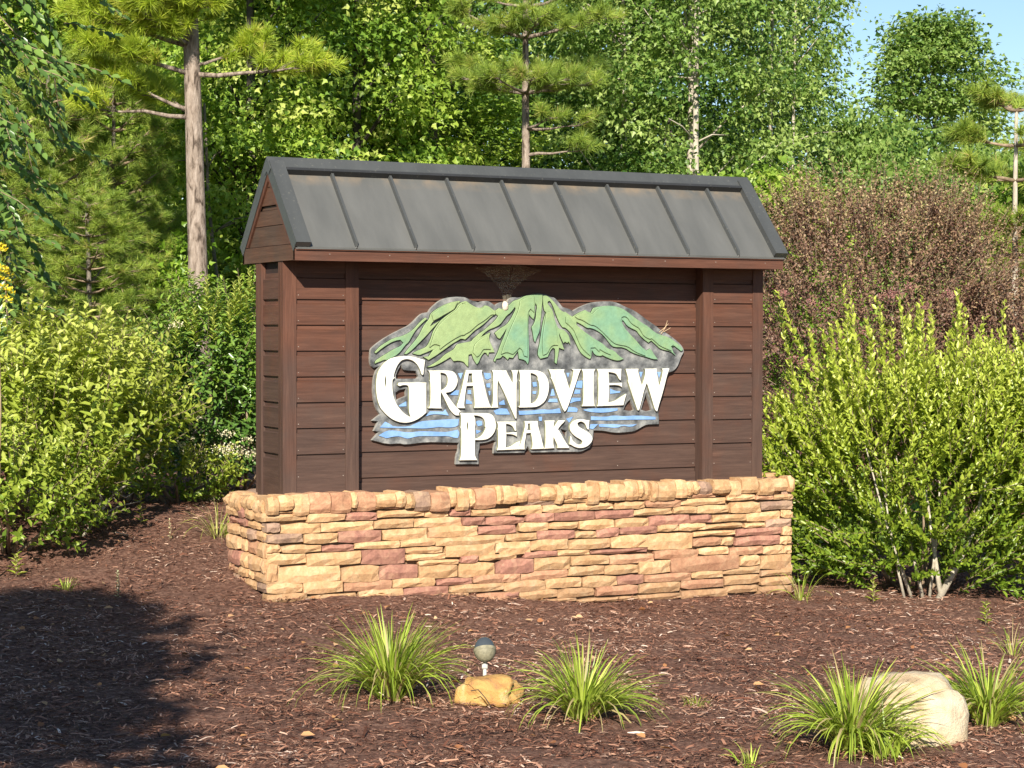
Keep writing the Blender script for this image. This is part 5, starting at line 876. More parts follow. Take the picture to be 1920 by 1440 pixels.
def sheet(top, bot, name):
    m = MB(); n = 10; k = 6
    vs = []
    for i in range(n+1):
        a = i/n
        tp = Vector(top[0]).lerp(Vector(top[1]), a); bt = Vector(bot[0]).lerp(Vector(bot[1]), a)
        for j in range(k+1):
            b_ = j/k; q = b_**2.2
            p = bt.lerp(tp, q); p.z = bt.z+(tp.z-bt.z)*b_
            vs.append(p)
    fs = [(i*(k+1)+j, (i+1)*(k+1)+j, (i+1)*(k+1)+j+1, i*(k+1)+j+1) for i in range(n) for j in range(k)]
    m.add(vs, fs, 0, True); m.build(name, M_WEB, web)
zt_ = ZB+1.33
sheet(((1.22, .07, zt_-.04), (1.44, .0, zt_-.02)), ((1.40, .05, ZB+1.09), (1.425, .04, ZB+1.09)), 'silk_sheet')
sheet(((1.44, -.03, zt_-.02), (1.66, .06, zt_-.05)), ((1.425, .04, ZB+1.09), (1.45, .05, ZB+1.09)), 'silk_sheet')
m = MB()
for i in range(5):
    for j in range(8):
        pass
def blob(mb, c, r, seg=8, ring=6, jit=.1, rr=np.random.RandomState(3)):
    c = Vector(c); vs = [c+Vector((0, 0, r[2]))]
    for i in range(1, ring):
        ph = math.pi*i/ring
        for j in range(seg):
            th = 2*math.pi*j/seg; q = 1+rr.uniform(-jit, jit)
            vs.append(c+Vector((r[0]*math.sin(ph)*math.cos(th)*q, r[1]*math.sin(ph)*math.sin(th)*q, r[2]*math.cos(ph)*q)))
    vs.append(c-Vector((0, 0, r[2])))
    fs = [(0, 1+j, 1+(j+1) % seg) for j in range(seg)]
    for i in range(ring-2):
        for j in range(seg):
            a = 1+i*seg+j; b_ = 1+i*seg+(j+1) % seg
            fs.append((a, a+seg, b_+seg, b_))
    l = len(vs)-1; o = 1+(ring-2)*seg
    fs += [(o+j, l, o+(j+1) % seg) for j in range(seg)]
    mb.add(vs, fs, 0, True)
m = MB(); blob(m, (1.412, .045, ZB+1.065), (.022, .016, .03)); m.build('egg_sac', M_SAC, web)
st = empty('straw_wisp', (2.50, .05, ZB+.93), 'wisp of dry straw caught on the right shoulder of the carved panel', 'straw')
m = MB()
for (a, b_, c) in (((2.47, .06, ZB+.905), (2.505, .045, ZB+.935), (2.53, .03, ZB+.965)), ((2.475, .06, ZB+.90), (2.52, .05, ZB+.92), (2.545, .03, ZB+.94)), ((2.49, .05, ZB+.90), (2.515, .04, ZB+.945), (2.525, .035, ZB+.985))):
    m.tube([a, b_, c], [.0025, .002, .0012], 4)
m.build('stalk', simple_mat('straw', [(0.3, (.42, .30, .18)), (0.7, (.6, .46, .3))], 30), st)
# ================================================================== PLANTS
def rand_dirs(rng, n, zmin=-1, zmax=1):
    z = rng.uniform(zmin, zmax, n); th = rng.uniform(0, 2*np.pi, n); r = np.sqrt(1-z*z)
    return np.stack([r*np.cos(th), r*np.sin(th), z], -1)

def crown_clumps(rng, n, h0, h1, rad, prof, squash=1.0, lobes=5, voids=True):
    """clump centres filling an uneven crown from h0 to h1; prof gives the relative radius at 0..1"""
    t = rng.uniform(0, 1, n)**0.9
    th = rng.uniform(0, 2*np.pi, n)
    a = rng.uniform(0, 6.28, 4)
    lob = 1+0.16*np.sin(lobes*th+a[0]+t*5)+0.12*np.sin(3*th+a[1]-t*9)+0.08*np.sin(t*22+a[2]+th)
    f = rng.uniform(0.15, 1, n)**0.42
    r = rad*prof(t)*lob*f
    hh = h1-h0
    for _ in range(6 if voids else 0):          # voids: move clumps out of the hollow places
        X_, Y_, Z_ = r*np.cos(th), r*np.sin(th), t*hh
        bad = np.sin(X_*2.6/max(rad, .5)+a[0])*np.sin(Y_*2.6/max(rad, .5)+a[1])*0.6+np.sin(Z_*2.9+a[2]+X_*1.7)*0.5+np.sin(Z_*1.3+a[3]-Y_*2.1)*0.4 < -.38
        k = bad.sum()
        if not k: break
        t[bad] = rng.uniform(0, 1, k); th[bad] = rng.uniform(0, 6.283, k); f[bad] = rng.uniform(.3, 1, k)**.42
        r = rad*prof(t)*lob*f
    return np.stack([r*np.cos(th), r*np.sin(th)*squash, h0+(h1-h0)*t], -1), np.stack([np.cos(th), np.sin(th), np.full(n, .0)], -1), f, t

def clump_leaves(rng, cen, outd, per, sr, sz, L, W, rnd_c, droop=.35, upw=.75):
    """sprays of leaves round each clump centre, roughly in drooping layers"""
    n = len(cen)
    o = rng.normal(0, 1, (n, per, 3))
    tangent = np.stack([-outd[:, 1], outd[:, 0], outd[:, 2]*0], -1)
    p = (cen[:, None]+outd[:, None]*(o[..., 0:1]*sr)+tangent[:, None]*(o[..., 1:2]*sr))
    p[..., 2] += o[..., 2]*sz-np.abs(o[..., 0])*sr*.25
    d = nrm(outd[:, None]*.7+nrm(p-cen[:, None])*.7+rng.normal(0, .7, (n, per, 3))+np.array([0, 0, -droop]))
    nn = nrm(np.array([0, 0, upw])+outd[:, None]*.6+rng.normal(0, .75, (n, per, 3)))
    LL = L*rng.uniform(.5, 1.2, (n, per))
    rnd = np.clip(rnd_c[:, None]+rng.normal(0, .13, (n, per)), 0, 1)
    return p.reshape(-1, 3), d.reshape(-1, 3), nn.reshape(-1, 3), LL.ravel(), (LL*W/L).ravel(), rnd.ravel()

def trunk_mesh(rng, h, r0, r1, lean=(0, 0), wob=.03, n=9):
    k = 10
    pts = []
    for i in range(k+1):
        s = i/k
        pts.append((lean[0]*s+wob*math.sin(s*7+rng.uniform(0, .6)), lean[1]*s+wob*math.cos(s*6), -.15+h*s))
    rad = [r0+(r1-r0)*(i/k)+(.25*r0 if i == 0 else 0) for i in range(k+1)]
    return pts, rad

def make_tree(seed, h, h0, rad, nclump, per, L, W, mat, bark, name, label, group=None, tpl=T_LOBE, r0=.10, sr=.26, sz=.11, prof=None, squash=1.0, cat='tree', voids=True):
    rng = np.random.RandomState(seed)
    prof = prof or (lambda t: np.sqrt(np.clip(1-(2*t-.85)**2*.55, .05, 1))*(1-np.clip(t-.8, 0, 1)*2.2))
    root = empty(name, (0, 0, 0), label, cat, group)
    pts, rad_ = trunk_mesh(rng, h*.93, r0, .02)
    cen, od, f, t = crown_clumps(rng, nclump, h0, h, rad, prof, squash, voids=voids)
    mb = MB(); mb.tube(pts, rad_, 9); mb.build('trunk', bark, root)
    mb = MB()
    for i in range(0, nclump, max(1, nclump//46)):
        c = Vector(cen[i]); zz = max(.3, c.z-(.35+.45*math.hypot(c.x, c.y)))
        s = min(zz/(h*.93), 1); k = min(int(s*10), 9)
        p0 = Vector(pts[k]).lerp(Vector(pts[k+1]), s*10-k)
        mid = p0.lerp(c, .5)+Vector((0, 0, .08))
        mb.tube([p0, mid, c], [.022, .014, .005], 5)
    mb.build('limbs', bark, root)['kind'] = 'stuff'
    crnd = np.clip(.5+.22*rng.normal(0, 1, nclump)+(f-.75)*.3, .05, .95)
    a = clump_leaves(rng, cen, od, per, sr, sz, L, W, crnd)
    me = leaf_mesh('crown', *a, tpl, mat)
    o = link('crown', me, root); o['kind'] = 'stuff'
    return root

def copy_thing(root, label, loc, rz=0, sc=(1, 1, 1), group=None):
    r = root.copy(); COL.objects.link(r)
    r.location = loc; r.rotation_euler = (0, 0, rz); r.scale = sc
    r['label'] = label
    if group: r['group'] = group
    for ch in list(root.children):
        c = ch.copy(); COL.objects.link(c); c.parent = r
        for g in ch.children:
            d = g.copy(); COL.objects.link(d); d.parent = c
    return r

LM_MID = leaf_mat('midsummer_leaf', [(0, (.07, .15, .022)), (.3, (.20, .33, .045)), (.65, (.35, .47, .07)), (1, (.52, .58, .15))], .42)
LM_COOL = leaf_mat('bluish_green_leaf', [(0, (.05, .12, .025)), (.5, (.19, .30, .06)), (1, (.42, .52, .16))], .40)
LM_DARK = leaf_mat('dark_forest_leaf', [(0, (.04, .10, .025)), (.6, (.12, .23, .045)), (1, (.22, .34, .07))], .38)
LM_FRESH = leaf_mat('fresh_yellow_green_leaf', [(0, (.10, .20, .02)), (.5, (.20, .34, .03)), (1, (.34, .46, .06))], .42)
LM_PINE = leaf_mat('pine_needles', [(0, (.18, .25, .03)), (.45, (.36, .47, .04)), (.8, (.54, .60, .06)), (1, (.58, .52, .12))], .35, .5)
LM_PINE_OLIVE = leaf_mat('olive_pine_needles', [(0, (.10, .17, .03)), (.5, (.25, .35, .05)), (.85, (.40, .47, .08)), (1, (.44, .35, .13))], .3, .5)

def put(root, px, v, rz=0, sc=(1, 1, 1)):
    root.location = place(uv_of(px, v), v); root.rotation_euler = (0, 0, rz); root.scale = sc
    return root

PR_COL = lambda t: np.sqrt(np.clip(1-(t-.45)**2*1.6, .05, 1))*(1-np.clip(t-.86, 0, 1)*3)
PR_DOME = lambda t: np.sqrt(np.clip(1-np.clip(t-.35, 0, 1)**2*2.2, .02, 1))*(.82+.3*np.minimum(t, .4))
G_FOR = 'broadleaf trees along the edge of the woods'
tA = make_tree(11, 9.5, .6, 1.40, 290, 130, .092, .078, LM_MID, M_BARK_DARK, 'broadleaf_tree', 'leafy dark green tree just right of the big pine trunk, behind the roof\'s left end', G_FOR, prof=PR_COL)
tB = make_tree(12, 9.0, .5, 1.30, 280, 130, .098, .084, LM_MID, M_BARK_DARK, 'broadleaf_tree', 'bright leafy tree behind the left half of the sign roof', G_FOR, prof=PR_COL)
tC = make_tree(13, 9.5, .5, 1.32, 300, 125, .088, .076, LM_COOL, M_BARK_PALE, 'broadleaf_tree', 'tall pale-trunked tree with blue-green leaves behind the right half of the sign roof', G_FOR, prof=PR_COL, r0=.075)
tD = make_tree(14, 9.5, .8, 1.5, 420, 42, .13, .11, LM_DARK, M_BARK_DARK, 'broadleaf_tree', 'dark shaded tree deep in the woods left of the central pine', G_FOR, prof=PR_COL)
tL = make_tree(16, 4.2, .2, 1.45, 210, 100, .10, .09, LM_COOL, M_BARK_DARK, 'low_tree', 'low green tree directly behind the top of the purple shrub', None, prof=PR_DOME, r0=.05)
tL2 = make_tree(17, 3.8, .2, 1.3, 190, 95, .10, .10, LM_MID, M_BARK_DARK, 'low_tree', 'low green tree behind the roof\'s right end', None, prof=PR_DOME, r0=.05)
tE = make_tree(15, 8.3, .6, 1.42, 400, 105, .105, .09, LM_COOL, M_BARK_PALE, 'round_topped_tree', 'big round-topped green tree standing against the sky at upper right', None, prof=PR_DOME, r0=.10, voids=False)
put(tA, 470, 27, .4); put(tB, 665, 27.5, 1.2); put(tC, 1290, 29, 2.6); put(tD, 880, 33, .5); put(tL, 1700, 30, .7); put(tL2, 1425, 26.5, 2.0)
put(tE, 1748, 40, 2.0, (1.1, 1.1, .965))
FOREST = [
 (tB, 'leafy tree in front of the dark bare trunk, left of the central pine', 830, 29.5, 3.3, (1.0, 1.0, .62)),
 (tA, 'shadowy tree filling the gap behind the big pine trunk', 330, 30.5, 4.1, (1.05, 1.05, 1)),
 (tA, 'tree directly behind the tallest young pine at left', 190, 29.5, 2.1, (1.05, 1.05, 1)),
 (tB, 'green tree at the far left behind the drooping branches', 40, 28.5, 5.0, (1.1, 1.1, 1)),
 (tD, 'dark tree outside the left edge behind the drooping branches', -120, 31, 2.0, (1.1, 1.1, 1)),
 (tC, 'blue-green tree just right of the central pine', 1165, 29.5, .9, (.92, .92, 1)),
 (tC, 'slim blue-green tree at the right end of the dense group, beside the sky gap', 1445, 31, 4.2, (.76, .76, 1)),
 (tL, 'pale green tree closing the gap at the left foot of the round-topped tree', 1625, 36, 2.2, (1.0, 1.0, 1.33)),
 (tL, 'short pale green tree filling the gap below the sky, left of the round-topped tree', 1590, 34, 5.4, (.85, .85, 1.17)),
 (tL, 'low green tree under the right side of the round-topped tree', 1845, 33, .3, (1.0, 1.0, 1.12)),
 (tL2, 'low green tree at the right edge behind the thin pine', 1985, 29, 1.7, (1.1, 1.1, 1.1)),
]
for (src, lab, px, v, rz, sc) in FOREST:
    copy_thing(src, lab, place(uv_of(px, v), v), rz, sc, G_FOR)
# second rank, darker
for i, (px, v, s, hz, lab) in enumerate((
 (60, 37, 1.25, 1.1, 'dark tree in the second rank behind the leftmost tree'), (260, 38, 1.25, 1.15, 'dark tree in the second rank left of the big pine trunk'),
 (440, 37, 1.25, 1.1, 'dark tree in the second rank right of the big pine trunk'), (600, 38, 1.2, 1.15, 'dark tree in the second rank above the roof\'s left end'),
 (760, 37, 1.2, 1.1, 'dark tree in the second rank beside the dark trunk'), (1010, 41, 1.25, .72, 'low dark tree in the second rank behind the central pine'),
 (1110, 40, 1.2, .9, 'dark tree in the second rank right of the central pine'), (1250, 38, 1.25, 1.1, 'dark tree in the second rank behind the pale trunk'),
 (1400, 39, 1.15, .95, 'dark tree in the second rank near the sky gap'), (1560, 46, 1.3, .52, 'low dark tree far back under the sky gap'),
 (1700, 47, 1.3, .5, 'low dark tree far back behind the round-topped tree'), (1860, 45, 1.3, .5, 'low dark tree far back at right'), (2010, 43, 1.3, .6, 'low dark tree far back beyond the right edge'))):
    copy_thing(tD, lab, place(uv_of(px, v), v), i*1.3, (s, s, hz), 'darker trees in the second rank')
# far wood closing the view between trunks
def far_wood():
    rng = np.random.RandomState(77)
    n = 1900
    u = rng.uniform(-34, 36, n); v = rng.uniform(50, 62, n)
    z = rng.uniform(0, 1, n)**.8*(3.4+1.1*np.sin(u*.5)+.8*np.sin(u*1.3+1))
    x, y = xy(u, v)
    cen = np.stack([x, y, z-.4], -1)
    od = np.tile(np.array([-FH[0], -FH[1], 0]), (n, 1))
    a = clump_leaves(rng, cen, od, 42, .75, .35, .32, .26, np.clip(rng.normal(.45, .2, n), 0, 1))
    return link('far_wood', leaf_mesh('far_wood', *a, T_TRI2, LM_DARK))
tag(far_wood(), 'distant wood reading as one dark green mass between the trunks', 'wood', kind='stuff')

# ---- understory bushes
def bush(seed, r, h, n, per, L, W, mat, name, label, tpl=T_LOBE, group=None, bark=M_TWIG, prof=None, cat='bush', sr=.14, sz=.07):
    rng = np.random.RandomState(seed)
    root = empty(name, (0, 0, 0), label, cat, group)
    prof = prof or (lambda t: np.sqrt(np.clip(1-np.clip(t-.3, 0, 1)**2*1.9, .03, 1))*(.7+.5*np.minimum(t, .5)))
    cen, od, f, t = crown_clumps(rng, n, .08, h, r, prof)
    mb = MB()
    for i in range(0, n, max(1, n//26)):
        c = Vector(cen[i]); b = Vector((c.x*.12, c.y*.12, -.03))
        mb.tube([b, b.lerp(c, .5)+Vector((0, 0, .05)), c], [.014, .01, .004], 5)
    mb.build('stems', bark, root)['kind'] = 'stuff'
    a = clump_leaves(rng, cen, od, per, sr, sz, L, W, np.clip(.5+.2*rng.normal(0, 1, n), .05, .95))
    o = link('foliage', leaf_mesh('foliage', *a, tpl, mat), root); o['kind'] = 'stuff'
    return root
G_UN = 'fresh green saplings at the foot of the woods'
bA = bush(21, .85, 2.3, 190, 36, .095, .07, LM_FRESH, 'sapling', 'bright green sapling left of the big pine trunk', group=G_UN)
put(bA, 300, 24.0)
copy_thing(bA, 'bright green sapling between the big pine trunk and the sign', place(uv_of(470, 24), 24), 2.1, (.8, .8, .95), G_UN)
copy_thing(bA, 'low green sapling behind the left shrub', place(uv_of(160, 24), 24), 4.0, (1, 1, .8), G_UN)
copy_thing(bA, 'low green sapling at the far left behind the shrub', place(uv_of(20, 24), 24), 3.0, (1, 1, .85), G_UN)
copy_thing(bA, 'bright sapling behind the right part of the roof, next to the purple shrub', place(uv_of(1500, 24), 24), 1.0, (.8, .8, 1.1), G_UN)
copy_thing(bA, 'fresh green sapling at the right edge under the thin pine', place(uv_of(1850, 23), 23), 5.1, (.8, .8, .98), G_UN)

# ---- pines
def tuft_mesh(name, cen, axis, rng, per, L, W, mat, rnd_c, spread=1.05):
    n = len(cen)
    d = nrm(axis[:, None]*1.0+rand_dirs(rng, n*per).reshape(n, per, 3)*spread)
    p = cen[:, None]+d*.01+axis[:, None]*rng.uniform(-.06, .02, (n, per, 1))
    nn = rand_dirs(rng, n*per).reshape(n, per, 3)
    LL = L*rng.uniform(.7, 1.1, (n, per))
    rnd = np.clip(rnd_c[:, None]+rng.normal(0, .12, (n, per)), 0, 1)
    return leaf_mesh(name, p.reshape(-1, 3), d.reshape(-1, 3), nn.reshape(-1, 3), LL.ravel(), W, rnd.ravel(), T_NEED, mat)

def make_pine(seed, h, r0, whorls, label, mat, bark, name='pine_tree', group=None, per=26, NL=.15, NW=.006, lean=(0, 0), r1=.02, dens=15, wob=.02):
    """whorls: (height, list of (azimuth, length, rise, foliage share))"""
    rng = np.random.RandomState(seed)
    root = empty(name, (0, 0, 0), label, 'tree', group)
    pts, rad = trunk_mesh(rng, h, r0, r1, lean, wob, 10)
    mb = MB(); mb.tube(pts, rad, 12); mb.build('trunk', bark, root)
    tc, ta = [], []
    mb = MB()
    for (hz, brs) in whorls:
        s = (hz+.15)/h; k = min(int(s*10), 9); p0 = Vector(pts[k]).lerp(Vector(pts[k+1]), s*10-k)
        for (az, ln, rise, fs) in brs:
            dirh = Vector((math.cos(az), math.sin(az), 0))
            P = [p0+dirh*ln*q+Vector((0, 0, rise*ln*(q**1.5)))+Vector((rng.uniform(-.02, .02)*ln, rng.uniform(-.02, .02)*ln, rng.uniform(-.03, .03)*ln)) for q in (0, .25, .5, .75, 1)]
            P[0] = p0
            rr = .014+.016*ln
            mb.tube(P, [rr, rr*.8, rr*.6, rr*.4, rr*.2], 6)
            nb = int(dens*ln*fs*1.6)+2
            for i in range(nb):
                q = 1-fs*rng.uniform(0, 1)**1.2
                kk = min(int(q*4), 3); b = P[kk].lerp(P[kk+1], q*4-kk)
                side = Vector((-dirh.y, dirh.x, 0))*rng.choice([-1, 1])
                l2 = (.18+.34*ln*(1-abs(q-.65)))*rng.uniform(.5, 1.0)
                d2 = (dirh*rng.uniform(.3, 1)+side*rng.uniform(.2, 1)+Vector((0, 0, rng.uniform(.05, .55)))).normalized()
                e = b+d2*l2
                mb.tube([b, b.lerp(e, .5)+Vector((0, 0, -.015)), e], [.006, .005, .003], 4, cap=False)
                for j in range(3):
                    qq = rng.uniform(.45, 1)
                    tc.append(b.lerp(e, qq)); ta.append((d2+Vector((rng.uniform(-.5, .5), rng.uniform(-.5, .5), rng.uniform(.1, .8)))).normalized())
                tc.append(e); ta.append(d2)
    mb.build('branches', M_TWIG if bark is not M_BARK_PINE else bark, root)['kind'] = 'stuff'
    tc = np.array([tuple(p) for p in tc]); ta = np.array([tuple(p) for p in ta])
    o = link('needles', tuft_mesh('needles', tc, ta, rng, per, NL, NW, mat, np.clip(rng.normal(.5, .2, len(tc)), 0, 1)), root); o['kind'] = 'stuff'
    return root

def world_az(side, depth):
    """azimuth of a direction given as right-of-view and away-from-viewer parts"""
    x = RH[0]*side+FH[0]*depth; y = RH[1]*side+FH[1]*depth
    return math.atan2(y, x)
# the big pine: trunk bare to 4 m, sparse yellow-green plates
A = world_az
big = [
 (3.45, [(A(-1, -.4), 1.05, .05, .25)]),
 (3.52, [(A(-1, -.2), .85, .55, .6), (A(-.8, .8), .9, .5, .7)]),
 (3.92, [(A(1, -.25), 1.28, .04, .45), (A(-1, -.5), 1.05, .25, .7)]),
 (4.02, [(A(.9, -.1), .62, .35, .7)]),
 (4.22, [(A(-1, -.3), 1.15, .32, .75), (A(-.6, -1), .8, .45, .7)]),
 (4.45, [(A(.4, -1), .55, .35, .8), (A(-.4, -1), .7, .30, .8), (A(-1, .4), 1.1, .35, .8)]),
 (4.8, [(A(-.9, -.7), 1.0, .35, .8), (A(-.3, -1), .5, .3, .8)]),
 (5.3, [(A(-1, .1), 1.2, .3, .8), (A(-.6, -.9), 1.0, .3, .8)]),
 (6.2, [(A(1, -.2), 1.5, .3, .7), (A(-1, -.6), 1.4, .3, .7), (A(0, 1), 1.3, .3, .7)]),
 (7.2, [(A(.6, -1), 1.3, .4, .7), (A(-1, .3), 1.3, .4, .7), (A(1, 1), 1.2, .3, .7)]),
 (8.2, [(A(.6, 1), 1.0, .5, .8), (A(-1, -.3), .9, .5, .8), (A(1, -.6), .8, .5, .8)])]
bp = make_pine(31, 9.0, .125, big, 'tall pine with a bare grey trunk and bright needle plates, left of the sign', LM_PINE, M_BARK_PINE, per=44, NL=.16, NW=.0075, r1=.05, lean=(-.22*RH[0], -.22*RH[1]), dens=30, wob=.012)
put(bp, 378, 22)

def whorl_set(rng, h, z0, dz, lmax, rise=.35, n=5, fs=.8, top=.25):
    out = []; z = z0
    while z < h-.15:
        l = lmax*(1-(z-z0)/(h-z0))**.8+top
        a0 = rng.uniform(0, 6.28)
        out.append((z, [(a0+6.283*k/n+rng.uniform(-.3, .3), l*rng.uniform(.75, 1.1), rise*rng.uniform(.6, 1.3), fs) for k in range(n)]))
        z += dz*rng.uniform(.8, 1.2)
    return out
rng = np.random.RandomState(41)
G_YP = 'young pines left of the big pine trunk'
yp1 = make_pine(32, 4.6, .045, whorl_set(rng, 4.6, .3, .2, .85, .5, 4, .7), 'tallest young pine, left of the big pine trunk', LM_PINE_OLIVE, M_BARK, 'young_pine', G_YP, per=26, NL=.14, NW=.0075, dens=12)
put(yp1, 215, 25.0)
copy_thing(yp1, 'young pine at left, behind the drooping branches', place(uv_of(95, 24.2), 24.2), 1.7, (1, 1, .98), G_YP)
copy_thing(yp1, 'short young pine close behind the left shrub', place(uv_of(165, 20.5), 20.5), 3.0, (.85, .85, .55), G_YP)
copy_thing(yp1, 'short young pine just left of the big pine trunk', place(uv_of(250, 23.6), 23.6), 4.2, (.7, .7, .60), G_YP)
copy_thing(yp1, 'young pine at the left edge behind the yellow flowers', place(uv_of(20, 22), 22), 5.2, (.9, .9, .72), G_YP)
# central pine
rng = np.random.RandomState(43)
cw = [(3.78, [(A(1, -.5), .75, .05, .25)]),
 (4.12, [(A(1, -.2), .7, .05, .3), (A(.6, -.9), .55, .2, .4)]),
 (4.58, [(A(-1, -.3), .8, .2, .8), (A(1, -.3), .85, .12, .8), (A(.1, -1), .75, .12, .8), (A(-.5, -.9), .7, .15, .8), (A(.6, -.8), .75, .1, .8)]),
 (4.85, [(A(-1, .3), .8, .15, .8), (A(1, .5), .9, .1, .8), (A(0, 1), .8, .15, .8)]),
 (5.3, [(A(-1, -.2), .85, .35, .7), (A(1, -.4), .95, .22, .7), (A(.2, -1), .7, .2, .8), (A(-.5, -.9), .6, .2, .8)]),
 (5.7, [(A(1, -.1), 1.0, .3, .7), (A(-.7, .7), .8, .3, .7), (A(.5, -1), .6, .4, .8)]),
 (6.3, [(A(1, .2), .9, .3, .8), (A(-1, -.3), .9, .3, .8), (A(0, -1), .8, .3, .8)]),
 (7.1, [(A(.5, .8), .7, .4, .8), (A(-.8, 0), .7, .4, .8), (A(.6, -.8), .6, .4, .8)])]
cp = make_pine(33, 7.8, .085, cw, 'pine with layered needle plates rising behind the middle of the roof', LM_PINE_OLIVE, M_BARK_PINE, per=34, NL=.16, NW=.0065, r1=.02, dens=15)
put(cp, 985, 26)
# dark trunk left of it
def bare(seed, px, v, h, r0, bark, name, label, lean=(0, 0)):
    rng = np.random.RandomState(seed)
    root = empty(name, place(uv_of(px, v), v), label, 'tree')
    pts, rad = trunk_mesh(rng, h, r0, r0*.5, lean, .04)
    off = root.location
    mb = MB(); mb.tube([Vector(p)+off for p in pts], rad, 9); mb.build('trunk', bark, root)
    mb = MB()
    for i in range(9):
        k = rng.randint(4, 9); p0 = Vector(pts[k])+off; az = rng.uniform(0, 6.28); l = rng.uniform(.3, .8)
        q = p0+Vector((math.cos(az)*l, math.sin(az)*l, rng.uniform(-.1, .3)))
        mb.tube([p0, p0.lerp(q, .5)+Vector((0, 0, .06)), q], [.014, .01, .004], 5)
    mb.build('dead_branches', bark, root)['kind'] = 'stuff'
bare(51, 806, 28.2, 9, .14, M_BARK_DARK, 'bare_trunk', 'dark bare trunk showing between the leaves left of the central pine')
bare(52, 1297, 28.3, 9, .055, M_BARK_PALE, 'bare_trunk', 'pale slender trunk running up in front of the blue-green tree', (.1, 0))
bare(53, 430, 26, 4.2, .035, M_BARK, 'bare_trunk', 'thin grey leaning sapling stem right of the big pine trunk', (-.35, 0))
bare(54, 1480, 30.5, 8, .035, M_BARK_PALE, 'bare_trunk', 'thin pale stem near the right end of the dense trees', (.1, 0))
# right thin pine
rng = np.random.RandomState(47)
rw = [(2.65, [(A(-1, -.4), .8, .0, .6), (A(.8, -.4), .7, .1, .6)]), (2.95, [(A(-1, -.2), .95, -.02, .7), (A(-.3, -1), .7, .05, .7), (A(1, -.3), .8, .1, .7)]),
 (3.5, [(A(-1, -.3), .7, .2, .7), (A(.7, -.6), .7, .2, .7), (A(-.3, .9), .6, .2, .7)]), (3.9, [(A(-1, .1), .6, .2, .8), (A(.5, -.8), .6, .2, .8), (A(1, .4), .6, .2, .8)]),
 (4.3, [(A(-.8, -.4), .45, .4, .8), (A(.8, -.4), .45, .4, .8), (A(0, .9), .4, .4, .8)])]
rp = make_pine(34, 4.45, .055, rw, 'thin young pine with a pale stem at the right edge behind the purple shrub', LM_PINE_OLIVE, M_BARK_PALE, 'young_pine', per=34, NL=.15, NW=.009, dens=22)
put(rp, 1902, 23)
rq = make_pine(35, 6.4, .06, whorl_set(rng, 6.4, 2.4, .38, .8, .25), 'pine mostly beyond the right edge, its tips reaching into the sky corner', LM_PINE_OLIVE, M_BARK_PINE, 'young_pine', per=30, NL=.15, NW=.009, dens=14)
put(rq, 2035, 27)

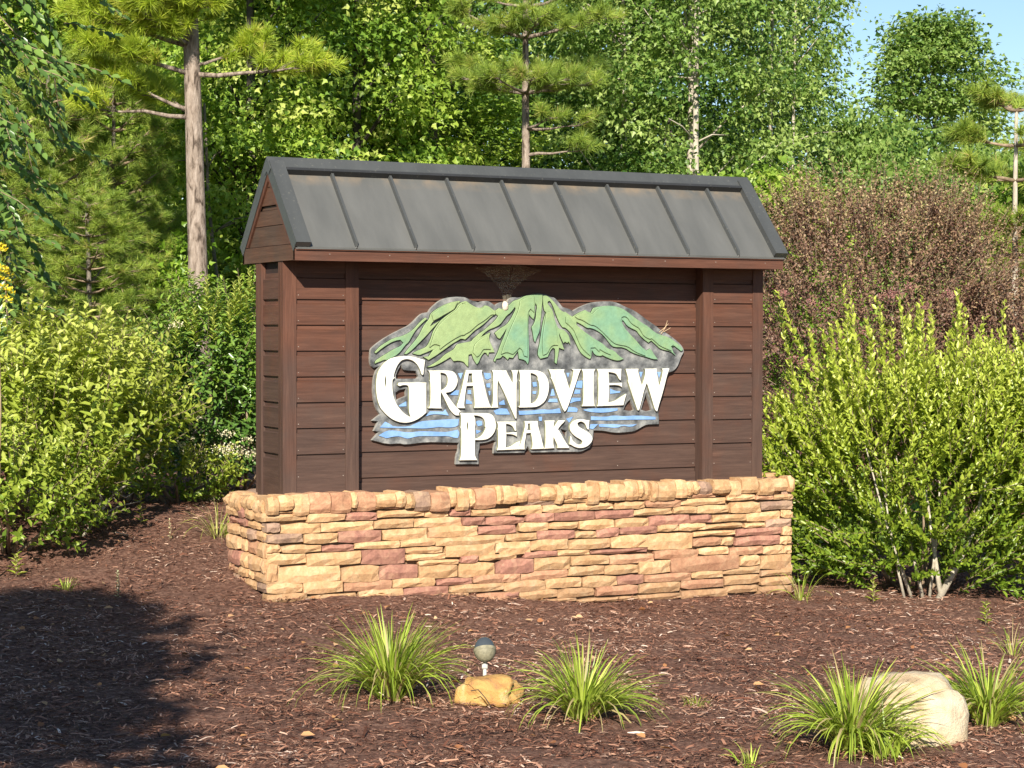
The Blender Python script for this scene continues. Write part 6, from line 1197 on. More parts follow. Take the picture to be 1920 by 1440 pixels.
# ================================================================== SHRUBS
def shoot_shrub(seed, name, label, loc, r, h, nshoot, per, L, W, mat, ln=(.25, .5), upw=.9, inner=None, stems=14, lean=(0, 0), cat='shrub', twig=M_TWIG, rr_leaf=None, bottom=.12, tpl=T_OVAL, leaf_up=.75, ry=None, zs=.72, stem_r=.016, topbright=.45, spike=0, spr=.8, prof=None):
    rng = np.random.RandomState(seed)
    root = empty(name, loc, label, cat)
    ry = ry or r
    off = Vector(loc)
    th = rng.uniform(0, 2*np.pi, nshoot); t = rng.uniform(0, 1, nshoot)**.85
    prof = prof or (lambda t: np.sqrt(np.clip(1-np.clip(t-.45, 0, 1)**2*2.6, .02, 1))*(.62+.38*np.clip(t/.4, 0, 1)))
    lob = 1+.10*np.sin(3*th+seed)+.08*np.sin(7*th+t*8+seed)
    f = rng.uniform(.25, 1, nshoot)**.5
    rad = prof(t)*lob*f
    od = np.stack([np.cos(th), np.sin(th), 0*th], -1)
    base_ = np.stack([r*rad*np.cos(th)+lean[0]*t, ry*rad*np.sin(th)+lean[1]*t, bottom+(h-bottom)*t*zs], -1)
    sl_ = rng.uniform(ln[0], ln[1], nshoot)
    sdir = nrm(od*(.25+.65*(1-t)[:, None]*f[:, None])+np.array([0, 0, 1])*(upw*(.35+.65*t))[:, None]+rng.normal(0, .22, (nshoot, 3)))
    if spike:
        k = rng.choice(nshoot, spike, False)
        base_[k, 2] = h*rng.uniform(.64, .76, spike); q = rng.uniform(.0, .85, spike)
        base_[k, 0] = r*q*np.cos(th[k]); base_[k, 1] = ry*q*np.sin(th[k]); sl_[k] = rng.uniform(ln[1]*.9, ln[1]*1.35, spike)
        sdir[k] = nrm(np.array([0, 0, 1])+od[k]*q[:, None]*.35+rng.normal(0, .1, (spike, 3)))
        t[k] = 1
        k2 = rng.choice(nshoot, spike, False); base_[k2] = base_[k]; sl_[k2] = sl_[k]; sdir[k2] = sdir[k]; t[k2] = 1
    # leaves along each shoot
    q = (np.arange(per)+.5)/per
    ang = np.arange(per)*2.4
    side = nrm(np.cross(sdir, np.array([.3, .2, 1.])+rng.normal(0, .3, (nshoot, 3)))); s2 = np.cross(sdir, side)
    cr = (side[:, None]*np.cos(ang)[None, :, None]+s2[:, None]*np.sin(ang)[None, :, None])
    pos = base_[:, None]+sdir[:, None]*(sl_[:, None, None]*q[None, :, None])+rng.normal(0, .006, (nshoot, per, 3))
    d = nrm(sdir[:, None]*leaf_up+cr*spr+rng.normal(0, .15, (nshoot, per, 3)))
    nn = nrm(sdir[:, None]*.9-cr*.5+rng.normal(0, .25, (nshoot, per, 3))+np.array([0, 0, .3]))
    LL = L*rng.uniform(.65, 1.15, (nshoot, per))*(1-.35*q**3)[None]
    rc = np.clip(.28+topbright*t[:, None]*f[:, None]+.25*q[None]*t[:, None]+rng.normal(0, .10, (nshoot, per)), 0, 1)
    me = leaf_mesh('foliage', pos.reshape(-1, 3), d.reshape(-1, 3), nn.reshape(-1, 3), LL.ravel(), (LL*W/L).ravel(), rc.ravel(), tpl, mat)
    o = link('foliage', me, root); o['kind'] = 'stuff'
    # twigs
    mb = MB()
    for i in range(0, nshoot, 2):
        b = Vector(base_[i])+off; e = b+Vector(sdir[i])*float(sl_[i])
        mb.tube([b, e], [.0035, .0015], 3, cap=False)
    mb.build('twigs', M_TWIG, root)['kind'] = 'stuff'
    for i in range(stems):
        mb = MB()
        k = rng.randint(nshoot); a = th[k]; q0 = rng.uniform(.03, .16)
        b = Vector((r*q0*math.cos(a)+lean[0]*0, ry*q0*math.sin(a), -.03)); e = b.lerp(Vector(base_[k]), .72)
        m_ = b.lerp(e, .5)+Vector((rng.uniform(-.05, .05), rng.uniform(-.05, .05), .06))
        mb.tube([b+off, m_+off, e+off], [stem_r*rng.uniform(.6, 1.2), stem_r*.6, .004], 6)
        mb.build('stem', twig, root)
    return root

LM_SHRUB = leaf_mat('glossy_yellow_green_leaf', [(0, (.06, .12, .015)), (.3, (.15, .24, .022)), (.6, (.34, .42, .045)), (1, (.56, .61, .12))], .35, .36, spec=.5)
LM_SHRUB_L = leaf_mat('bright_shrub_leaf', [(0, (.07, .14, .018)), (.25, (.18, .28, .03)), (.52, (.36, .43, .06)), (1, (.56, .59, .16))], .38, .40, spec=.45)
LM_VIB = leaf_mat('deep_green_glossy_leaf', [(0, (.04, .09, .018)), (.45, (.10, .20, .035)), (.75, (.21, .32, .05)), (1, (.38, .48, .09))], .28, .3, spec=.6)
LM_PURPLE = leaf_mat('bronze_purple_leaf', [(0, (.06, .08, .03)), (.15, (.075, .040, .032)), (.45, (.14, .070, .055)), (.65, (.22, .125, .085)), (.85, (.33, .22, .125)), (1, (.43, .37, .17))], .25, .45, (1.0, .7, .5))
M_PALE_STEM = simple_mat('pale_shrub_bark', [(0.3, (.22, .19, .14)), (0.7, (.50, .45, .36))], 22)

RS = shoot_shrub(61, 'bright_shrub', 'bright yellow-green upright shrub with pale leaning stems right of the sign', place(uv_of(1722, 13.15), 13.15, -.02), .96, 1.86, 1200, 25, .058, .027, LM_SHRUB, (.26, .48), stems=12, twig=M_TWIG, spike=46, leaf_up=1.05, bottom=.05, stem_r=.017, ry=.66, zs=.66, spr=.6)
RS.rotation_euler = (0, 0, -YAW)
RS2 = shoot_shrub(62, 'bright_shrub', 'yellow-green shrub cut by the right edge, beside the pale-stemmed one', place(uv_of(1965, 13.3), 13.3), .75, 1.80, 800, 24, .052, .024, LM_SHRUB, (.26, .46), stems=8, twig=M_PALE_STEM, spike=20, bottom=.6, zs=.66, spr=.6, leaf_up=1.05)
# leaning pale stems at its foot
for (px0, px1, zt, rr) in ((1760, 1825, .42, .026), (1770, 1752, .36, .02), (1735, 1705, .45, .014), (1715, 1660, .5, .012), (1700, 1672, .42, .011), (1745, 1762, .5, .012)):
    v = 12.75
    a = place(uv_of(px0, v), v, -.03); b = place(uv_of(px1, v), v, zt)
    a, b = [Matrix.Rotation(YAW, 4, 'Z') @ (q-RS.location)+RS.location for q in (a, b)]
    mb = MB(); mb.tube([a, a.lerp(b, .5)+Vector((0, 0, -.02)), b, b+(b-a)*.6+Vector((0, .1, .15))], [rr, rr*.8, rr*.6, rr*.3], 7); mb.build('stem', M_PALE_STEM, RS)

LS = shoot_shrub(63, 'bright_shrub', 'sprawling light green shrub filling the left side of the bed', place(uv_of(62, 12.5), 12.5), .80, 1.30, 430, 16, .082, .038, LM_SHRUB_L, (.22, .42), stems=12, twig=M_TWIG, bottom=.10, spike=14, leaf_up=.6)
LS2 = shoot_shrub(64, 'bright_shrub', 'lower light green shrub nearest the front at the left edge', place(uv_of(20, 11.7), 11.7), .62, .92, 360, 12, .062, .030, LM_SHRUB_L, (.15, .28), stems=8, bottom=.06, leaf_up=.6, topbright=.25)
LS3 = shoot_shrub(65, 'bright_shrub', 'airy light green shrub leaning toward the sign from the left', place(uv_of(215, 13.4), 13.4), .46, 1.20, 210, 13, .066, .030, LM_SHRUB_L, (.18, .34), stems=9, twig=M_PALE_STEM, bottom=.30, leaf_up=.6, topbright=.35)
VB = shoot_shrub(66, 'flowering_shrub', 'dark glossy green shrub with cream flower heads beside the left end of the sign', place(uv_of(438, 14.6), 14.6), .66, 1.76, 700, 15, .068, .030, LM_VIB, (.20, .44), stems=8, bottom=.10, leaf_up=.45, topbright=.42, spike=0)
# its fresh pale shoots at the top
rng = np.random.RandomState(9)
pp, dd, nn_, LL, rr_ = [], [], [], [], []
for (px, py) in ((388, 520), (350, 560), (410, 545), (430, 565), (330, 590), (450, 520), (468, 505), (365, 580), (400, 575), (462, 545), (440, 530)):
    v = 14.2+rng.uniform(-.3, .3)
    b = place(uv_of(px, v), v); b.z = CAM.z+(620-py)/F_PX*v
    for i in range(24):
        q = i/24; a = i*2.4
        c = Vector((math.cos(a), math.sin(a), 0))
        pp.append(tuple(b+Vector((0, 0, -.24+.24*q)))); dd.append(tuple(c*.8+Vector((0, 0, .5+.5*q)))); nn_.append((-c.x*.3, -c.y*.3, 1)); LL.append(.072*(1-.4*q)); rr_.append(min(1, .6+.4*q))
o = link('pale_shoots', leaf_mesh('pale_shoots', np.array(pp)-np.array(VB.location), np.array(dd), np.array(nn_), np.array(LL), np.array(LL)*.38, np.array(rr_), T_OVAL, LM_SHRUB_L), VB); o['kind'] = 'stuff'
# low growth at the foot of the bushes left of the base, and the bare branches sprawling there
LG = shoot_shrub(70, 'low_weeds', 'patch of low fresh green weeds under the flowering shrub left of the stone base', place(uv_of(335, 13.5), 13.5), .42, .36, 120, 10, .055, .026, LM_SHRUB_L, (.12, .22), stems=3, bottom=.02, leaf_up=.6, topbright=.3, ry=.2, cat='weeds')
bz = empty('sprawling_branch', place(uv_of(130, 12.7), 12.7), 'pale bare branches sprawling low between the left shrub and the sign', 'branch')
rngb = np.random.RandomState(14)
mb = MB()
def pt(px, py, v):
    x, y = xy(uv_of(px, v), v); return Vector((x, y, CAM.z+(620-py)/F_PX*v))
for path, r_ in (([(150, 1015), (185, 965), (215, 925), (248, 904)], .012), ([(165, 1000), (188, 940), (188, 885), (196, 850)], .009), ([(190, 968), (225, 950), (262, 942)], .006),
                 ([(120, 1000), (118, 940), (124, 900)], .007), ([(150, 1010), (135, 960), (150, 920)], .005), ([(110, 1040), (160, 1030), (205, 1028), (250, 1034), (300, 1062)], .006),
                 ([(200, 1028), (225, 1048), (262, 1052)], .004), ([(215, 925), (235, 935), (250, 925)], .004), ([(215, 1000), (240, 1006), (265, 1018), (290, 1044)], .004)):
    v = 12.05+rngb.uniform(-.1, .1)
    mb.tube([pt(a, b, v+.1*i) for i, (a, b) in enumerate(path)], [r_*(1-.2*i) for i in range(len(path))], 5)
mb.build('branches', M_PALE_STEM, bz)['kind'] = 'stuff'
n = 70
bp_ = np.array([tuple(pt(rngb.uniform(235, 300), rngb.uniform(1015, 1060), 12.2+rngb.uniform(-.15, .15))) for _ in range(n)])-np.array(bz.location)
link('leaves', leaf_mesh('leaves', bp_, rand_dirs(rngb, n, -.3, .5), rand_dirs(rngb, n, .2, 1), np.full(n, .04), .018, rngb.uniform(.2, .8, n), T_OVAL, LM_SHRUB_L), bz)['kind'] = 'stuff'
# cream flower heads
M_CREAM = leaf_mat('cream_blossom', [(0, (.55, .48, .28)), (.5, (.72, .66, .44)), (1, (.85, .81, .62))], .25, .7)
for (px, py) in ((369, 786), (411, 842), (423, 846), (436, 838), (450, 850), (386, 868), (395, 876), (470, 824), (474, 852), (375, 906), (389, 938), (402, 934), (352, 822), (345, 845), (338, 835), (424, 815), (300, 810), (330, 610), (372, 850)):
    v = 13.72+rng.uniform(-.05, .1)
    c = place(uv_of(px, v), v); c.z = CAM.z+(620-py)/F_PX*v
    n = 60
    o_ = rng.normal(0, 1, (n, 3))*np.array([.032, .02, .013])
    X_ = np.stack([RH[0]*o_[:, 0]+FH[0]*o_[:, 1], RH[1]*o_[:, 0]+FH[1]*o_[:, 1], o_[:, 2]], -1)
    me = leaf_mesh('flower_head', X_+np.array(c-VB.location), rand_dirs(rng, n), rand_dirs(rng, n, .2, 1), np.full(n, .014), .011, rng.uniform(0, 1, n), T_TRI2, M_CREAM)
    link('flower_head', me, VB)['kind'] = 'stuff'

PU = shoot_shrub(67, 'purple_shrub', 'large bronze-purple feathery shrub behind the right end of the sign', place(uv_of(1640, 17.6), 17.6), 1.6, 3.05, 3600, 22, .040, .020, LM_PURPLE, (.25, .6), stems=10, bottom=.2, tpl=T_TRI2, leaf_up=.5, upw=.75, topbright=.5, ry=1.2, zs=.90)
PU2 = shoot_shrub(68, 'purple_shrub', 'lower half of the bronze-purple hedge, sloping down to the right edge', place(uv_of(1905, 17.2), 17.2), 1.2, 2.25, 2100, 22, .040, .020, LM_PURPLE, (.25, .5), stems=8, bottom=.2, tpl=T_TRI2, leaf_up=.5, upw=.7, topbright=.4, zs=.88)
M_PINKF = leaf_mat('dusty_pink_blossom', [(0, (.42, .12, .14)), (.5, (.55, .24, .24)), (1, (.62, .38, .33))], .3, .6)
for (px, py) in ((1520, 565), (1555, 577), (1490, 672), (1508, 680), (1528, 688), (1540, 720), (1665, 555), (1680, 545), (1705, 535), (1730, 572), (1780, 550), (1468, 548), (1560, 650), (1620, 620), (1518, 620)):
    v = 16.25+rng.uniform(-.1, .1)
    c = place(uv_of(px, v), v); c.z = CAM.z+(620-py)/F_PX*v
    n = 70
    o_ = rng.normal(0, 1, (n, 3))*np.array([.035, .04, .018])
    X_ = np.stack([RH[0]*o_[:, 0]+FH[0]*o_[:, 1], RH[1]*o_[:, 0]+FH[1]*o_[:, 1], o_[:, 2]], -1)
    par = PU if px < 1800 else PU2
    me = leaf_mesh('flower_tuft', X_+np.array(c-par.location), rand_dirs(rng, n), rand_dirs(rng, n), np.full(n, .025), .004, rng.uniform(0, 1, n), T_TRI2, M_PINKF)
    link('flower_tuft', me, par)['kind'] = 'stuff'

# ---- near tree whose branches hang into the picture at upper left
LM_NEAR = leaf_mat('near_tree_leaf', [(0, (.05, .11, .03)), (.45, (.13, .23, .055)), (.8, (.24, .36, .08)), (1, (.38, .48, .12))], .36, .32, spec=.55)
def drooping_tree():
    rng = np.random.RandomState(71)
    v0 = 13.6
    loc = place(-4.35, v0)
    root = empty('drooping_tree', loc, 'tree with drooping leafy branches reaching in from the upper left', 'tree')
    off = Vector(loc)
    pts, rad = trunk_mesh(rng, 5.2, .10, .03)
    mb = MB(); mb.tube([Vector(p)+off for p in pts], rad, 10); mb.build('trunk', M_BARK, root)
    P, D, Nn, L_, Rn = [], [], [], [], []
    mb = MB()
    U3 = Vector((RH[0], RH[1], 0)); F3 = Vector((FH[0], FH[1], 0))
    for i in range(330):
        zz = rng.uniform(1.75, 4.9)
        top = (zz-1.7)/3.0
        du = rng.uniform(.2, 1.0)
        reach = du*(1.12 if zz < 3.2 else 1.45)*(.72+.28*math.sin(i*1.7))
        side = rng.uniform(-.65, .65)
        start = off+Vector((0, 0, zz-gz(-4.35, v0)+.35))+U3*(reach*.25)+F3*side*.4
        e = off+Vector((0, 0, zz-gz(-4.35, v0)))+U3*reach+F3*side+Vector((0, 0, -.18*reach))
        if i % 9 == 0: mb.tube([off+Vector((0, 0, zz*.8)), start, start.lerp(e, .6)+Vector((0, 0, .12)), e], [.02, .014, .007, .003], 5, cap=False)
        dr = (e-start).normalized()
        ln = .45
        dirn = (dr+Vector((rng.uniform(-.8, .8), rng.uniform(-.8, .8), rng.uniform(-.35, .45)))).normalized()
        mb.tube([e, e+dirn*ln*.5, e+dirn*ln+Vector((0, 0, -.05))], [.004, .003, .0015], 4, cap=False)
        sd_ = dirn.cross(Vector((0, 0, 1))).normalized()
        for j in range(13):
            q = j/13
            p = e+dirn*ln*q+Vector((0, 0, -.05*q*q))
            s_ = 1 if j % 2 else -1
            d = (dirn*.75+sd_*s_*.75+Vector((0, 0, rng.uniform(-.45, .1)))).normalized()
            P.append(tuple(p-off)); D.append(tuple(d)); Nn.append((-FH[0]*.55+rng.uniform(-.35, .35), -FH[1]*.55+rng.uniform(-.35, .35), .8)); L_.append(.095*rng.uniform(.7, 1.15)); Rn.append(rng.uniform(0, 1)*.7+.3*top*.5)
    mb.build('branches', M_TWIG, root)['kind'] = 'stuff'
    P, D, Nn, L_, Rn = map(np.array, (P, D, Nn, L_, Rn))
    o = link('crown', leaf_mesh('crown', P, D, Nn, L_, L_*.52, Rn, T_OVAL, LM_NEAR), root); o['kind'] = 'stuff'
drooping_tree()

# ---- small tree behind the viewer's left: never in the picture, it throws the shade on the near mulch
sh = make_tree(84, 5.6, 1.0, 1.0, 620, 52, .15, .13, LM_MID, M_BARK, 'small_tree', 'small round tree near the viewer whose shade falls on the mulch at lower left', None, sr=.2, prof=lambda t: np.clip(1.62-np.clip(t-.42, 0, 1)*2.6, .12, 1.62))
sh.location = place(-3.42, 1.0)

# ================================================================== BED PLANTS, ROCKS, LAMP
LM_BLADE = leaf_mat('grassy_blade', [(0, (.42, .34, .16)), (.12, (.30, .32, .07)), (.4, (.22, .32, .035)), (.75, (.38, .48, .06)), (1, (.54, .60, .13))], .35, .4, spec=.45)
def blade_clump(seed, name, label, loc, spread, height, n, group=None, w=.0112, straw=.06):
    rng = np.random.RandomState(seed)
    root = empty(name, loc, label, 'plant', group)
    root.rotation_euler = (rng.uniform(-.12, .12), rng.uniform(-.12, .12), 0)
    az = rng.uniform(0, 2*np.pi, n); q = rng.uniform(0, 1, n)**.7
    L = height*rng.uniform(.75, 1.15, n)*(1+.25*q)
    seg = 7
    b = np.stack([np.cos(az), np.sin(az)], -1)
    r0 = rng.uniform(0, .055, n)
    tilt0 = .06+.72*q; bend = rng.uniform(.5, 1.9, n)*(.5+1.2*q)
    V = []
    pos = np.stack([b[:, 0]*r0, b[:, 1]*r0, np.zeros(n)-.01], -1)
    tw = rng.uniform(-.9, .9, n)
    sdv = np.stack([-b[:, 1]*np.cos(tw), b[:, 0]*np.cos(tw), np.sin(tw)*.6], -1)
    wid = w*rng.uniform(.7, 1.2, n)
    prof = [.7, .95, 1, .95, .8, .62, .38, .05]
    for s in range(seg+1):
        ww = wid*prof[s]
        V.append(pos-sdv*ww[:, None]*.5); V.append(pos+sdv*ww[:, None]*.5)
        a = tilt0+bend*(s/seg)**1.4
        st_ = L/seg
        pos = pos+np.stack([b[:, 0]*np.sin(a)*st_, b[:, 1]*np.sin(a)*st_, np.cos(a)*st_], -1)
    V = np.stack(V, 1)
    nv = 2*(seg+1)
    F1 = np.array([(2*s, 2*s+1, 2*s+3, 2*s+2) for s in range(seg)])
    me = bpy.data.meshes.new('blades')
    co = V.reshape(-1, 3)
    me.vertices.add(len(co)); me.vertices.foreach_set('co', co.astype(np.float32).ravel())
    f = (F1[None]+(np.arange(n)*nv)[:, None, None]).reshape(-1, 4)
    me.loops.add(f.size); me.loops.foreach_set('vertex_index', f.astype(np.int32).ravel())
    me.polygons.add(len(f)); me.polygons.foreach_set('loop_start', (np.arange(len(f))*4).astype(np.int32)); me.polygons.foreach_set('loop_total', np.full(len(f), 4, np.int32))
    me.polygons.foreach_set('use_smooth', np.ones(len(f), bool))
    me.update(calc_edges=True)
    rv = np.where(rng.uniform(0, 1, n) < straw, 0.0, rng.uniform(.25, 1, n))
    at = me.attributes.new('rnd', 'FLOAT', 'FACE'); at.data.foreach_set('value', np.repeat(rv, seg).astype(np.float32))
    me.materials.append(LM_BLADE)
    o = link('blades', me, root); o['kind'] = 'stuff'
    return root
G_CL = 'grassy clumps planted in the mulch'
blade_clump(91, 'grass_clump', 'largest grassy clump, left of the yellow rock in front of the sign', place(uv_of(735, 8.42), 8.42), .5, .36, 360, G_CL, straw=.2)
blade_clump(92, 'grass_clump', 'grassy clump in the mulch right of the yellow rock', place(uv_of(1092, 8.0), 8.0), .45, .315, 300, G_CL, straw=.2)
blade_clump(93, 'grass_clump', 'grassy clump spilling over the left side of the cream boulder', place(uv_of(1600, 7.42), 7.42), .5, .33, 350, G_CL, straw=.16)
blade_clump(94, 'grass_clump', 'grassy clump at the right edge behind the cream boulder', place(uv_of(1858, 7.95), 7.95), .45, .30, 270, G_CL, straw=.16)
blade_clump(95, 'grass_clump', 'grassy tuft low in front of the cream boulder', place(uv_of(1668, 7.30), 7.30), .3, .20, 60, G_CL)
blade_clump(96, 'weed_tuft', 'small sparse weed tuft left of the cream boulder\'s clump', place(uv_of(1308, 8.35), 8.35), .1, .06, 46, None, .004, .4)
blade_clump(97, 'weed_tuft', 'tiny weed tuft at the bottom edge below the boulder\'s clump', place(uv_of(1412, 7.12), 7.12), .1, .10, 30, None, .006, .1)
blade_clump(98, 'weed_tuft', 'little grass tuft against the right foot of the stone base', place(uv_of(1503, 12.25), 12.25), .1, .22, 34, None, .006, .3)
blade_clump(99, 'weed_tuft', 'dry weed tuft at the left foot of the stone base', place(uv_of(408, 12.2), 12.2), .1, .26, 60, None, .006, .5)
blade_clump(100, 'weed_tuft', 'small weed tuft in front of the left shrub', place(uv_of(122, 11.0), 11.0), .1, .09, 26, None, .006, .2)
blade_clump(101, 'weed_tuft', 'dry pale weed at the right edge of the mulch', place(uv_of(1903, 10.4), 10.4), .1, .22, 24, None, .005, .6)

def seedling(name, label, px, v, h, n, L, mat=None, seed=0):
    rng = np.random.RandomState(seed+200)
    loc = place(uv_of(px, v), v)
    root = empty(name, loc, label, 'plant')
    mb = MB(); mb.tube([loc, loc+Vector((.01, 0, h*.5)), loc+Vector((0, .01, h))], [.004, .003, .002], 5); mb.build('stem', M_TWIG, root)
    q = (np.arange(n)+1)/n; a = np.arange(n)*2.4
    c = np.stack([np.cos(a), np.sin(a), .4+.4*q], -1)
    me = leaf_mesh('leaves', np.stack([0*q, 0*q, h*q*.95], -1), c, np.tile([0, 0, 1.], (n, 1))-c*.3, L*(1.2-.5*q), L*.45, rng.uniform(.4, 1, n), T_OVAL, mat or LM_SHRUB_L)
    link('leaves', me, root)
seedling('seedling', 'knee-high green seedling in the mulch right of the pale-stemmed shrub', 1852, 11.6, .13, 16, .05, seed=1)
seedling('seedling', 'green seedling in the shade under the left part of the right shrub', 1640, 12.3, .15, 14, .055, seed=2)
seedling('seedling', 'small green seedling at the foot of the left shrub', 28, 11.2, .13, 14, .06, seed=3)
seedling('seedling', 'lone leafy sprout in the shade between left shrub and stone base', 262, 12.4, .20, 14, .05, seed=4)
M_YEL = leaf_mat('pale_yellow_flower', [(0, (.6, .58, .25)), (1, (.85, .82, .5))], .25, .6)
seedling('flower_stalk', 'short pale yellow flower stalk standing in the mulch at left', 219, 10.75, .16, 26, .022, M_YEL, seed=5)
seedling('flower_stalk', 'tiny pale flower stalk in front of the shaded gap left of the base', 317, 12.1, .13, 12, .018, M_YEL, seed=6)

# yellow goldenrod at the left edge
M_GOLD = leaf_mat('goldenrod_yellow', [(0, (.70, .50, .02)), (.5, (.85, .70, .03)), (1, (.90, .82, .12))], .3, .6)
loc = place(uv_of(-6, 11.2), 11.2)
gr = empty('goldenrod', loc, 'bright yellow goldenrod plume poking in at the left edge', 'flower')
mb = MB(); topz = CAM.z+(620-455)/F_PX*11.2
mb.tube([loc, loc+Vector((.02, 0, (topz-loc.z)*.5)), Vector((loc.x, loc.y, topz))], [.006, .005, .002], 5); mb.build('stem', M_TWIG, gr)
rng = np.random.RandomState(4)
for i in range(16):
    z = topz-.02-.021*i-loc.z; a = rng.choice([A(1, -.3), A(-1, .3), A(.7, .5), A(.9, -.6)])
    ln = .055+.004*i
    n = 44; q = rng.uniform(0, 1, n)
    p = np.stack([np.cos(a)*ln*q, np.sin(a)*ln*q, z+.25*ln*q-.5*ln*q*q], -1)+rng.normal(0, .004, (n, 3))
    o = link('plume', leaf_mesh('plume', p, rand_dirs(rng, n, 0, 1), rand_dirs(rng, n), np.full(n, .018), .010, rng.uniform(0, 1, n), T_TRI2, M_GOLD), gr)

# rocks
def rock(name, label, loc, r, seed, mat, rot=0, flat=.0, sub=4, amp=.16, shear=0.0):
    import bmesh
    bm = bmesh.new(); bmesh.ops.create_icosphere(bm, subdivisions=sub, radius=1)
    cr, sr_ = math.cos(rot), math.sin(rot)
    for v in bm.verts:
        p = v.co.copy()
        n1 = noise.noise(p*1.1+Vector((seed, 0, 0)))*amp*1.6+noise.noise(p*2.6+Vector((0, seed, 0)))*amp*.6+noise.noise(p*6+Vector((0, 0, seed)))*amp*.3-abs(noise.noise(p*3.3+Vector((seed, seed, 0))))*amp*.55
        p = p*(1+n1)
        # squarer than a ball
        p = Vector([math.copysign(abs(c)**.78, c) for c in p])
        q = Vector((p.x*r[0], p.y*r[1], p.z*r[2]*(1+shear*p.x)))
        v.co = Vector((q.x*cr-q.y*sr_, q.x*sr_+q.y*cr, q.z))
    me = bpy.data.meshes.new(name); bm.to_mesh(me); bm.free()
    me.materials.append(mat)
    me.polygons.foreach_set('use_smooth', [True]*len(me.polygons))
    o = link(name, me, None, loc)
    return tag(o, label, 'rock')
M_ROCK_Y = simple_mat('ochre_rock', [(0.32, (.20, .11, .08)), (0.42, (.38, .20, .07)), (0.55, (.47, .28, .09)), (0.68, (.54, .42, .22))], 7, 0.8, 0.9, 26, detail=7, bdist=.015, dist=.8)
M_ROCK_C = simple_mat('cream_boulder', [(0.32, (.26, .18, .11)), (0.45, (.42, .32, .20)), (0.6, (.53, .45, .33)), (0.75, (.38, .34, .29))], 5, 0.85, 0.9, 20, detail=8, bdist=.02, dist=.5)
rock('yellow_rock', 'small ochre yellow rock at the foot of the garden spotlight', place(uv_of(917, 8.35), 8.35, .045), (.135, .085, .064), 5.1, M_ROCK_Y, -YAW, amp=.24)
rock('boulder', 'pale cream boulder half hidden by grassy clumps at lower right', place(uv_of(1692, 7.62), 7.62, .06), (.225, .16, .19), 7.9, M_ROCK_C, -YAW, amp=.2, shear=.10)

# garden spotlight
M_LAMP = simple_mat('weathered_bronze', [(0.35, (.12, .115, .08)), (0.7, (.30, .27, .18))], 22, 0.6, 0.3, 90)
M_GLASS = metal_mat('dark_domed_lens', (.055, .065, .075), .12)
M_POST = simple_mat('grey_knuckle', [(0.3, (.34, .33, .30)), (0.7, (.55, .53, .48))], 30, .55)
ll = place(uv_of(910, 8.5), 8.5)
lamp = empty('garden_spotlight', ll, 'round bronze garden spotlight with a dark domed lens behind the yellow rock', 'lamp')
hc = Vector((ll.x, ll.y, CAM.z+(620-1221)/F_PX*8.5))
RR = .0475
ax = Vector((-.10*RH[0]+FH[0]*.50, -.10*RH[1]+FH[1]*.50, .86)).normalized()      # aimed up at the sign
def hemi(name, mat, c, a, r, t0, t1, stretch=1.0):
    mb = MB(); seg = 20; k = 9
    e1 = a.cross(Vector((0, 0, 1))).normalized(); e2 = a.cross(e1)
    vs = []
    for i in range(k+1):
        th = t0+(t1-t0)*i/k
        for j in range(seg):
            ph = 2*math.pi*j/seg
            vs.append(c+a*math.cos(th)*r*stretch+(e1*math.cos(ph)+e2*math.sin(ph))*math.sin(th)*r)
    fs = [(i*seg+j, i*seg+(j+1) % seg, (i+1)*seg+(j+1) % seg, (i+1)*seg+j) for i in range(k) for j in range(seg)]
    mb.add(vs, fs, 0, True); return mb.build(name, mat, lamp)
hemi('lamp_housing', M_LAMP, hc, ax, RR, math.pi*.5, math.pi, 1.12)
hemi('lens', M_GLASS, hc, ax, RR*.97, 0.0, math.pi*.5, 1.25)
hemi('rim', M_LAMP, hc, ax, RR*1.03, math.pi*.47, math.pi*.56)
mb = MB(); mb.tube([Vector((ll.x, ll.y, ll.z-.03)), Vector((ll.x, ll.y, ll.z+.03)), hc-Vector((0, 0, RR*1.05))], [.009, .009, .008], 8)
mb.build('stake', M_POST, lamp)
mb = MB(); mb.tube([hc-Vector((0, 0, RR*1.5))-Vector((RH[0], RH[1], 0))*.012, hc-Vector((0, 0, RR*1.5))+Vector((RH[0], RH[1], 0))*.012], [.012, .012], 8); mb.build('knuckle', M_POST, lamp)
mb = MB(); p = place(uv_of(884, 8.2), 8.2, .075)
mb.tube([p, p+Vector((RH[0]*.03, RH[1]*.03, .005)), p+Vector((RH[0]*.06, RH[1]*.06, -.03)), p+Vector((RH[0]*.085, RH[1]*.085, -.07))], .0022, 4)
tg = mb.build('dark_twig', M_BARK_DARK); tag(tg, 'thin dark twig lying over the yellow rock', 'twig')

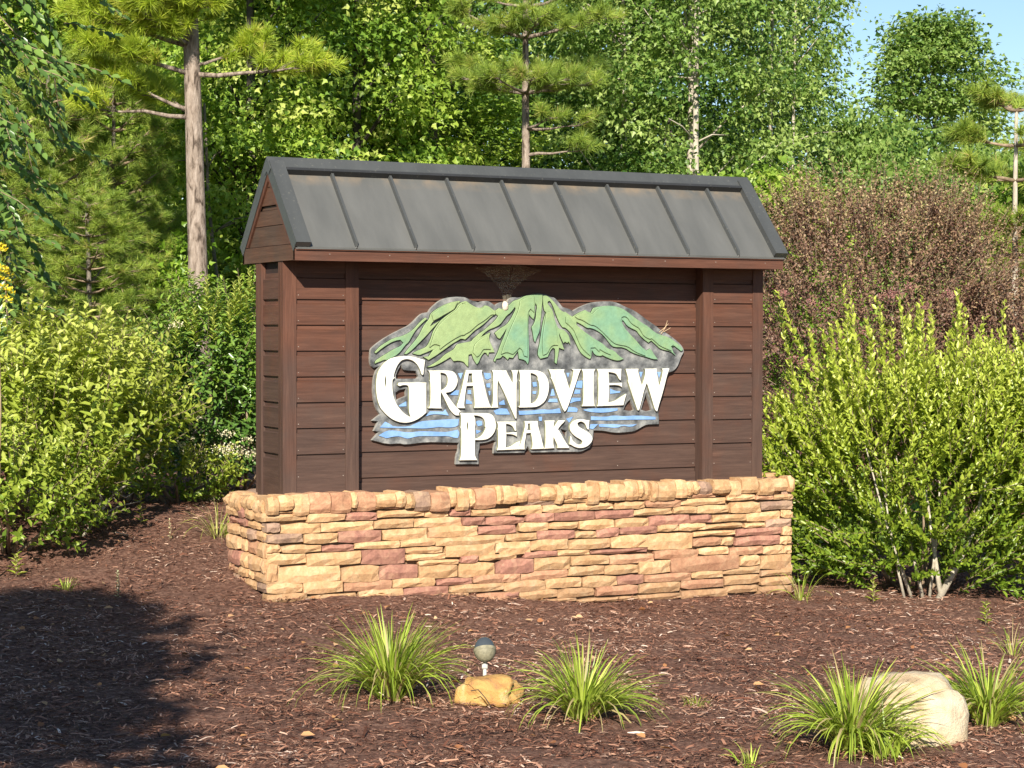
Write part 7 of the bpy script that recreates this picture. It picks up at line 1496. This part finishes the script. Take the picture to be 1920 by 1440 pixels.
# ================================================================== MULCH CHIPS AND LITTER
LM_CHIP = leaf_mat('shredded_bark', [(0, (.035, .013, .007)), (.2, (.15, .060, .036)), (.42, (.29, .138, .088)), (.65, (.43, .25, .17)), (.85, (.56, .40, .31)), (1, (.76, .61, .50))], 0.0, .75, spec=.25)
def chips():
    rng = np.random.RandomState(100)
    n = 190000
    v = 5.6+rng.uniform(0, 1, n)**1.15*10.2
    u = rng.uniform(-1, 1, n)*(v*.30+.35)
    x, y = xy(u, v); z = gz(u, v)
    keep = ~((x > BX0+.0) & (x < BX1-.0) & (y > BY0+.0) & (y < BY1-.0))
    x, y, z, v = x[keep], y[keep], z[keep], v[keep]; n = len(x)
    L = rng.uniform(.010, .044, n)*(1+(rng.uniform(0, 1, n) < .05)*.8)
    az = rng.uniform(0, 6.283, n)
    d = np.stack([np.cos(az), np.sin(az), rng.normal(0, .16, n)], -1)
    nn = nrm(np.array([0, 0, 1])+rng.normal(0, .30, (n, 3)))
    p = np.stack([x, y, z+rng.uniform(-.002, .016, n)+.012*np.sin(x*9+np.sin(y*7)*2)*np.sin(y*11+x*3)], -1)
    rnd = np.clip(rng.beta(1.7, 3.0, n)+(rng.uniform(0, 1, n) < .045)*.35+.09*np.sin(x*2.3+np.sin(y*1.7)*1.5)+.06*np.sin(y*5.1+x*3.7), 0, 1)
    me = leaf_mesh('mulch_chips', p, d, nn, L, L*rng.uniform(.08, .20, n), rnd, T_CHIP, LM_CHIP)
    return tag(link('mulch_chips', me), 'shredded dark red-brown bark mulch covering the bed', 'mulch', kind='stuff')
chips()
LM_DRY = leaf_mat('dry_leaf', [(0, (.30, .12, .05)), (.5, (.52, .26, .11)), (1, (.68, .46, .26))], .25, .7)
def litter():
    rng = np.random.RandomState(7)
    n = 150
    v = rng.uniform(6.6, 12.2, n); u = rng.uniform(-1, 1, n)*v*.26
    x, y = xy(u, v); p = np.stack([x, y, gz(u, v)+.022], -1)
    keep = ~((x > BX0-.05) & (x < BX1+.05) & (y > BY0-.05) & (y < BY1+.05))
    p = p[keep]; n = len(p)
    d = rand_dirs(rng, n, -.2, .35); nn = nrm(np.array([0, 0, 1])+rng.normal(0, .35, (n, 3)))
    L = rng.uniform(.02, .05, n)
    tag(link('leaf_litter', leaf_mesh('leaf_litter', p, d, nn, L, L*.7, rng.uniform(0, 1, n), T_OVAL, LM_DRY)), 'scattered small dry leaves lying on the mulch', 'leaf litter', kind='stuff')
litter()
for i, (px, v, L, lab) in enumerate(((563, 7.55, .055, 'orange dry leaf lying in the sunlit mulch at lower left of centre'), (193, 10.3, .05, 'tan dry leaf at the upper edge of the shade on the left mulch'), (1415, 8.75, .05, 'orange dry leaf in the mulch between the middle clump and the boulder'), (1772, 9.1, .045, 'brown dry leaf in the mulch behind the cream boulder'), (400, 6.95, .06, 'orange dry leaf at the bottom edge right of the shade'))):
    rng = np.random.RandomState(300+i)
    me = leaf_mesh('dry_leaf', np.zeros((1, 3)), np.array([[RH[0], RH[1], .12]]), np.array([[-.2, -.4, 1.]]), np.array([L]), L*.6, np.array([.6]), T_OVAL, LM_DRY)
    o = link('dry_leaf', me, None, place(uv_of(px, v), v, .024)); tag(o, lab, 'leaf', 'dry leaves lying singly on the mulch')
# lawn blades at the right
def lawn():
    rng = np.random.RandomState(8); n = 26000
    u = rng.uniform(2.6, 8.5, n); v = rng.uniform(15.8, 22, n)
    x, y = xy(u, v); p = np.stack([x, y, gz(u, v)], -1)
    d = nrm(np.stack([rng.normal(0, .35, n), rng.normal(0, .35, n), np.ones(n)], -1))
    tag(link('lawn_grass', leaf_mesh('lawn_grass', p, d, rand_dirs(rng, n), rng.uniform(.04, .08, n), .008, rng.uniform(.2, 1, n), T_NEED, LM_FRESH)), 'mown green grass beyond the mulch at the right edge', 'grass', kind='stuff')
lawn()
